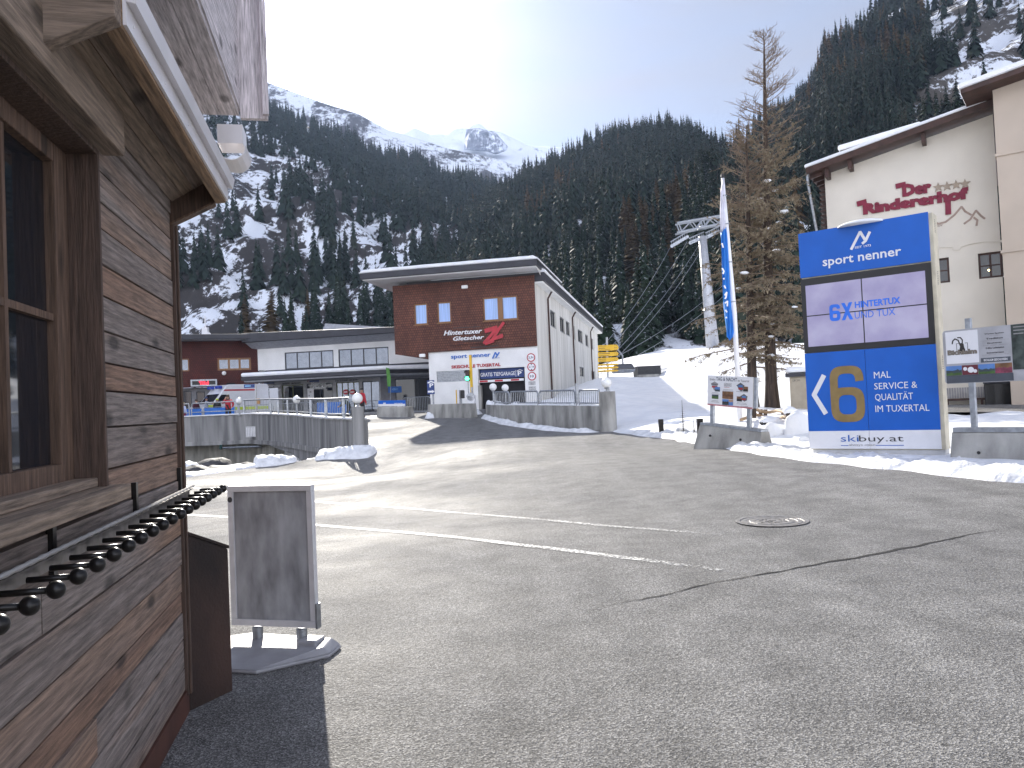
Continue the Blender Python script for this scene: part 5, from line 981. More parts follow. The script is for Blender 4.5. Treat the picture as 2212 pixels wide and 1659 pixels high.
mb = MB(); wallstrip(mb, WL, .4, [w.z - h for w, h in zip(WL, (1.9, 1.9, 1.9, 1.85, 1.85, 2.1, 2.8, 3.4))]); mb.build('wall', concrete, lp)
mb = MB(); wallstrip(mb, [w + Vector((0, 0, .05)) for w in WL], .5, [w.z + .002 for w in WL], -.05); mb.build('coping', concrete2, lp)
mb = MB(); wallstrip(mb, [w + Vector((0, 0, .11 + .0 * i)) for i, w in enumerate(WL)], .34, [w.z + .052 for w in WL], .03); mb.build('snow_cap', snow, lp)
mb = MB(); wallstrip(mb, [w - Vector((0, 0, h - .25)) for w, h in zip(WL[:-1], (1.9, 1.9, 1.9, 1.85, 1.8, 1.75, 1.6))], .1, [w.z - h + .0 for w, h in zip(WL[:-1], (1.9, 1.9, 1.9, 1.85, 1.8, 1.75, 1.6))], -.1); mb.build('ledge', concrete, lp)
ab = thing('bridge_abutment', 'yellowed concrete abutment below the stained parapet beside the stream', 'wall', WL[2] + Vector((0, 1, -6)))
mb = MB(); l2 = [w + Vector((0, 1.0, -1.7)) for w in WL[:5]]; wallstrip(mb, l2, .6, [-5.] * 5); mb.build('wall', concrete3, ab)
mb = MB(); l3 = [WL[3] + Vector((.2, -.2, -2.6)), WL[3] + Vector((3.2, -1.2, -2.75))]; wallstrip(mb, l3, 1.4, [-5.] * 2); mb.build('footing', concrete3, ab)
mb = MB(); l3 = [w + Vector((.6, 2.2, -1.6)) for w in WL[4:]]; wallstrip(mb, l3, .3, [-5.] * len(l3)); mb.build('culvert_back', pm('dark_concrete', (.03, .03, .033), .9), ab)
p0, p1_ = P(*z4(415, 1125), 50.2), P(*z4(740, 1112), 48.6); pipe = thing('drain_pipe', 'thin grey pipe running under the parapet above the stream', 'pipe', p0); mb = MB(); mb.tube([p0, p0.lerp(p1_, .5), p1_], .07, 8); mb.build('pipe', galv, pipe); mb = MB(); mb.tube([P(*z4(395, 1098), 49.8), P(*z4(390, 1135), 49.8)], .10, 8); mb.build('outlet', pm('green_pipe', (.01, .05, .045), .5), pipe)
jb = P(*z4(661, 985), 48.6); j_ = thing('junction_box', 'pale grey ribbed box fixed on the stained parapet', 'box', jb); mb = MB(); mb.box(jb.x - .33, jb.x + .33, jb.y - .2, jb.y + .02, jb.z - .34, jb.z + .34); mb.build('case', pm('grey_panel', (.5, .5, .5), .5), j_, bevel=.02); mb = MB()
for k in range(6): mb.box(jb.x - .27 + .1 * k, jb.x - .23 + .1 * k, jb.y - .22, jb.y - .201, jb.z - .28, jb.z + .28)
mb.build('ribs', white, j_)
def column(px_, base, r, h, label):
    t = thing('concrete_column', label, 'column', base); mb = MB(); mb.lathe(base - Vector((0, 0, .6)), [(r * 1.03, 0), (r, .6), (r, .6 + h * .45), (r * .985, .6 + h * .46), (r * .985, .6 + h - .02), (r * .95, .6 + h)], 28); mb.build('shaft', concrete if r < .3 else concrete2, t, smooth=False); return t
def globe(base, pole, label, r=.21, name='globe_lamp', grp=None):
    t = thing(name, label, 'lamp', base, 0, grp); mb = MB(); mb.lathe(base, [(.12, 0), (.12, .02), (.045, .03), (.045, pole), (.10, pole + .01), (.11, pole + .05), (.09, pole + .07)], 12); mb.build('stem', galv, t, smooth=False)
    mb = MB(); mb.ball(base + Vector((0, 0, pole + .05 + r * .93)), r, 28, 18); mb.build('globe', globe_m, t, smooth=True); return t
hL, hR = 1.68, 1.56; column(0, LC, .26, hL, 'round stained concrete column at the end of the left bridge parapet'); globe(LC + Vector((0, 0, hL)), .08, 'white globe lamp on top of the round column beside the left parapet', .215)
column(0, RC, .33, hR, 'round board marked concrete column at the right end of the curved wall'); globe(RC + Vector((0, 0, hR)), .10, 'white globe lamp on top of the column near the yellow signposts', .21)
gl1, gl2 = P(*z4(553, 845), 49.6), P(*z4(1052, 858), 41.7)
for q, zy, lab_ in ((gl1, 752, 'white globe lamp on a post between the railings nearest the red jacket'), (gl2, 732, 'white globe lamp on the post in the middle of the curved bridge railing')):
    top = P(*z4(0, zy), (q - EYE).dot(fw)); globe(q, (845 - 752) * K * 1010 / 2212 * 49.6 / F * (1 if q is gl1 else 1.0), lab_)
# railings on the left parapet
def bar_rail(mb, line, zt, r=.035): mb.tube([p + Vector((0, 0, zt)) for p in line], r, 8)
def seg(line, s0, s1, n=6): return [along(line, s0 + (s1 - s0) * i / n)[0] + Vector((0, .2, .06)) for i in range(n + 1)]
TL_ = length(WL)
s539 = length(WL[:4]); d_in = [0]
def ulen(px):    # arc length along the wall at a picture column
    best = min(range(400), key=lambda i: abs(topix(*along(WL, TL_ * i / 400)[0])[0] - px)); return TL_ * best / 400
for a, b, lab_ in ((-60, 115, 'grey tube railing with rounded corner on the parapet beside the hut corner'), (135, 528, 'grey tube railing with rounded corners on the parapet before the red jacket')):
    s0, s1 = ulen(z4(a, 0)[0]), ulen(z4(b, 0)[0]); L_ = seg(WL, s0, s1); t = thing('railing', lab_, 'railing', L_[0]); mb = MB(); h = .85
    up_ = lambda p, z_: p + Vector((0, 0, z_))
    mb.tube([L_[0], up_(L_[0], h - .2), up_(L_[0].lerp(L_[1], .08), h - .05), up_(L_[0].lerp(L_[1], .25), h)] + [up_(p, h) for p in L_[1:-1]] + [up_(L_[-1].lerp(L_[-2], .25), h), up_(L_[-1].lerp(L_[-2], .08), h - .05), up_(L_[-1], h - .2), L_[-1]], .04, 8); mb.build('frame', galv, t)
    mb = MB(); bar_rail(mb, L_, .25, .03); mb.build('lower_rail', galv, t)
s0, s1 = ulen(z4(585, 0)[0]), ulen(z4(1500, 0)[0]); t = thing('railing', 'long curved grey steel railing with flat posts on the bridge parapet', 'railing', along(WL, s0)[0]); h = .88
L_ = seg(WL, s0, s1, 24); mb = MB(); bar_rail(mb, L_, h, .05); mb.build('top_rail', galv, t); mb = MB(); bar_rail(mb, L_, .2, .03); mb.build('lower_rail', galv, t)
for x in (590, 815, 883, 963, 1165, 1295, 1447):
    p = along(WL, ulen(z4(x, 0)[0]))[0] + Vector((0, .2, .05)); mb = MB(); w_ = .05 if x < 1100 else .06; mb.box(p.x - w_, p.x + w_, p.y - .05, p.y + .05, p.z, p.z + h + .02); mb.build('post', galv, t)
mb = MB()
for k in range(70):
    p = along(L_, length(L_) * (k + .5) / 70)[0]; mb.tube([p + Vector((0, .03, .2)), p + Vector((0, .03, h - .03))], .012, 4)
mb.build('bars', galv, t)
# curved wall on the right
PT = [Vector((RC.x - .2, RC.y + .1, 0))] + [p.copy() for p in PARA]; PT = PT + [P(1058, 895, 50), P(1075, 890, 54)]
for i, p in enumerate(PT): p.z = 1.36 + .42 * min(1, max(0, (p.y - 30) / 15))
PB = [gz(p.x, p.y) - .3 for p in PT]
PX = PT[::-1]; cw = thing('curved_wall', 'curved grey concrete wall beside the garage ramp', 'wall', PARA[2]); mb = MB(); wallstrip(mb, PX, .35, PB[::-1], 0); mb.build('wall', concrete2, cw)
mb = MB(); 
for i in range(120):
    p, d = along(PX, length(PX) * (i + .5) / 120); h = max(0, .10 + .16 * noise.noise((i * .21, 2, 1)) + .08 * noise.noise((i * .7, 5, 1)))
    if h < .03: continue
    n_ = Vector((-d.y, d.x, 0)); c_ = p + n_ * .17; w_ = length(PX) / 240 * 1.3
    mb.ball(Vector((c_.x, c_.y, p.z + .0)), 1, 8, 5, (.15 + .05 * noise.noise((i * .9, 1, 1)), 1, h * 1.0), z0=-.02)
mb.build('snow_cap', snow, cw, smooth=True)
TP = length(PX)
def uright(px): best = min(range(500), key=lambda i: abs(topix(*along(PX, TP * (.25 + .75 * i / 500))[0])[0] - px)); return TP * (.25 + .75 * best / 500)
for i, (a, b) in enumerate(((885, 1045), (1062, 1385), (1405, 1820), (1870, 2108))):
    s0, s1 = uright(zb7(a, 0)[0]), uright(zb7(b, 0)[0]); L_ = [along(PX, s0 + (s1 - s0) * k / 8)[0] for k in range(9)]; L_ = [p + Vector((0, .17, 0)) for p in L_]; h = .66
    t = thing('barred_railing', ('barred steel railing at the far bend of the curved wall', 'barred steel railing on the curved wall left of the longest one', 'longest barred steel railing in the middle of the curved wall', 'barred steel railing on the curved wall next to the right column')[i], 'railing', L_[0])
    u_ = lambda p, z_: p + Vector((0, 0, z_)); mb = MB(); mb.tube([L_[0], u_(L_[0], h - .1), u_(L_[0].lerp(L_[1], .3), h)] + [u_(p, h) for p in L_[1:-1]] + [u_(L_[-1].lerp(L_[-2], .3), h), u_(L_[-1], h - .1), L_[-1]], .04, 8); mb.build('frame', galv, t)
    mb = MB(); bar_rail(mb, L_, .12, .025); mb.build('lower_rail', galv, t); nb_ = max(6, int((s1 - s0) / .16)); mb = MB()
    for k in range(1, nb_): p = along(L_, length(L_) * k / nb_)[0]; mb.tube([u_(p, .12), u_(p, h)], .016, 5)
    mb.build('bars', galv, t)
q = along(PX, uright(zb7(1843, 0)[0]))[0] + Vector((0, .15, 0)); t = thing('railing_post', 'slim steel post standing between two barred railings on the curved wall', 'post', q); mb = MB(); mb.tube([q - Vector((0, 0, .3)), q + Vector((0, 0, .95))], .06, 8); mb.build('post', galv, t)
for (x, lab_) in ((867, 'white globe lamp on a tall stem at the bend of the curved wall'), (1008, 'white globe lamp on a stem in front of the garage opening')):
    q = P(*zb7(x, 415), 43.5 if x < 900 else 45.5); q = P(*zb7(x, 415), 43.5 if x < 900 else 45.5); hh = (415 - 268) * K * 750 / 2212 * 43.5 / F; globe(q, hh, lab_, .21)
# ---------------------------------------------------------------- plaza furniture
def block(px0, px1, y, zf, label, name='concrete_block', h=.55, d=.6, m=concrete2):
    a, b = gpix(*zf(px0, y)), gpix(*zf(px1, y)); u = (b - a).normalized(); pl = Plane(a, u); t = thing(name, label, 'concrete block', a); mb = MB(); L_ = (b - a).xy.length
    mb.prism([pl.p(0, -.1, 0), pl.p(L_, -.1, 0), pl.p(L_, -.1, -d), pl.p(0, -.1, -d)], [pl.p(.04, h, -.06), pl.p(L_ - .04, h, -.06), pl.p(L_ - .04, h, -d + .06), pl.p(.04, h, -d + .06)]); mb.build('block', m, t, bevel=.02); return t, pl, L_
tb_, pl, L_ = block(1458, 1893, 838, zb6, 'concrete block carrying the blue test centre banner on the plaza', h=.62)
bb = thing('test_centre_banner', 'blue banner with white lettering standing on the concrete block by the plaza', 'banner', pl.p(0, .62, -.3)); r = R(pl, zb6, 1488, 612, 1855, 722, -.2); r = (r[0], r[1], .66, r[3])
mb = MB(); mb.rect(pl, *r, -.25, -.2); sgn = mb.build('panel', blue, bb); mb = MB(); mb.rect(pl, r[0], r[1], r[2], r[2] + .14, -.1995, -.19); mb.build('strip', white, sgn)
mb = MB(); mb.rect(pl, r[0] + .1, r[0] + .2, .62, .659, -.27, -.2); mb.rect(pl, r[1] - .2, r[1] - .1, .62, .659, -.27, -.2); mb.build('foot', galv, bb)
B2 = pl.shift(-.2); txt(sgn, B2, 'sport nenner', R(B2, zb6, 1506, 688, 1630, 668), white, .004, .004, .01); txt(sgn, B2, 'TESTCENTER', R(B2, zb6, 1705, 655, 1820, 632), white, .004, .004, .02); txt(sgn, B2, 'AM GLETSCHER', R(B2, zb6, 1705, 684, 1845, 660), white, .004, .004, .02)
mb = MB(); stroke(mb, B2, [U(B2, zb6, *k) for k in ((1555, 662), (1568, 640), (1578, 656), (1588, 640))], .05); mb.build('emblem', white, sgn)
tw, plw, Lw = block(95, 600, 580, zb7, 'low concrete wall under the parking sign with snow heaped before it', 'low_wall', .78, .5)
# parking sign
q = gpix(*zb7(165, 575)) + Vector((0, .45, 0)); q.z = gz(q.x, q.y); t = thing('parking_sign', 'blue parking sign with white P and arrow on a steel post', 'sign', q); PL = Plane(q, (cos(rad(8)), -sin(rad(8)), 0)); r = R(PL, zb7, 95, 142, 186, 300)
mb = MB(); mb.tube([q, PL.p(0, r[3] - .1, 0)], .05, 8); mb.build('post', galv, t); mb = MB(); mb.rect(PL, *r, .06, .09); s_ = mb.build('plate', navy, t, bevel=.01)
pb_ = PL.shift(.09); txt(s_, pb_, 'P', R(pb_, zb7, 122, 222, 166, 174), white, .002, .004, .03); mb = MB(); stroke(mb, pb_, [U(pb_, zb7, *k) for k in ((102, 170), (140, 154), (178, 168))], .07); mb.build('roof_mark', white, s_)
mb = MB(); stroke(mb, pb_, [U(pb_, zb7, *k) for k in ((106, 272), (165, 270))], .10, .004, .008); mb.slab(pb_, [U(pb_, zb7, *k) for k in ((152, 290), (182, 268), (150, 252))], .0085, .012); mb.build('arrow', white, s_)
# ticket pillar, yellow mast with traffic light, round bin sign
q = gpix(*zb7(460, 525)); q += Vector((0, .3, 0)); q.z = gz(q.x, q.y); dq = (q - EYE).dot(fw); PL = Plane(q, (cos(rad(12)), -sin(rad(12)), 0)); t = thing('ticket_pillar', 'white ticket pillar with yellow edge and black reader beside the garage ramp', 'ticket machine', q); r = R(PL, zb7, 425, 252, 476, 520)
mb = MB(); mb.rect(PL, r[0] + .06, r[1], -.1, r[3], -.35, 0); mb.build('body', white, t, bevel=.02); mb = MB(); mb.rect(PL, r[0], r[0] + .058, -.1, r[3], -.35, .01); mb.build('edge', yellow, t); r = R(PL, zb7, 480, 255, 522, 348); mb = MB(); mb.rect(PL, *r, -.2, .05); mb.build('reader', black, t, bevel=.02); r = R(PL, zb7, 487, 348, 498, 520); mb = MB(); mb.rect(PL, r[0], r[1], -.1, r[3], -.15, 0); mb.build('post', galv, t)
q = gpix(*zb7(612, 520)) + Vector((0, .3, 0)); q.z = gz(q.x, q.y); PL = Plane(q, (cos(rad(12)), -sin(rad(12)), 0)); t = thing('barrier_mast', 'tall raised yellow barrier arm standing before the garage front', 'barrier', q); tp = PL.uv(*z5(978, 885)); mb = MB(); mb.rect(PL, tp[0] - .09, tp[0] + .05, .2, tp[1], -.06, .06); mb.build('arm', yellow, t); mb = MB(); mb.rect(PL, -.2, .22, -.1, 1.0, -.2, .2); mb.build('housing', white, t, bevel=.02)
r = R(PL, zb7, 618, 440, 638, 520); mb = MB(); mb.rect(PL, r[0], r[1], 1.001, r[3] + 1.1, .0, .1); mb.build('counterweight', galv, t)
u_, v_ = PL.uv(*zb7(610, 330)); mb = MB(); disc(mb, PL, u_, v_, .24, .15, .2); mb.build('round_plate', galv, t)
tl = thing('traffic_light', 'black traffic light showing green beside the yellow barrier arm', 'traffic light', PL.p(tp[0] - .3, 0, .0)); r = R(PL, z5, 940, 1008, 974, 1098); mb = MB(); mb.rect(PL, *r, -.02, .2); mb.build('housing', black, tl, bevel=.03); mb = MB(); c_ = (r[0] + r[1]) / 2; mb.tube([PL.p(c_, 0, .05), PL.p(c_, r[2], .05)], .03, 8); mb.build('post', galv, tl)
h_ = (r[3] - r[2]) / 2
for k, m in ((0, pm('green_light', (.05, .9, .35), .4, emit=5, var=.02)), (1, pm('unlit_red_lens', (.05, .008, .008), .3))):
    mb = MB(); disc(mb, PL, c_, r[2] + h_ * (k + .5), .12, .201, .215); mb.build('lens', m, tl); mb = MB(); mb.slab(PL, [(c_ + .15 * cos(a), r[2] + h_ * (k + .5) + .15 * sin(a)) for a in [pi * j / 10 for j in range(11)]] + [(c_ + .13 * cos(a), r[2] + h_ * (k + .5) + .13 * sin(a)) for a in [pi * j / 10 for j in range(10, -1, -1)]], .2, .34); mb.build('hood', black, tl)
# mesh guard by the louvre
q = PL.p(-3.4, 0, 0); PLm = Plane(gpix(*zb7(260, 500)) + Vector((0, 1.2, 0)), (cos(rad(12)), -sin(rad(12)), 0)); t = thing('mesh_guard', 'perforated grey metal guard with sloping edge above the low wall', 'guard', PLm.o); c_ = [PLm.uv(*zb7(*k)) for k in ((168, 470), (375, 462), (238, 335), (170, 335))]; mb = MB(); mb.slab(PLm, [c_[0], c_[1], c_[2], c_[3]], -.02, .0); mb.build('mesh_panel', pm('perforated_sheet', (.36, .36, .38), .5, .4, var=.35, scale=40), t); mb = MB(); mb.tube([PLm.p(*c_[3]), PLm.p(*c_[2]), PLm.p(*c_[1])], .05, 8); mb.build('handrail', galv, t)
# crowd barriers
def barrier(loc, rz, label, w=2.4, h=1.05, banner=None, grp='crowd barriers on the plaza'):
    t = thing('crowd_barrier', label, 'barrier', loc, rz, grp); mb = MB(); r_ = .022
    mb.tube([(-w / 2, 0, .12), (-w / 2, 0, h - .15), (-w / 2 + .15, 0, h), (w / 2 - .15, 0, h), (w / 2, 0, h - .15), (w / 2, 0, .12), (-w / 2, 0, .12)], r_, 6); mb.build('frame', galv, t, local=True)
    mb = MB()
    for k in range(1, 17): mb.tube([(-w / 2 + w * k / 17, 0, .13), (-w / 2 + w * k / 17, 0, h - .02)], .011, 4)
    mb.build('bars', galv, t, local=True)
    for s in (-1, 1):
        mb = MB(); x = s * (w / 2 - .25); mb.tube([(x, -.3, 0), (x, -.05, .14), (x, .05, .14), (x, .3, 0)], .018, 5); mb.build('foot', galv, t, local=True)
    if banner: mb = MB(); mb.box(-w / 2 + .05, w / 2 - .05, -.05, -.035, .18, h - .06); mb.build('banner', banner, t, local=True)
    return t
bn = pm('banner_blue', (.02, .14, .50), .5)
bpos = [P(365, 890, 54), P(430, 890, 55.0), P(520, 890, 54.5), P(600, 890, 53.5), P(680, 890, 54), P(760, 890, 55)]
lst = []
for i, (a, b) in enumerate(zip(bpos, bpos[1:])):
    n_ = max(1, round((b - a).xy.length / 2.5))
    for k in range(n_): c_ = a.lerp(b, (k + .5) / n_); lst.append((c_.x, c_.y, math.atan2(b.y - a.y, b.x - a.x), i < 2 or i == 4))
pA, pB = None, None
for x, y, rz, bl in lst:
    l_ = 'grey crowd barrier hung with a plain blue sheet on the plaza' if bl else 'bare grey crowd barrier in the row on the plaza behind the bridge railing'; z_ = gz(x, y)
    src = pA if bl else pB
    if src is None:
        o_ = barrier((x, y, z_), rz, l_, banner=bn if bl else None, grp='blue hung crowd barriers' if bl else 'bare crowd barriers')
        if bl: pA = o_
        else: pB = o_
    else: copy_tree(src, (x, y, z_), rz)
for i, (x0, x1, yb, lab_) in enumerate(((1905, 2120, 790, 'bare grey crowd barrier between the blue banner block and the parking sign'), (1640, 1900, 770, 'grey crowd barrier partly hidden behind the blue test centre banner'))):
    a, b = gpix(*zb6(x0, yb)), gpix(*zb6(x1, yb)); c_ = (a + b) / 2; copy_tree(pB, c_, math.atan2(b.y - a.y, b.x - a.x), lab_, group='barriers by the banner block')
# ski stand with row of lights behind the barriers
a, b = gpix(*zb6(1590, 765)) + Vector((0, 3, 0)), gpix(*zb6(2180, 765)) + Vector((0, 3, 0)); a.z = gz(a.x, a.y); b.z = gz(b.x, b.y); hh = P(*zb6(1590, 553), (a - EYE).dot(fw)).z - a.z; t = thing('ski_stand', 'long grey metal ski stand behind the barriers near the ski service banner', 'ski stand', a); mb = MB(); mb.tube([a + Vector((0, 0, hh)), b + Vector((0, 0, hh + .15))], .06, 6); mb.build('top_rail', galv, t); mb = MB()
for k in range(30): p = a.lerp(b, (k + .5) / 30) + Vector((0, 0, hh + .09)); mb.ball(p, .06, 8, 5)
mb.build('ball_ends', alu, t)
for k in range(4): p = a.lerp(b, (k + .3) / 4); mb = MB(); mb.tube([p, p + Vector((0, 0, hh))], .05, 6); mb.build('post', galv, t)
# a-board, feather flag, bus stop
q = gpix(*zb6(1490, 700)) + Vector((0, 2, 0)); q.z = gz(q.x, q.y); t = thing('a_board', 'small white folding board with blue print left of the blue banner block', 'sign', q); mb = MB(); mb.hexa([q + Vector(k) for k in ((-.4, -.3, 0), (.4, -.3, 0), (.4, -.26, 0), (-.4, -.26, 0), (-.35, -.03, 1.15), (.35, -.03, 1.15), (.35, 0, 1.15), (-.35, 0, 1.15))]); mb.build('front_panel', white, t); mb = MB(); mb.hexa([q + Vector(k) for k in ((-.4, .3, 0), (.4, .3, 0), (.4, .34, 0), (-.4, .34, 0), (-.35, .01, 1.15), (.35, .01, 1.15), (.35, .03, 1.15), (-.35, .03, 1.15))]); mb.build('back_panel', blue, t)
d_ = 60.; q = P(*zb6(1635, 640), d_); q.z = gz(q.x, q.y); t = thing('feather_flag', 'tall narrow green feather flag before the ski service window', 'flag', q); PL = Plane(q, (1, 0, 0)); tp_, bt_ = PL.uv(*zb6(1590, 162)), PL.uv(*zb6(1632, 420)); mb = MB(); mb.tube([q, PL.p(bt_[0] + .12, bt_[1]), PL.p(tp_[0] + .3, tp_[1] - .6), PL.p(tp_[0], tp_[1])], .03, 6); mb.build('pole', galv, t); mb = MB(); mb.slab(PL, [(bt_[0] - .12, bt_[1]), (bt_[0] + .12, bt_[1]), (tp_[0] + .36, tp_[1] - .9), (tp_[0] + .25, tp_[1] - .1), (tp_[0], tp_[1]), (tp_[0] + .05, tp_[1] - 1.2)], .03, .04); mb.build('cloth', pm('green_cloth', (.10, .30, .06), .7), t)
d_ = 57.; q = P(*zb5(1610, 890), d_); q.z = gz(q.x, q.y); PL = Plane(q, (1, 0.05, 0)); t = thing('bus_stop_sign', 'blue bus stop sign with white lettering on a pale post', 'sign', q); tp_ = PL.uv(*zb5(1605, 305)); mb = MB(); mb.tube([q, PL.p(0, tp_[1])], .07, 8); mb.build('post', pm('grey_panel', (.5, .5, .5), .5), t); r = R(PL, zb5, 1360, 322, 1592, 384); mb = MB(); mb.rect(PL, *r, -.03, .03); s_ = mb.build('plate', navy, t); txt(s_, PL, 'Gletscher', (r[0] + .62, r[1] - .1, r[2] + .24, r[3] - .02), white, .031, .004, .01); txt(s_, PL, 'Hintertux', (r[0] + .62, r[1] - .1, r[2] + .03, r[3] - .24), white, .031, .004, .01)
mb = MB(); mb.rect(PL, r[0] + .08, r[0] + .5, r[2] + .1, r[3] - .08, .031, .036); mb.build('bus_symbol', pm('light_blue_letter', (.25, .5, .75), .5), s_); r = R(PL, zb5, 1622, 600, 1675, 705); mb = MB(); mb.rect(PL, *r, -.1, .1); mb.build('yellow_box', pm('orange_box', (.55, .25, .03), .5), t)
d_ = 61; q = P(*zb5(1450, 690), d_); q.z = gz(q.x, q.y); t = thing('ticket_machine', 'dark blue ticket machine with a pale notice before the grey wall', 'ticket machine', q); PL = Plane(q, (1, .2, 0)); r = R(PL, zb5, 1375, 532, 1530, 660); mb = MB(); mb.rect(PL, r[0], r[1], 0, r[3], -.4, 0); mb.build('case', navy, t, bevel=.03); r = R(PL, zb5, 1420, 560, 1478, 650); mb = MB(); mb.rect(PL, *r, .001, .02); mb.build('notice', cream, t)
# ---------------------------------------------------------------- big illuminated pillar
q = P(2034, 984, 15.3); zg = gz(q.x, q.y); SP = Plane((q.x, q.y, zg), (.777, -.63, 0)); tw_ = thing('advertising_pillar', 'tall blue advertising pillar with a four panel screen and a large gold six', 'sign', SP.p(-1.3, 0, -.2))
def vrow(pl, zf, a, b): return (pl.uv(*zf(*a))[1] + pl.uv(*zf(*b))[1]) / 2
uS0 = sum(SP.uv(*z8(*k))[0] for k in ((133, 180), (150, 428), (203, 1398))) / 3; uS1 = sum(SP.uv(*z8(*k))[0] for k in ((880, 45), (885, 330), (947, 1392))) / 3
v_t = vrow(SP, z8, (133, 180), (880, 45)); v_1 = vrow(SP, z8, (147, 430), (887, 330)); v_2 = vrow(SP, z8, (172, 856), (911, 798)); v_3 = vrow(SP, z8, (197, 1297), (940, 1285)); v_4 = vrow(SP, z8, (203, 1398), (947, 1392))
mb = MB(); mb.rect(SP, uS0 + .02, uS1 + .075, v_4 - .02, v_t - .02, -.42, -.001); mb.build('housing', pm('cream_sheet_metal', (.55, .50, .38), .45), tw_, bevel=.01)
mb = MB(); mb.rect(SP, uS0 + .06, uS1 + .06, -.15, v_4 - .021, -.40, -.02); mb.build('plinth', concrete2 if False else pm('grey_panel', (.5, .5, .5), .5), tw_, bevel=.01)
def panel(n_m, v0_, v1_, m, a=uS0, b=uS1): mb = MB(); mb.rect(SP, a, b, v0_, v1_, .0, .03); return mb.build(n_m, m, tw_, bevel=.004)
um_ = uS0 + (uS1 - uS0) * .483
tpn = panel('head_panel', v_1 + .006, v_t, blue); bz = panel('screen_surround', v_2 + .003, v_1 - .02, black)
lpl = panel('lower_panel', v_3, v_2 - .003, blue, uS0, um_ - .003); lpr = panel('lower_panel', v_3, v_2 - .003, blue, um_ + .003, uS1); wl_ = panel('foot_panel', v_4, v_3 - .0005, white, uS0, um_ - .003); wr_ = panel('foot_panel', v_4, v_3 - .0005, white, um_ + .003, uS1)
scr = pm('lit_screen', (.26, .235, .40), .12, emit=.20, var=.12, scale=1.2, col2=(.34, .32, .45))
su0 = (SP.uv(*z8(177, 475))[0] + SP.uv(*z8(197, 820))[0]) / 2; su1 = (SP.uv(*z8(858, 380))[0] + SP.uv(*z8(875, 758))[0]) / 2; sv1 = vrow(SP, z8, (177, 475), (858, 380)); sv0 = vrow(SP, z8, (197, 820), (877, 760)); sm = su0 + (su1 - su0) * .49; svm = (sv0 + sv1) / 2
for a, b in ((su0, sm - .012), (sm + .012, su1)):
    for c_, d_ in ((sv0, svm - .012), (svm + .012, sv1)): mb = MB(); mb.rect(SP, a, b, c_, d_, .0301, .036); mb.build('screen', scr, tw_)
F2 = SP.shift(.036); F1 = SP.shift(.03); brightblue = pm('screen_blue', (.01, .12, .60), .3, emit=.15)
hx = lambda pl, zf, x0, y0, x1, y1: R(pl, zf, x0, y0, x1, y1)
def rowtxt(parent, pl, s, zf, a, b, c_, m, bold, **k):    # a: bottom left, b: bottom right, c_: top right (measured)
    p1, p2, p3 = pl.uv(*zf(*a)), pl.uv(*zf(*b)), pl.uv(*zf(*c_)); v0_ = (p1[1] + p2[1]) / 2; return txt(parent, pl, s, (p1[0], p2[0], v0_, v0_ + p3[1] - p2[1]), m, .002, .004, bold, **k)
rowtxt(bz, F2, 'X', z8, (382, 666), (448, 660), (440, 562), brightblue, .07); six_later = True; rowtxt(bz, F2, 'HINTERTUX', z8, (457, 598), (716, 568), (714, 530), brightblue, .03); rowtxt(bz, F2, 'UND TUX', z8, (457, 658), (686, 634), (684, 594), brightblue, -.004)
rowtxt(tpn, F1, 'sport nenner', z8, (275, 376), (722, 312), (720, 250), white, .015); rowtxt(tpn, F1, 'SEIT 1973', z8, (456, 259), (548, 246), (548, 233), white, .012)
mb = MB(); stroke(mb, F1, [U(F1, z8, *k) for k in ((436, 262), (486, 163), (512, 205))], .055, .003, .008); stroke(mb, F1, [U(F1, z8, *k) for k in ((500, 229), (518, 214), (541, 164))], .055, .0095, .014); mb.build('emblem', white, tpn)
mb = MB(); stroke(mb, F1, [U(F1, zb4, *k) for k in ((522, 600), (441, 760), (538, 915))], .10, .003, .008); mb.build('chevron', white, lpl)
def six(parent, pl, zf, a, b, c_, m, w, nm):      # a rounded figure six: open top bowl, closed lower ring
    p1, p2, p3 = pl.uv(*zf(*a)), pl.uv(*zf(*b)), pl.uv(*zf(*c_)); x0, x1 = p1[0], p2[0]; y0 = (p1[1] + p2[1]) / 2; y1 = y0 + p3[1] - p2[1]; w = w * (x1 - x0); cx, rx = (x0 + x1) / 2, (x1 - x0) / 2; ym = y0 + (y1 - y0) * .62
    def arc(cx_, cy, rx_, ry, t0, t1, n): return [(cx_ + math.copysign(abs(cos(t)) ** .62, cos(t)) * rx_, cy + math.copysign(abs(sin(t)) ** .62, sin(t)) * ry) for t in [t0 + (t1 - t0) * k / n for k in range(n + 1)]]
    ry = (ym - y0) / 2; cy = y0 + ry; ryt = (y1 - y0) * .30; cyt = y1 - ryt; mb = MB(); k_ = 0
    def band(o, i_, d):
        for q_ in range(len(o) - 1): mb.slab(pl, [o[q_], o[q_ + 1], i_[q_ + 1], i_[q_]], .002, .008 + d)
    band(arc(cx, cy, rx, ry, 0, 2 * pi, 40)[::-1], arc(cx, cy, rx - w, ry - w, 0, 2 * pi, 40)[::-1], .0)
    to = arc(cx, cyt, rx, ryt, .02, pi, 24); ti = arc(cx, cyt, rx - w, ryt - w, .02, pi, 24); to.append((x0, cy)); ti.append((x0 + w, cy)); band(to[::-1], ti[::-1], .0005); mb.build(nm, m, parent)
six(lpl, F1, zb4, (592, 995), (878, 985), (868, 503), gold, .24, 'figure_six')
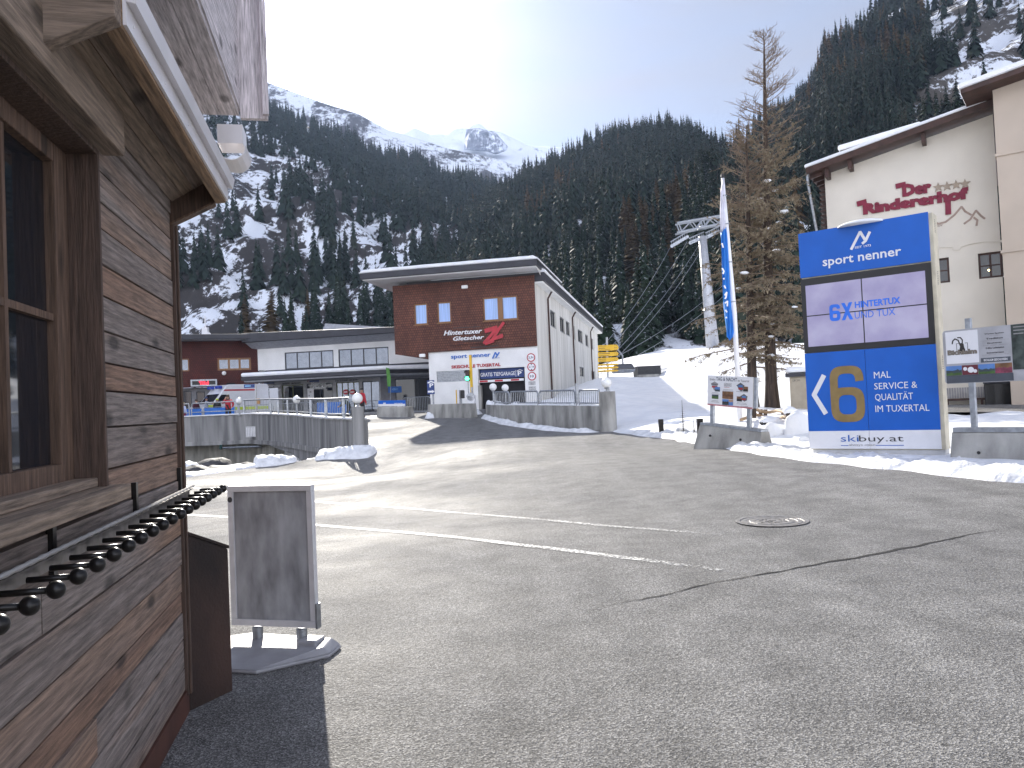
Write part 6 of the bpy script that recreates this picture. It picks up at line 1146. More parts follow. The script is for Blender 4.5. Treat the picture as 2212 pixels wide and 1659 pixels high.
for s, a, b, c_ in (('MAL', (947, 622), (1087, 614), (1085, 558)), ('SERVICE &', (950, 718), (1313, 698), (1311, 642)), ('QUALITÄT', (957, 824), (1278, 802), (1276, 722)), ('IM TUXERTAL', (960, 908), (1415, 894), (1413, 836))): rowtxt(lpr, F1, s, zb4, a, b, c_, white, 0)
lb2 = pm('web_blue', (.02, .12, .45), .5)
rowtxt(wl_, F1, 'ski', zb4, (667, 1156), (818, 1154), (818, 1098), lb2, -.004); rowtxt(wr_, F1, 'buy.at', zb4, (823, 1174), (1197, 1166), (1197, 1096), darkt, -.004); rowtxt(wl_, F1, 'always open', zb4, (737, 1196), (957, 1194), (957, 1172), greyt, .0)
for a, b, p_ in (((668, 1188), (730, 1188), wl_), ((963, 1187), (1198, 1186), wr_)): mb = MB(); stroke(mb, F1, [U(F1, zb4, *a), U(F1, zb4, *b)], .013, .002, .004); mb.build('underline', lb2, p_)
mb = MB(); 
for v_ in (v_t - .4, v_2 + 1.2, v_2 - .5):
    for k in range(8):
        for j in (0, 1): z_ = v_ + .035 * k; mb.hexa([SP.p(uS1 + .0751, z_, -.12 - .06 * j), SP.p(uS1 + .077, z_, -.12 - .06 * j), SP.p(uS1 + .077, z_, -.16 - .06 * j), SP.p(uS1 + .0751, z_, -.16 - .06 * j), SP.p(uS1 + .0751, z_ + .015, -.12 - .06 * j), SP.p(uS1 + .077, z_ + .015, -.12 - .06 * j), SP.p(uS1 + .077, z_ + .015, -.16 - .06 * j), SP.p(uS1 + .0751, z_ + .015, -.16 - .06 * j)])
mb.build('vent', black, tw_)
mb = MB(); mb.ball(SP.p(uS0 + (uS1 - uS0) * .5, v_t - .02, -.2), 1, 20, 8, ((uS1 - uS0) * .2, 1, .11), z0=-.05); mb.build('snow_cap', snow, tw_, smooth=True)
# ---------------------------------------------------------------- info board on concrete barrier, right edge
q = gpix(2053, 1001); BB = Plane(q, (.62, -.785, 0)); cb = thing('concrete_barrier', 'stained concrete barrier with a steel rail on top under the mountain hut board', 'concrete barrier', q); h = BB.uv(*zb4(1590, 1078))[1]
mb = MB(); mb.prism([BB.p(0, -.15, .08), BB.p(2.6, -.15, .08), BB.p(2.6, -.15, -.5), BB.p(0, -.15, -.5)], [BB.p(0.02, h, -.08), BB.p(2.6, h, -.08), BB.p(2.6, h, -.34), BB.p(0.02, h, -.34)]); mb.build('block', concrete2, cb, bevel=.02)
mb = MB(); mb.rect(BB, .05, 2.6, h + .001, h + .085, -.30, -.07); mb.build('rail', galv, cb); mb = MB(); u_, v_ = BB.uv(*zb4(1832, 1248)); mb.lathe(BB.p(u_, v_, .02), [(.028, -.02), (.03, .0), (.018, .004)], 12, BB.n); mb.build('socket', black, cb)
B3 = BB.shift(-.12); ib = thing('info_board', 'wide grey board for a mountain hut with ibex emblem on a single steel post', 'sign', BB.p(.6, h, -.15)); u0_, v1_ = U(B3, zb4, 1522, 225); v0_ = U(B3, zb4, 1548, 672)[1]; v1_ = (v1_ + U(B3, zb4, 2100, 165)[1]) / 2; v0_ = (v0_ + U(B3, zb4, 2135, 640)[1]) / 2; uB = U(B3, zb4, 2112, 400)[0]; uEnd = uB + 1.1
mb = MB(); ra = .06; pts_ = [(u0_ + ra - ra * cos(a), v0_ + ra - ra * sin(a)) for a in [pi / 2 * k / 5 for k in range(6)]] + [(uEnd, v0_), (uEnd, v1_)] + [(u0_ + ra - ra * sin(a), v1_ - ra + ra * cos(a)) for a in [pi / 2 * k / 5 for k in range(6)]]
mb.slab(B3, pts_, -.03, 0); bd = mb.build('board', pm('board_grey', (.40, .40, .42), .5), ib)
def patch(pl, parent, name, r, m, o=.001): mb = MB(); mb.rect(pl, *r, o, o + .004); return mb.build(name, m, parent)
def zr(*k):     # board-aligned rectangle from a measured left-top and right-bottom
    r = R(B3, zb4, *k); return r
hgt = v1_ - v0_
wp = patch(B3, bd, 'logo_panel', (u0_ + .05, U(B3, zb4, 1830, 400)[0], v0_ + hgt * .37, v1_ - hgt * .03), white)
uA0, uA1 = u0_ + .05, U(B3, zb4, 1830, 400)[0]; LG = B3.shift(.0055); wA = uA1 - uA0; ww = lambda x, y: (uA0 + wA * x, v0_ + hgt * (.37 + .60 * y))
dkbrown = pm('dark_brown_print', (.035, .030, .026), .6); stonep = pm('stone_print', (.22, .19, .15), .6)
mb = MB(); stroke(mb, LG, [ww(*k) for k in ((.44, .60), (.40, .72), (.30, .77), (.23, .71), (.21, .62))], .022, 0, .003); stroke(mb, LG, [ww(*k) for k in ((.52, .60), (.53, .72), (.47, .80), (.38, .80))], .02, .0005, .0035); mb.build('horn', dkbrown, wp)
mb = MB(); mb.slab(LG, [ww(*k) for k in ((.42, .40), (.44, .30), (.56, .30), (.60, .42), (.57, .50), (.56, .60), (.48, .63), (.42, .60), (.45, .52))], .0004, .003); mb.build('ibex_head', dkbrown, wp)
mb = MB(); 
for i, k in enumerate((((.34, .38), (.34, .62)), ((.34, .62), (.42, .62)), ((.60, .62), (.68, .62)), ((.68, .62), (.68, .38)))): stroke(mb, LG, [ww(*p) for p in k], .008, .0002 * i, .002 + .0002 * i)
mb.build('square_line', dkbrown, wp); a, b = ww(.05, .28), ww(.95, .42); txt(wp, LG, 'Bichlalm', (a[0] - .004, b[0] + .004, a[1] - .006, b[1] + .006), dkbrown, .0035, .001, .07); txt(wp, LG, 'Bichlalm', (a[0], b[0], a[1], b[1]), stonep, .005, .001, .045)
uT0, uT1 = uA1 + .03, uB - .03
for i in range(5):
    v = v1_ - hgt * (.13 + .085 * i); c_ = (uT0 + uT1) / 2; w1_, w2_ = (.16, .14, .12, .15, .14)[i], (.08, .24, .2, .0, .22)[i]
    txt(bd, B3, ('Warme Speisen', 'Tradition', 'Einzigartig', 'E-Bike Ladestation', 'Sonnenterrasse')[i], (c_ - w1_, c_ + w1_, v - .016, v + .016), darkt, .001, .001, .03)
    if w2_: txt(bd, B3, ('ganztags', 'hausgemachte Gerichte', 'auf der Alm', '', 'mit Blick ins Tal')[i], (c_ - w2_, c_ + w2_, v - .045, v - .025), greyt, .001, .001)
st_ = patch(B3, bd, 'notice_strip', (uT0, uT1, v0_ + hgt * .36, v0_ + hgt * .44), pm('slate_print', (.07, .08, .10), .5)); txt(st_, B3, 'BICHLALM GESCHLOSSEN', (uT0 + .05, uT1 - .05, v0_ + hgt * .38, v0_ + hgt * .42), white, .0055, .001, .02)
patch(B3, bd, 'foot_strip', (u0_ + .03, uB, v0_ + .01, v0_ + hgt * .15), pm('slate_print', (.07, .08, .10), .5))
def photo(parent, pl, r, cols, horizon, o=.001):    # a small printed landscape: sky, hills, meadow as flat printed shapes
    s_ = patch(pl, parent, 'printed_photo', r, cols[0], o); W, H = r[1] - r[0], r[3] - r[2]
    mb = MB(); top = [(r[0] + W * k / 8, r[2] + H * (horizon + .18 * noise.noise((k * .9, r[0] * 5, 1)))) for k in range(9)]; mb.slab(pl, [(r[0], r[2])] + [(r[1], r[2])] + top[::-1], o + .0042, o + .005); mb.build('printed_hill', cols[1], s_)
    mb = MB(); top = [(r[0] + W * k / 6, r[2] + H * (horizon * .5 + .15 * noise.noise((k * .8, r[0] * 3, 9)))) for k in range(7)]; mb.slab(pl, [(r[0], r[2])] + [(r[1], r[2])] + top[::-1], o + .0052, o + .006); mb.build('printed_meadow', cols[2], s_)
psk, phl, pgr, pwd, pdk, ppk = pm('print_sky', (.10, .22, .50), .5), pm('print_hill', (.04, .06, .07), .5), pm('print_meadow', (.06, .12, .03), .5, var=.3, scale=9), pm('print_wood', (.20, .10, .045), .5, var=.3, scale=8), pm('print_dark', (.03, .025, .02), .5, var=.4, scale=20), pm('print_pink', (.25, .05, .09), .5, var=.4, scale=12)
pw = (uB - u0_ - .04) / 4
for i, cs in enumerate(((psk, phl, pgr), (pm('print_red', (.13, .02, .03), .5), pdk, pdk), (psk, phl, pgr), (pwd, ppk, ppk))):
    r = (u0_ + .03 + pw * i + .003, u0_ + .03 + pw * (i + 1) - .003, v0_ + hgt * .153, v0_ + hgt * .33)
    if i != 1: photo(bd, B3, r, cs, .55)
    else:
        s_ = patch(B3, bd, 'printed_photo', r, cs[0])
        for x, y, r_ in ((.2, .62, .035), (.55, .5, .055), (.82, .35, .033)): mb = MB(); disc(mb, B3, r[0] + (r[1] - r[0]) * x, r[2] + (r[3] - r[2]) * y, r_, .0052, .006, 16); mb.build('printed_plate', white, s_)
sp_ = patch(B3, bd, 'side_print', (uB + .002, uEnd - .002, v0_ + hgt * .2, v1_ - .004), pm('print_forest', (.03, .045, .04), .5, var=.5, scale=7, col2=(.07, .09, .08)))
for i in range(3): mb = MB(); mb.rect(B3, uB + .04, uB + .3 - .05 * i, v1_ - .06 - .06 * i, v1_ - .04 - .06 * i, .0052, .006); mb.build('lettering', greyt, sp_)
mb = MB(); u_ = U(B3, zb4, 1722, 160)[0]; u2_ = U(B3, zb4, 1788, 1040)[0]; vt_ = U(B3, zb4, 1720, 115)[1]; u_ = (u_ + u2_) / 2; mb.rect(B3, u_ - .045, u_ + .045, h + .0 - .0, vt_, -.12, -.031); mb.build('post', galv, ib)
# ---------------------------------------------------------------- day and night board with its barrier, flagpole
q = P(1642, 972, 19.5); q.z = gz(q.x, q.y); q2 = P(1504, 952, 21.5); q2.z = gz(q2.x, q2.y); ud = q - q2; rl = math.atan2(-ud.z, ud.xy.length) * 0 + .085; TN = Plane(q2, (ud.x, ud.y, 0), rl); Lb = ud.xy.length
b2 = thing('concrete_barrier', 'leaning grey concrete barrier carrying the day and night board', 'concrete barrier', q2); h = .68
mb = MB(); mb.prism([TN.p(-.1, -.15, .10), TN.p(Lb, -.15, .10), TN.p(Lb, -.15, -.62), TN.p(-.1, -.15, -.62)], [TN.p(-.02, h, -.12), TN.p(Lb - .08, h, -.12), TN.p(Lb - .08, h, -.40), TN.p(-.02, h, -.40)]); mb.build('block', concrete2, b2, bevel=.02); mb = MB(); mb.rect(TN, .0, Lb - .1, h + .001, h + .06, -.38, -.11); mb.build('rail', galv, b2)
for x, y in ((305, 838), (682, 888)): u_, v_ = TN.uv(*zc3(x, y)); mb = MB(); mb.lathe(TN.p(u_, v_, .02), [(.03, -.03), (.032, .0), (.018, .004)], 12, TN.n); mb.build('socket', black, b2)
T2_ = TN.shift(-.18); nb3 = thing('notice_board', 'white day and night notice board with small pictures on two steel posts', 'sign', TN.p(.5, h, -.2)); c0, c1, c2_, c3 = [T2_.uv(*zc3(*k)) for k in ((275, 93), (840, 106), (830, 502), (268, 462))]
bu0, bu1, bv1, bv0 = (c0[0] + c3[0]) / 2, (c1[0] + c2_[0]) / 2, (c0[1] + c1[1]) / 2, (c2_[1] + c3[1]) / 2; bW, bH = bu1 - bu0, bv1 - bv0
mb = MB(); mb.rect(T2_, bu0, bu1, bv0, bv1, -.02, 0); bd2 = mb.build('board', white, nb3); mb = MB(); mb.rect(T2_, bu1 + .001, bu1 + .10, bv0 + .02, bv1 - .01, -.09, -.02); mb.build('edge_post', galv, nb3)
for f_ in (.085, .90): mb = MB(); u_ = bu0 + bW * f_; mb.rect(T2_, u_ - .055, u_ + .055, h + .03, bv1 - .05, -.10, -.021); mb.build('post', galv, nb3)
bp_ = lambda x0, y0, x1, y1: (bu0 + bW * x0, bu0 + bW * x1, bv1 - bH * y1, bv1 - bH * y0)
txt(bd2, T2_, 'Erlebe', bp_(.055, .095, .185, .165), greyt, .001, .002, .02); txt(bd2, T2_, 'TAG & NACHT', bp_(.20, .04, .665, .165), pm('slate_letter', (.13, .14, .17), .5), .001, .002, .02); txt(bd2, T2_, 'im Tuxertal', bp_(.68, .095, .92, .165), greyt, .001, .002, .02)
for r_, cs, hz_ in ((bp_(.175, .37, .29, .52), (psk, phl, phl), .5), (bp_(.105, .63, .255, .77), (phl, pgr, pgr), .6), (bp_(.345, .50, .585, .745), (pwd, pm('print_brown', (.13, .06, .03), .5), pwd), .6), (bp_(.345, .76, .488, .945), (psk, pdk, phl), .6), (bp_(.492, .76, .585, .945), (pm('print_peach', (.45, .28, .2), .5), psk, psk), .6), (bp_(.80, .31, .90, .46), (pwd, pdk, pdk), .5), (bp_(.665, .635, .775, .79), (pwd, pdk, pdk), .5)): photo(bd2, T2_, r_, cs, hz_)
for x0, y0, s_ in ((.655, .19, .18), (.74, .54, .16)):
    mb = MB(); g_ = lambda x, y: (bu0 + bW * (x0 + s_ * x), bv1 - bH * (y0 + s_ * 1.55 * y)); mb.slab(T2_, [g_(*k) for k in ((0, .35), (.5, 0), (1, .35), (.92, .42), (.9, .8), (.55, 1), (.3, .8), (.12, .45))][::-1], .0075, .0085); hs_ = mb.build('printed_house', pm('print_slate', (.12, .13, .14), .5), bd2); mb = MB(); mb.rect(T2_, *[f for f in (g_(.25, 0)[0], g_(.75, 0)[0], g_(0, .8)[1], g_(0, .6)[1])], .0086, .0095); mb.build('printed_badge', red, hs_); mb = MB(); mb.rect(T2_, *[f for f in (g_(.25, 0)[0], g_(.75, 0)[0], g_(0, .5)[1], g_(0, .28)[1])], .0086, .0095); mb.build('printed_window', psk, hs_)
mb = MB(); mb.slab(T2_, [(bu0 + bW * x, bv1 - bH * y) for x, y in ((.08, .27), (.165, .19), (.25, .27), (.19, .45), (.155, .50))][::-1], .0012, .003); e_ = mb.build('diamond_mark', greyt, bd2); mb = MB(); mb.rect(T2_, bu0 + bW * .10, bu0 + bW * .23, bv1 - bH * .40, bv1 - bH * .35, .0031, .004); mb.build('stripe', red, e_); txt(e_, T2_, 'BÄRENHAUS', bp_(.09, .25, .24, .31), darkt, .0032, .001, .02)
txt(bd2, T2_, 'BÄRENHAUS', bp_(.38, .20, .545, .345), greyt, .001, .002, .0); mb = MB(); mb.rect(T2_, *bp_(.38, .365, .50, .375), .001, .003); mb.build('stripe', red, bd2)
for x0, y0, w_ in ((.10, .56, .15), (.09, .60, .19), (.36, .435, .22), (.35, .475, .24), (.65, .475, .25), (.10, .83, .15), (.09, .87, .18), (.67, .83, .2), (.66, .87, .22), (.75, .93, .15)): mb = MB(); mb.rect(T2_, *bp_(x0, y0, x0 + w_, y0 + .013), .001, .002); mb.build('print_line', greyt, bd2)
mb = MB(); mb.rect(T2_, *bp_(0, .955, 1, .975), .001, .003); mb.rect(T2_, *bp_(0, .985, 1, 1), .001, .003); mb.build('stripe', red, bd2)
q = onground(1597, 24.5); FPl = Plane(q, (1, 0, 0)); six(bz, F2, z8, (315, 672), (376, 667), (372, 572), brightblue, .30, 'figure_six'); t = thing('flagpole', 'tall white flagpole rising behind the day and night board', 'flagpole', q); top = FPl.uv(*zb8(622, 5)); h_ = top[1]; mb = MB(); mb.tube([q - Vector((0, 0, .5)), q + Vector((0, 0, h_ * .45)), q + Vector((top[0] * .9, 0, h_))], [.085, .075, .05], 16); mb.build('pole', white, t, smooth=True); mb = MB(); mb.lathe(q + Vector((top[0] * .9, 0, h_)), [(.055, 0), (.06, .05), (.05, .12), (.01, .14)], 12); mb.build('cap', black, t)
for y in (180, 465, 850, 1250): v_ = FPl.uv(*zb8(650, y))[1]; mb = MB(); f_ = max(0, (v_ - h_ * .45) / (h_ * .55)); c_ = q + Vector((top[0] * .9 * f_, 0, v_)); mb.lathe(c_, [(.076, -.02), (.08, 0), (.076, .02)], 12); mb.build('clamp', galv, t)
fl = thing('banner_flag', 'long narrow flag hanging on the white pole, white above and blue below', 'flag', q + Vector((-.1, 0, 3)))
rows = [((622, 20), (624, 5)), ((598, 150), (640, 60)), ((596, 320), (650, 300)), ((600, 560), (655, 500)), ((604, 750), (672, 700)), ((612, 950), (690, 900)), ((628, 1150), (700, 1100)), ((640, 1300), (712, 1300)), ((655, 1480), (722, 1450)), ((657, 1600), (730, 1550)), ((690, 1640), (725, 1600))]
def flagmesh(i0, i1, m, nm):
    mb = MB(); V = []; n_u = 8
    for k in range((i1 - i0) * 6 + 1):
        i = min(i0 + k // 6, i1 - 1); f_ = k / 6 - (i - i0); a = Vector(FPl.uv(*zb8(*rows[i][0]))).lerp(Vector(FPl.uv(*zb8(*rows[i + 1][0]))), f_); b = Vector(FPl.uv(*zb8(*rows[i][1]))).lerp(Vector(FPl.uv(*zb8(*rows[i + 1][1]))), f_)
        V.append([mb.V(FPl.p(a.x + (b.x - a.x) * j / n_u, a.y + (b.y - a.y) * j / n_u, .05 + .10 * sin(j * 1.7 + .2 * k) * (1 - j / n_u * .6))) for j in range(n_u + 1)])
    for a, b in zip(V, V[1:]):
        for j in range(n_u): mb.face([a[j + 1], a[j], b[j], b[j + 1]])
    o = mb.build(nm, m, fl, smooth=True); s_ = o.modifiers.new('thickness', 'SOLIDIFY'); s_.thickness = .004; return o
flagmesh(0, 3, pm('flag_white', (.72, .72, .80), .7), 'cloth'); o = flagmesh(3, 10, pm('flag_blue', (.02, .20, .62), .6), 'cloth')
FL = FPl.shift(.17); mb = MB()
for i, k in enumerate((((620, 660), (632, 700)), ((622, 910), (640, 940), (630, 965)), ((636, 1010), (640, 1020)), ((642, 1085), (655, 1110)), ((648, 1180), (668, 1150), (660, 1200), (650, 1215)), ((650, 1260), (675, 1240), (672, 1290)), ((655, 1330), (668, 1350)), ((660, 1400), (664, 1410)))): stroke(mb, FL, [U(FL, zb8, *p) for p in k], .045, .002 * i, .004 + .002 * i)
mb.build('lettering', white, fl)
# ---------------------------------------------------------------- yellow hiking signs
q = P(*z6(300, 640), 34); q.z = gz(q.x, q.y); HS = Plane(q, (1, 0, 0)); t = thing('hiking_signpost', 'steel post with a stack of yellow arrow signs for hiking trails', 'signpost', q); tp_ = HS.uv(*z6(294, 210)); mb = MB(); mb.tube([q, HS.p(tp_[0], tp_[1])], .05, 10); mb.build('post', galv, t)
for i, (y0, y1, ls) in enumerate(((288, 358, ('Sommerberg', 'Bichlalm', 'Rundweg Hintertux')), (364, 418, ('Schraubenwasserfall', 'Tuxerjochhaus')), (422, 475, ('Bärenhaus', 'Wanderweg')), (488, 516, ('Wasserfall',)), (519, 550, ('Rundweg',)), (554, 583, ('Hintertux',)))):
    a = HS.uv(*z6(200, y1)); b = HS.uv(*z6(418, y0)); mb = MB(); m_ = (a[1] + b[1]) / 2; tip = .07; mb.slab(HS, [(a[0], a[1]), (b[0] - tip, a[1]), (b[0], m_), (b[0] - tip, b[1]), (a[0], b[1])], .055, .075); s_ = mb.build('arrow_sign', yellow, t); S2 = HS.shift(.075); hh = (b[1] - a[1]) / len(ls)
    for k, l_ in enumerate(ls): v = b[1] - hh * (k + .82); w_ = min(.48, .034 * len(l_)); txt(s_, S2, l_, (a[0] + .05, a[0] + .05 + w_, v, v + hh * .5), darkt, .001, .001, .03, name='lettering'); txt(s_, S2, ('1 h', '45 min', '2 h')[k % 3], (b[0] - .2, b[0] - .09, v, v + hh * .42), darkt, .001, .001, .03)
# ---------------------------------------------------------------- larch in front of the hotel
def big_larch():
    g = random.Random(11); base = onground(1668, 34); t = thing('larch_tree', 'tall double stemmed autumn larch with bare top and snow lumps on its boughs', 'tree', base)
    stems = [(base, P(1650, 62, 34.5), .26), (base + Vector((-.75, .3, 0)), P(1612, 270, 34.4), .22)]; mb = MB(); tw = MB(); nd_v, nd_f = [], []; sn = []
    for b_, tp, r_ in stems:
        H = tp.z - b_.z; ax = lambda f, b_=b_, tp=tp: Vector((b_.x + (tp.x - b_.x) * f ** 1.3, b_.y + (tp.y - b_.y) * f, b_.z + H * f))
        mb.tube([ax(f) - Vector((0, 0, .4 if f == 0 else 0)) for f in np.linspace(0, 1, 14)], [r_ * (1 - f) ** .8 + .012 + (.12 if f == 0 else 0) for f in np.linspace(0, 1, 14)], 10)
        nbr = int(170 * H / 17)
        for k in range(nbr):
            f = .16 + .83 * (k / nbr) ** .95; p = ax(f); z = f * H; Lr = (2.75 * (1 - f) ** .55 + .15) * g.uniform(.6, 1.15) * (1 if f > .3 else .7 + f)
            a = g.random() * 2 * pi; up_ = -.12 + .75 * f * f + g.uniform(-.1, .1); d = Vector((cos(a), sin(a), up_)).normalized(); pts_ = [p]
            for s in range(1, 6): d2 = d + Vector((g.uniform(-.12, .12), g.uniform(-.12, .12), (.06 if f > .45 else -.02) * s)); pts_.append(pts_[-1] + d2 * Lr / 5)
            r0_ = .035 * (1 - f) + .010; tw.tube(pts_, [r0_ * (1 - s / 6) + .006 for s in range(6)], 3, False)
            nt_ = int(5 + Lr * 5)
            for j in range(nt_):
                s = g.uniform(.12, 1) * 5; i = min(4, int(s)); q_ = pts_[i].lerp(pts_[i + 1], s - i); l2 = g.uniform(.25, .75) * (.5 + Lr * .22); aa = a + g.choice((-1, 1)) * g.uniform(.4, 1.3)
                e_ = Vector((cos(aa), sin(aa), g.uniform(-.75, .15) if f < .62 else g.uniform(-.1, .8))) ; m_ = q_ + e_ * l2 * .5 + Vector((0, 0, g.uniform(-.05, .05))); en = q_ + e_ * l2 + Vector((0, 0, -.12 * l2 if f < .6 else .06)); tw.tube([q_, m_, en], [.010, .008, .004], 3, False)
                bare_ = f > .70 + g.uniform(-.05, .05)
                if not bare_:
                    for c_ in range(int(5 + 6 * l2)):
                        w = q_.lerp(en, g.random()) + Vector((g.uniform(-.05, .05), g.uniform(-.05, .05), g.uniform(-.06, .03))); o1 = Vector((g.gauss(0, 1), g.gauss(0, 1), g.gauss(0, 1))).normalized() * g.uniform(.05, .12); o2 = Vector((g.gauss(0, 1), g.gauss(0, 1), g.gauss(0, 1))).normalized() * g.uniform(.015, .035); i0 = len(nd_v)
                        nd_v += [w - o1, w + o2, w + o1, w - o2]; nd_f.append((i0, i0 + 1, i0 + 2, i0 + 3))
                elif g.random() < .5:
                    for c_ in range(3): w = q_.lerp(en, g.random()); tw.tube([w, w + Vector((g.uniform(-.12, .12), g.uniform(-.12, .12), g.uniform(0, .16)))], [.006, .004], 3, False)
            if f < .6 and g.random() < .10: s = g.uniform(1.5, 4.5); i = int(s); sn.append((pts_[i].lerp(pts_[i + 1], s - i), g.uniform(.07, .15), a))
    mb.build('trunk', bark, t, smooth=True); cr_ = tw.build('limbs', twig_m, t)
    w = WM[t.name].inverted(); vv = np.array([tuple(v) for v in nd_v]) - np.array(tuple(base)); o = npmesh('crown', vv, np.array(nd_f), [larchn_m], smooth=False); o.parent = t; WM[o.name] = WM[t.name]
    for i, (p, r_, a) in enumerate(sn[:40]):
        s_ = MB(); s_.ball((0, 0, 0), 1, 9, 6); s_.v = [tuple(p + Vector((x * r_ * (1.5 if k % 2 else 1.1) * (1 + .3 * noise.noise((x * 2, y * 2, i))), y * r_ * .8, .04 + z_ * r_ * .55 * (1 + .4 * noise.noise((x * 3, z_ * 3, i)))))) for k, (x, y, z_) in enumerate(s_.v)]; s_.build('snow_lump', snow, t, smooth=True)
big_larch()
# small spruce, posts, twigs in the snow
def small_fir(px, py, d, h, label, seed):
    q = P(px, py, d); q.z = gz(q.x, q.y) + .05; t = thing('young_spruce', label, 'tree', q); g = random.Random(seed); v, f = [], []
    for k in range(16):
        c = k / 15; z = h * (.06 + .82 * c); rr = h * .34 * (1 - c) ** .9 + .02
        for j in range(9):
            a = g.random() * 6.28; l = rr * g.uniform(.7, 1.15); zt = z - l * .15
            for s in range(7):
                p = Vector((cos(a) * l * s / 7, sin(a) * l * s / 7, z + (zt - z) * s / 7))
                for sg in (-1, 1): e = Vector((cos(a + sg * .8), sin(a + sg * .8), .1)) * l * .28 * (1.1 - s / 8); n_2 = Vector((-e.y, e.x, 0)) * .16; i = len(v); v += [tuple(p), tuple(p + e * .6 + n_2), tuple(p + e), tuple(p + e * .6 - n_2)]; f.append((i, i + 1, i + 2, i + 3))
    o = npmesh('crown', np.array(v), np.array(f), [spruce_m], smooth=False); o.parent = t; mb = MB(); mb.tube([q - Vector((0, 0, .2)), q + Vector((0, 0, h))], [.025, .006], 6); mb.build('trunk', bark, t)
small_fir(1477, 948, 25.5, 1.15, 'small young spruce standing in the snow left of the leaning barrier', 1); small_fir(1500, 944, 24.5, .55, 'tiny spruce twig beside the black post at the leaning barrier', 2)
def post(px, py, d, h, w, label, m=brownpaint): q = P(px, py, d); q.z = gz(q.x, q.y) - .05; t = thing('marker_post', label, 'post', q); mb = MB(); mb.box(q.x - w, q.x + w, q.y - w, q.y + w, q.z, q.z + h); mb.build('post', m, t, bevel=.01)
post(1429, 944, 26.5, .62, .08, 'short dark post standing alone in the snow', blackmetal); post(1513, 940, 22, .85, .08, 'dark post at the left end of the leaning barrier', blackmetal)
# rough branch fence
fs = [P(*zc3(845, 560), 24), P(*zc3(930, 560), 25.5), P(*zc3(990, 560), 27), P(*zc3(1225, 590), 24)]; t = thing('branch_fence', 'rustic fence of bare bent branches and short posts by the larch', 'fence', fs[0]); barkless = pm('peeled_branch', (.36, .25, .15), .7, var=.2)
for p, (x, y0, y1) in zip(fs, ((850, 500, 600), (932, 510, 630), (990, 512, 625), (1215, 520, 600))): d_ = (p - EYE).dot(fw); mb = MB(); mb.tube([P(*zc3(x, y1 + 20), d_), P(*zc3(x, y0), d_)], .07, 7); mb.build('post', bark, t)
mb = MB(); d_ = 23; mb.tube([P(*zc3(1325, 860), 21.5), P(*zc3(1300, 640), 21.8), P(*zc3(1282, 545), 22)], .10, 8); mb.build('post', bark, t); mb = MB(); mb.ball(P(*zc3(1292, 530), 22), .16, 10, 6, (1.2, 1, .8)); mb.build('snow_cap', snow, t, smooth=True)
for ln_ in (((852, 500, 24), (930, 535, 25), (1040, 550, 25), (1140, 525, 24), (1210, 540, 23), (1275, 575, 22)), ((815, 535, 24), (880, 580, 25), (980, 605, 25), (1060, 608, 25)), ((690, 640, 23), (800, 600, 24), (870, 605, 24)), ((1150, 615, 24), (1220, 600, 23), (1275, 635, 22))): mb = MB(); mb.tube([P(*zc3(x, y), d__) for x, y, d__ in ln_], .05, 6); mb.build('rail', barkless, t, smooth=True)
# boulders with snow
def boulder(zf, x0, x1, y0, y1, d, label, seed, sy=1.0, name='boulder'):
    a, b = P(*zf(x0, y1), d), P(*zf(x1, y0), d); c_ = (a + b) / 2; rx, rz = (b.x - a.x) / 2, (b.z - a.z) / 2; t = thing(name, label, 'rock', (c_.x, c_.y, a.z))
    for nm, m, k, dz in (('rock', rock, 1.0, -.05), ('snow_cap', snow, 1.06, .12)):
        s_ = MB(); s_.ball((0, 0, 0), 1, 30, 20); out = []
        for x, y, z_ in s_.v:
            n_2 = 1 + .22 * noise.noise((x * 1.3, y * 1.3, z_ * 1.3 + seed)) + (.08 * noise.noise((x * 4, y * 4, z_ * 4 + seed)) if nm == 'rock' else .03 * noise.noise((x * 4, y * 4, seed)))
            zz_ = z_ * n_2 * rz * k + dz * rz
            if nm == 'snow_cap': zz_ = max(zz_, -rz * (.45 + .35 * noise.noise((x * 1.6, y * 1.6, seed + 2)))) 
            out.append((c_.x + x * n_2 * rx * k * (.97 if nm == 'snow_cap' else 1), c_.y + y * n_2 * rx * sy * k, c_.z + zz_))
        s_.v = out; s_.build(nm, m, t, smooth=nm == 'snow_cap')
boulder(zc3, 950, 1245, 700, 985, 20.8, 'large snow covered boulder right of the leaning barrier', 1, .7); boulder(zc3, 930, 1200, 600, 760, 23, 'rounded snow covered boulder at the foot of the larch', 2, .8); boulder(zc3, 1240, 1560, 560, 1010, 20.5, 'lumpy heap of snow and stones left of the blue pillar', 3, .6)
boulder(zc3, 1390, 1540, 860, 1040, 19.5, 'dark low rock with little snow at the foot of the blue pillar', 4, .6)
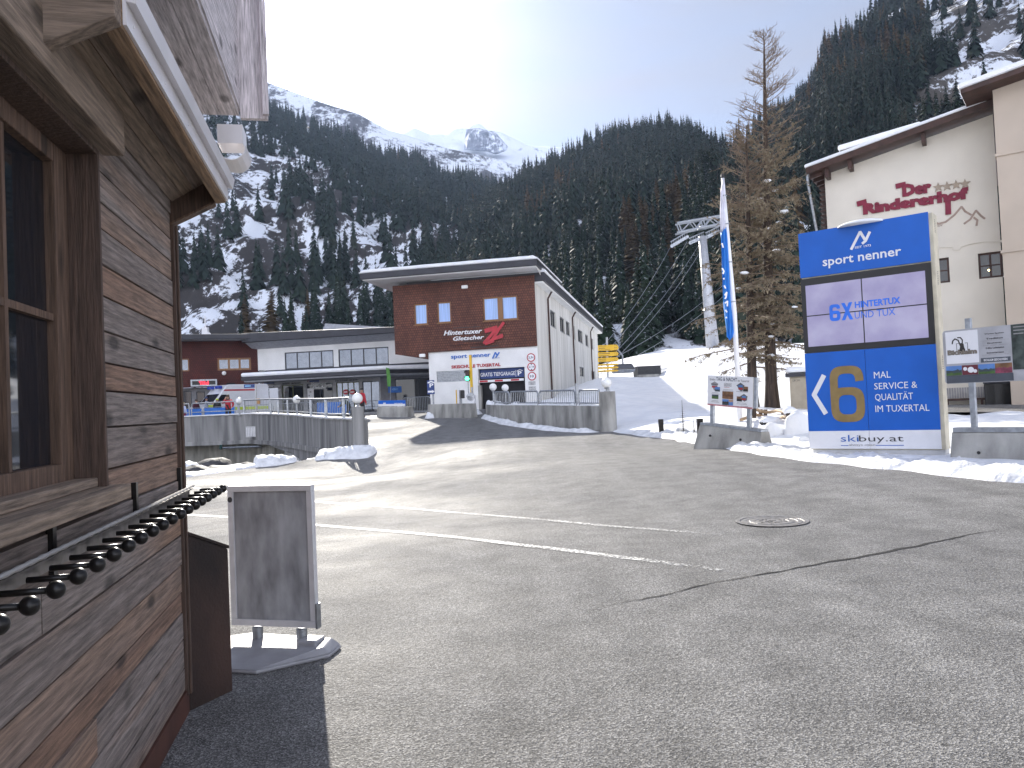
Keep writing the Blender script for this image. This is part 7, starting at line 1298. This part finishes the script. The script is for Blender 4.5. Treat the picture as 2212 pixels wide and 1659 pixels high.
for i, (x, y, d, s) in enumerate(((90, 1240, 33, 1.0), (150, 1290, 31, 1.3), (260, 1300, 33, 1.2), (380, 1290, 35, 1.4), (510, 1290, 36, 1.3), (200, 1330, 29, .9), (330, 1240, 38, 1.5), (620, 1260, 40, 1.2), (100, 1330, 28, .9))):
    a = P(*z4(x, y), d) - Vector((0, 0, .55)); rx = s * .7; t = thing('stream_rock', ('dark wet rock in the stream bed below the parapet, %s' % ('leftmost', 'left and low', 'in the middle', 'right of the middle', 'beneath the snow lump', 'close to the road edge', 'against the abutment', 'far right', 'nearest the hut corner')[i]), 'rock', a - Vector((0, 0, s * .6))); s_ = MB(); s_.ball((0, 0, 0), 1, 14, 9); s_.v = [tuple(a + Vector((x_ * rx, y_ * rx, z_ * rx * .65)) * (1 + .3 * noise.noise((x_ * 1.5, y_ * 1.5, z_ * 1.5 + i * 3)))) for x_, y_, z_ in s_.v]; s_.build('stone', rock, t, smooth=True)
    if i in (0, 4, 5): s_ = MB(); s_.ball((0, 0, 0), 1, 12, 7); s_.v = [tuple(a + Vector((x_ * rx * .8, y_ * rx * .7, .45 * rx + z_ * rx * .3)) * 1.0 + Vector((0, 0, .1 * noise.noise((x_ * 3, y_ * 3, i))))) for x_, y_, z_ in s_.v]; s_.build('snow_cap', snow, t, smooth=True)
# beige cabinet behind the larch
q = onground(1715, 33); CBp = Plane(q, (.9, -.43, 0)); t = thing('metal_cabinet', 'beige sheet metal cabinet with snow on its flat roof behind the larch', 'cabinet', q); r = R(CBp, zc3, 1290, 110, 1560, 545); sx = R(CBp, zc3, 1200, 110, 1290, 545); mb = MB(); mb.rect(CBp, r[0], r[1] + .5, r[2] - .3, r[3], -1.5, 0); mb.build('body', tan_metal, t)
for k in (0, 1): mb = MB(); u_ = r[0] + .08 + k * .62; mb.rect(CBp, u_, u_ + .6, r[2], r[3] - .06, .001, .02); mb.build('door', tan_metal, t)
mb = MB(); mb.rect(CBp, r[0] - .15, r[1] + .6, r[3] + .001, r[3] + .16, -1.7, .15); mb.build('roof', darkmetal, t); mb = MB(); mb.rect(CBp, r[0] - .13, r[1] + .6, r[3] + .162, r[3] + .42, -1.7, .12); mb.build('roof_snow', snow, t, bevel=.12); txt(t, CBp, 'CBC303', (r[0] + .12, r[0] + .42, r[3] - .2, r[3] - .12), darkt, .021, .001)
# ---------------------------------------------------------------- upper terrace: sheds, fence, gondola
for zx0, zx1, y0, y1, d, lab_ in ((632, 865, 515, 645, 76, 'dark grey clad hut on a concrete base left of the metal fence'), (1275, 1440, 520, 620, 76, 'dark clad hut at the right end of the metal fence')):
    a, b = P(*z6(zx0, y1), d), P(*z6(zx1, y0), d); t = thing('clad_hut', lab_, 'hut', (a.x, a.y, a.z - .5)); mb = MB(); zc_ = a.z + (b.z - a.z) * .3; mb.box(a.x, b.x, a.y, a.y + 3, a.z - 1.5, zc_); mb.build('base', concrete2, t); mb = MB(); nsl = 12
    for k in range(nsl): z0_ = zc_ + .001 + (b.z - zc_) * k / nsl; mb.box(a.x - .02, b.x + .02, a.y - .02, a.y + 3, z0_, z0_ + (b.z - zc_) / nsl * .9)
    mb.build('cladding', anthracite, t); mb = MB(); mb.box(a.x - .1, b.x + .1, a.y - .1, a.y + 3.1, b.z, b.z + .06); mb.build('roof', darkmetal, t)
a, b = P(*z6(865, 625), 77), P(*z6(1275, 612), 77); t = thing('terrace_fence', 'thin grey metal fence between the two dark clad huts', 'fence', a); hh = P(*z6(865, 545), 77).z - a.z
mb = MB(); mb.tube([a + Vector((0, 0, hh)), b + Vector((0, 0, hh))], .035, 6); mb.build('top_rail', galv, t); mb = MB()
for k in range(41): p = a.lerp(b, k / 40); mb.tube([p, p + Vector((0, 0, hh))], .022, 4)
mb.build('bars', galv, t); mb = MB(); mb.hexa([Vector((p.x, p.y + dy, z_)) for z_ in (a.z - 2, a.z) for p, dy in ((a, 0), (b, 0), (b, .4), (a, .4))]); mb.build('kerb', concrete2, t)
a, b = P(*z6(440, 590), 72), P(*z6(495, 495), 72); c_ = (a + b) / 2; t = thing('gondola_cabin', 'glass gondola cabin parked beside the yellow hiking signs', 'gondola', (c_.x, c_.y, a.z)); w_, hh = 1.0, (b.z - a.z); mb = MB(); mb.prism([(c_.x - w_ + .1, c_.y - .9, a.z), (c_.x + w_ - .1, c_.y - .9, a.z), (c_.x + w_ - .1, c_.y + .9, a.z), (c_.x - w_ + .1, c_.y + .9, a.z)], [(c_.x - w_, c_.y - 1, a.z + hh * .35), (c_.x + w_, c_.y - 1, a.z + hh * .35), (c_.x + w_, c_.y + 1, a.z + hh * .35), (c_.x - w_, c_.y + 1, a.z + hh * .35)]); mb.build('body', galv, t, bevel=.05); mb = MB(); mb.prism([(c_.x + sx_ * w_ * .98, c_.y + sy_ * .98, a.z + hh * .352) for sx_, sy_ in ((-1, -1), (1, -1), (1, 1), (-1, 1))], [(c_.x + sx_ * w_ * .75, c_.y + sy_ * .75, a.z + hh) for sx_, sy_ in ((-1, -1), (1, -1), (1, 1), (-1, 1))]); mb.build('glazing', glassd, t, bevel=.1); mb = MB(); mb.tube([(c_.x, c_.y, a.z + hh), (c_.x, c_.y, a.z + hh + .8), (c_.x - .5, c_.y, a.z + hh + 1.5)], .08, 8); mb.build('hanger', galv, t)
# ---------------------------------------------------------------- cable car mast and ropes
d_ = 125; b_ = P(1541, 745, d_); b_.z -= 3; CPm = Plane(b_, (1, 0, 0)); mt = thing('cable_car_mast', 'tapering grey cable car mast with a trussed cross arm above the forest', 'mast', b_); tpm = CPm.p(*CPm.uv(*zb8(422, 590))); mb = MB(); mb.tube([b_, b_.lerp(tpm, .5), tpm], [1.15, .85, .62], 16); mb.build('shaft', pm('mast_grey', (.42, .43, .46), .45, .4), mt, smooth=True)
for f_ in (.42, .78): p = b_.lerp(tpm, f_); mb = MB(); mb.lathe(p, [(1.15 - .55 * f_, -.1), (1.22 - .55 * f_, 0), (1.15 - .55 * f_, .1)], 16); mb.build('flange', galv, mt)
ap = lambda x, y, o=0: CPm.p(*CPm.uv(*zb8(x, y)), o); arm = MB()
for o in (-.7, .7):
    arm.tube([ap(160, 462, o), ap(420, 418, o), ap(640, 382, o)], .16, 6); arm.tube([ap(160, 560, o), ap(420, 505, o), ap(640, 462, o)], .18, 6)
    for a, b in (((175, 465), (205, 545)), ((205, 545), (305, 440)), ((305, 440), (360, 515)), ((360, 515), (420, 420)), ((420, 420), (440, 500)), ((440, 500), (500, 405)), ((500, 405), (580, 470)), ((580, 470), (630, 385))): arm.tube([ap(*a, o), ap(*b, o)], .11, 5)
arm.build('cross_arm', galv, mt); mb = MB(); mb.prism([ap(372, 525, .5), ap(465, 515, .5), ap(465, 515, -.5), ap(372, 525, -.5)], [ap(395, 520, .5) + Vector((0, 0, .5)), ap(450, 510, .5) + Vector((0, 0, .5)), ap(450, 510, -.5) + Vector((0, 0, .5)), ap(395, 520, -.5) + Vector((0, 0, .5))]); mb.build('saddle', galv, mt)
sh = []
for (x, y), (x2, y2) in (((105, 690), (280, 585)), ((292, 655), (440, 590)), ((455, 600), (590, 535))):
    a, b = ap(x, y), ap(x2, y2); sh.append(a); m_ = MB()
    for dz in (.0, .75): m_.tube([a + Vector((0, 0, dz)), b + Vector((0, 0, dz))], .10, 5)
    for k in range(8): p = a.lerp(b, (k + .5) / 8); m_.lathe(p + Vector((0, -.15, -.05)), [(.25, 0), (.3, .1), (.25, .2)], 10, (0, 1, 0)); m_.tube([p, p + Vector((0, 0, .75))], .05, 4)
    m_.build('sheave_row', galv, mt)
for i, (a_, e_, lab_) in enumerate(((105, 690, 'cable running to the far left sheaves of the mast'),)): pass
ropes = [(ap(105, 690), P(1262, 792, 92)), (ap(270, 640), P(1272, 800, 92)), (ap(400, 655), P(1284, 806, 92)), (ap(410, 730), P(1292, 812, 92)), (P(*zb8(390, 1200), 118), P(1290, 792, 92)), (P(*zb8(400, 1305), 118), P(1298, 808, 92))]
nm_ = ('uppermost', 'second highest', 'third highest', 'fourth highest', 'fifth highest', 'lowest')
for i, (a, b) in enumerate(ropes):
    if i >= 4: a = a + (a - b) * .6
    pts_ = [a.lerp(b, k / 12) - Vector((0, 0, 1.2 * 4 * (k / 12) * (1 - k / 12))) for k in range(13)]; mb = MB(); mb.tube(pts_, .035, 5); o = mb.build('steel_cable', galv); tag(o, 'steel cable slanting up towards the mast, %s of the six' % nm_[i], 'cable', 'cables of the lift')
# ---------------------------------------------------------------- at the foot of the hotel
r = R(HF, zb4, 1530, 705, 1890, 790, .6); q = HF.p((r[0] + r[1]) / 2, 0, .8); q.z = gz(q.x, q.y); t = thing('bench', 'long low bench with upright grey slats along the hotel wall', 'bench', q); L_ = r[1] - r[0]; v_ = q.z - HF.o.z
mb = MB(); mb.rect(HF, r[0], r[1], v_ + .35, v_ + .45, .5, 1.0); mb.build('seat', brownpaint, t)
for k in range(16): mb = MB(); u_ = r[0] + L_ * k / 16; mb.rect(HF, u_ + .01, u_ + L_ / 16 - .01, v_ + .46, v_ + .95, .45, .52); mb.build('slat', greyt, t)
for u_ in (r[0] + .1, r[1] - .2): mb = MB(); mb.rect(HF, u_, u_ + .1, v_ - .05, v_ + .349, .55, .95); mb.build('leg', brownpaint, t)
for i, (x, lab_) in enumerate(((1925, 'narrow black bin at the right end of the hotel bench'), (2000, 'wide dark waste container before the hotel garage'), (2110, 'dark waste container nearest the right picture edge'))): u_ = U(HF, zb4, x, 740, 1)[0]; w_ = .22 if i == 0 else .5; q = HF.p(u_, 0, 1.2); q.z = gz(q.x, q.y); t = thing('waste_bin', lab_, 'bin', q); v_ = q.z - HF.o.z; mb = MB(); mb.slab(HF, [(u_ - w_ * .9, v_), (u_ + w_ * .9, v_), (u_ + w_, v_ + 1.1), (u_ - w_, v_ + 1.1)], .9, 1.4); mb.build('body', black, t, bevel=.03); mb = MB(); mb.rect(HF, u_ - w_ - .03, u_ + w_ + .03, v_ + 1.101, v_ + 1.17, .87, 1.43); mb.build('lid', darkmetal, t, bevel=.02)
# ---------------------------------------------------------------- snowy ridge behind the viewer
nx, nt = 120, 40; vs = []
for j in range(nt + 1):
    for i in range(nx + 1):
        a = pi + (i / nx - .5) * pi * 1.25; t = j / nt; hgt_ = 620 * (.75 + .35 * noise.noise((i * .07, 1, 2)) + .12 * noise.noise((i * .31, 4, 2))); d = 420 + 900 * t; x, y = sin(a) * d, cos(a) * d
        vs.append((x, y, -6 + hgt_ * t ** 1.1 + 45 * noise.noise((x * .006, y * .006, 3)) * min(1, t * 4) + 12 * noise.noise((x * .025, y * .025, 3)) * min(1, t * 4)))
struct(npmesh('snow_mountain', np.array(vs), gridfaces(nt + 1, nx + 1), [m_slope('far_snow_slope', .08, .52, (.08, .08, .085), .008)]))
# ---------------------------------------------------------------- ambulance
amb_w = pm('ambulance_white', (.66, .67, .70), .3, var=.03, coat=.4); tyre = pm('tyre', (.015, .015, .015), .8); hiv = pm('hi_vis_yellow', (.55, .70, .05), .5); bl = pm('blue_beacon', (.03, .06, .35), .2)
hd = Vector((-.62, -.785, 0)); nose = P(*zb5(400, 860), 57.0); c_ = nose - hd * 2.75; c_.z = gz(c_.x, c_.y); rz_ = math.atan2(hd.y, hd.x)
am = thing('ambulance', 'white ambulance with red stripe and blue roof beacon parked at the station', 'ambulance', c_, rz_)
prof = [(-2.9, .40), (2.55, .40), (2.78, .55), (2.76, .95), (2.62, 1.12), (1.95, 1.28), (1.25, 2.05), (.75, 2.62), (.45, 2.74), (-2.8, 2.78), (-2.95, 2.6)]
W2 = 1.02; top_ = lambda z_: W2 * (1 - .10 * max(0, (z_ - 1.2) / 1.6))
mb = MB(); mb.prism([(x, -top_(z_), z_) for x, z_ in prof], [(x, top_(z_), z_) for x, z_ in prof]); mb.build('body', amb_w, am, local=True, bevel=.05)
mb = MB(); o_ = .012
mb.poly([(1.93 + o_, -.88, 1.31 + o_), (1.93 + o_, .88, 1.31 + o_), (1.27 + o_, .84, 2.03 + o_), (1.27 + o_, -.84, 2.03 + o_)]); w_ = mb.build('windscreen', glassd, am, local=True)
for s in (-1, 1):
    y = lambda z_, s=s: s * (top_(z_) + .006)
    mb = MB(); mb.poly([(1.75, y(1.32), 1.32), (1.2, y(1.98), 1.98), (.55, y(1.98), 1.98), (.5, y(1.32), 1.32)][::s]); mb.build('side_window', glassd, am, local=True)
    mb = MB(); mb.poly([(1.0, y(2.25), 2.25), (.9, y(2.37), 2.37), (-1.7, y(2.37), 2.37), (-1.9, y(2.25), 2.25)][::s]); mb.build('stripe', red, am, local=True)
    mb = MB(); mb.poly([(2.5, y(1.02), 1.02), (2.3, y(1.22), 1.22), (1.4, y(1.22), 1.22), (1.4, y(1.02), 1.02)][::s]); mb.poly([(.4, y(.8), .8), (.4, y(1.02), 1.02), (-2.8, y(1.02), 1.02), (-2.8, y(.8), .8)][::s]); mb.build('hi_vis_band', hiv, am, local=True)
    mb = MB(); mb.box(1.5, 1.7, s * 1.03 if s > 0 else -1.25, 1.25 if s > 0 else -1.03, 1.35, 1.62); mb.build('mirror', black, am, local=True, bevel=.03)
    mb = MB(); mb.box(2.66, 2.80, s * .85 - .14, s * .85 + .14, .72, .95); mb.build('headlight', globe_m, am, local=True, bevel=.02)
    for x in (1.75, -1.75):
        mb = MB(); mb.lathe((x, s * .78, .36), [(.2, 0), (.36, .02), (.36, .22 ), (.22, .24)], 20, (0, s, 0)); wh = mb.build('wheel', tyre, am, local=True); mb = MB(); mb.lathe((x, s * 1.0, .36), [(.2, 0), (.21, .03), (.05, .04)], 14, (0, s, 0)); mb.build('rim', alu, wh, local=True)
    mb = MB(); mb.box(.95, 1.35, s * .55 - .22, s * .55 + .22, 2.42, 2.66); mb.build('beacon', bl, am, local=True, bevel=.06)
mb = MB(); mb.box(-.4, 0, -.3, .3, 2.781, 2.9); mb.build('roof_vent', black, am, local=True)
mb = MB(); mb.box(2.77, 2.80, -.55, .55, .62, .84); mb.build('grille', black, am, local=True)
mb = MB(); mb.box(-2.97, -2.951, 1.05, 1.07, .6, 2.4); mb.box(-3.0, -2.95, .98, 2.1, .6, 2.4); mb.build('rear_door', amb_w, am, local=True)
# ---------------------------------------------------------------- people
jm = {}
def cloth(n, c): return pm(n, c, .8, var=.12, scale=14)
def person(loc, rz, h, label, jacket, legs, hair, joints=None, hat=None, jopen=None):
    J = dict(pel=(0, 0, .52), belly=(0, 0, .60), chest=(0.0, 0, .74), neck=(0, 0, .845), chin=(.015, 0, .885), head=(.018, 0, .945),
             sl=(0, .115, .80), el=(-.01, .165, .645), wl=(.03, .17, .50), hl=(.04, .17, .455), sr=(0, -.115, .80), er=(-.01, -.165, .645), wr=(.03, -.17, .50), hr=(.04, -.17, .455),
             pl=(0, .055, .50), kl=(.012, .06, .28), al=(-.01, .062, .045), tl=(.085, .07, .022), pr=(0, -.055, .50), kr=(.012, -.06, .28), ar=(-.01, -.062, .045), tr=(.085, -.07, .022))
    J.update(joints or {})
    rr = dict(pel=.088, belly=.09, chest=.098, neck=.036, chin=.042, head=.058, sl=.056, el=.042, wl=.030, hl=.022, sr=.056, er=.042, wr=.030, hr=.022, pl=.066, kl=.045, al=.034, tl=.024, pr=.066, kr=.045, ar=.034, tr=.024)
    E = [('pel', 'belly', 0), ('belly', 'chest', 0), ('chest', 'neck', 0), ('neck', 'chin', 2), ('chin', 'head', 2), ('chest', 'sl', 0), ('sl', 'el', 0), ('el', 'wl', 0), ('wl', 'hl', 2), ('chest', 'sr', 0), ('sr', 'er', 0), ('er', 'wr', 0), ('wr', 'hr', 2), ('pel', 'pl', 1), ('pl', 'kl', 1), ('kl', 'al', 1), ('al', 'tl', 3), ('pel', 'pr', 1), ('pr', 'kr', 1), ('kr', 'ar', 1), ('ar', 'tr', 3)]
    for sd_ in ('l', 'r'):
        hv, wv = Vector(J['h' + sd_]), Vector(J['w' + sd_]); d = (hv - wv).normalized(); sdv = d.cross(Vector((0, 0, 1)) if abs(d.z) < .8 else Vector((1, 0, 0))).normalized()
        for k in range(5):
            nm = 'f%s%d' % (sd_, k); l_ = (.044, .050, .047, .038, .030)[k]; J[nm] = tuple(hv + sdv * (k - 2) * .010 + d * l_ * (1 if k else .5) + (sdv * -.02 if k == 0 else Vector())); rr[nm] = .0065; E.append(('h' + sd_, nm, 2))
    names = list(J); vs = [Vector(J[n]) * h for n in names]; ix = {n: i for i, n in enumerate(names)}
    me = bpy.data.meshes.new('skeleton'); me.from_pydata([tuple(v) for v in vs], [(ix[a], ix[b]) for a, b, _ in E], []); ob = bpy.data.objects.new('skeleton', me); C.objects.link(ob)
    sk = ob.modifiers.new('skin', 'SKIN'); ss = ob.modifiers.new('sub', 'SUBSURF'); ss.levels = 1; ss.render_levels = 1
    for n in names: d = me.skin_vertices[0].data[ix[n]]; d.radius = (rr[n] * h,) * 2; d.use_root = n == 'pel'
    dg = bpy.context.evaluated_depsgraph_get(); m2 = bpy.data.meshes.new_from_object(ob.evaluated_get(dg)); bpy.data.objects.remove(ob)
    t = thing('person', label, 'person', loc, rz); m2.materials.clear()
    for m in (jacket, legs, skin, black, jopen or jacket): m2.materials.append(m)
    for p in m2.polygons:
        c = p.center; best, bm = 1e9, 0
        for a, b, k in E:
            A, B = vs[ix[a]], vs[ix[b]]; e = B - A; f_ = max(0, min(1, (c - A).dot(e) / (e.dot(e) + 1e-9))); d = (c - A - e * f_).length - (rr[a] + (rr[b] - rr[a]) * f_) * h * .9
            if d < best: best, bm = d, k
        if bm == 0 and jopen and c.x > .04 * h and abs(c.y) < .035 * h: bm = 4
        p.material_index = bm; p.use_smooth = True
    o = bpy.data.objects.new('body', m2); C.objects.link(o); o.parent = t; WM[o.name] = WM[t.name]; m2.name = 'body'
    hc = Vector(J['head']) * h; mb = MB(); mb.ball(hc + Vector((-.012 * h, 0, .012 * h)), .064 * h, 14, 8, (1, 1, 1.02), z0=-.25 if not hat else .0); mb.build('hat' if hat else 'hair', hat or hair, t, smooth=True, local=True)
    mb = MB(); mb.ball(hc + Vector((.060 * h, 0, -.018 * h)), .010 * h, 6, 5)
    for s in (-1, 1): mb.ball(hc + Vector((.0, s * .058 * h, -.012 * h)), .013 * h, 6, 5)
    o2 = mb.build('face_features', skin, t, smooth=True, local=True); o2['kind'] = 'thing'
    return t
def spot(zf, x, d): q = P(*zf(x, 850), d); return Vector((q.x, q.y, gz(q.x, q.y)))
tocam = lambda p, turn=0: math.atan2(-p.y, -p.x) + turn
black_c, red_c = cloth('black_cloth', (.015, .015, .018)), cloth('red_jacket', (.40, .02, .035)); brown_h = pm('brown_hair', (.06, .035, .02), .7); grey_h = pm('grey_hair', (.25, .22, .2), .7)
q = spot(zb5, 1050, 52); person(q, tocam(q), 1.82, 'person in an open red jacket raising a hand to the head behind the railing', red_c, black_c, brown_h, dict(er=(.02, -.20, .70), wr=(.07, -.10, .84), hr=(.07, -.07, .90), el=(0, .19, .66), wl=(.06, .14, .55), hl=(.09, .11, .52)), jopen=black_c)
q = spot(zb5, 420, 56.2); person(q, tocam(q, .8), 1.66, 'person in a dark maroon jacket standing before the ambulance windscreen', cloth('maroon_jacket', (.07, .015, .03)), black_c, brown_h)
q = spot(zb5, 620, 56.0); person(q, tocam(q, 1.4), 1.80, 'person in a grey jacket and striped hat reaching towards the ambulance window', cloth('grey_jacket', (.30, .33, .40)), cloth('navy_cloth', (.02, .03, .07)), brown_h, dict(er=(.10, -.12, .76), wr=(.20, -.08, .74), hr=(.25, -.07, .74), el=(.10, .12, .75), wl=(.19, .08, .72), hl=(.24, .08, .72)), hat=pm('striped_hat', (.05, .07, .16), .8, var=.8, scale=30))
q = spot(zb5, 835, 56.0); person(q, tocam(q, 2.6), 1.64, 'person in black with a bright yellow cap beside the ambulance door', black_c, black_c, brown_h, hat=hiv)
q = spot(zb5, 165, 52); person(q, tocam(q, 2.2), 1.45, 'person in a white and blue jacket next to the hut corner', cloth('white_blue_jacket', (.50, .56, .75)), cloth('red_trousers', (.25, .02, .05)), pm('blond_hair', (.40, .28, .12), .7))
q = spot(zb6, 1268, 48); person(q, tocam(q, 2.3), 1.80, 'person in a long red jacket and black cap behind the column globe', red_c, black_c, brown_h, hat=black_c)
q = spot(zb6, 1072, 46); person(q, tocam(q, -1.7), 1.70, 'person in a dark coat bending over the railing left of the column globe', cloth('dark_green_coat', (.02, .035, .035)), black_c, grey_h, dict(pel=(-.06, 0, .52), belly=(-.01, 0, .60), chest=(.10, 0, .68), neck=(.185, 0, .745), chin=(.215, 0, .765), head=(.255, 0, .80), sl=(.12, .115, .71), el=(.18, .15, .58), wl=(.27, .12, .52), hl=(.31, .11, .50), sr=(.12, -.115, .71), er=(.18, -.15, .58), wr=(.27, -.12, .52), hr=(.31, -.11, .50), pl=(-.06, .055, .50), pr=(-.06, -.055, .50)), hat=pm('grey_hat', (.3, .3, .33), .8))
# ---------------------------------------------------------------- light mountain haze over the valley
mb = MB(); mb.box(-1700, 1700, -1420, 2950, -12, 1130); hz_ = mb.build('haze', pm('haze_air', (.8, .85, 1)), origin=(0, 0, -12)); struct(hz_, 'stuff'); hm = MATS['haze_air']; hn, hl_ = hm.node_tree.nodes, hm.node_tree.links; hn.clear(); ho = hn.new('ShaderNodeOutputMaterial'); hv = hn.new('ShaderNodeVolumePrincipled'); hv.inputs['Color'].default_value = (.50, .66, 1, 1); hv.inputs['Density'].default_value = .00007; hv.inputs['Anisotropy'].default_value = .35; hl_.new(hv.outputs[0], ho.inputs['Volume'])
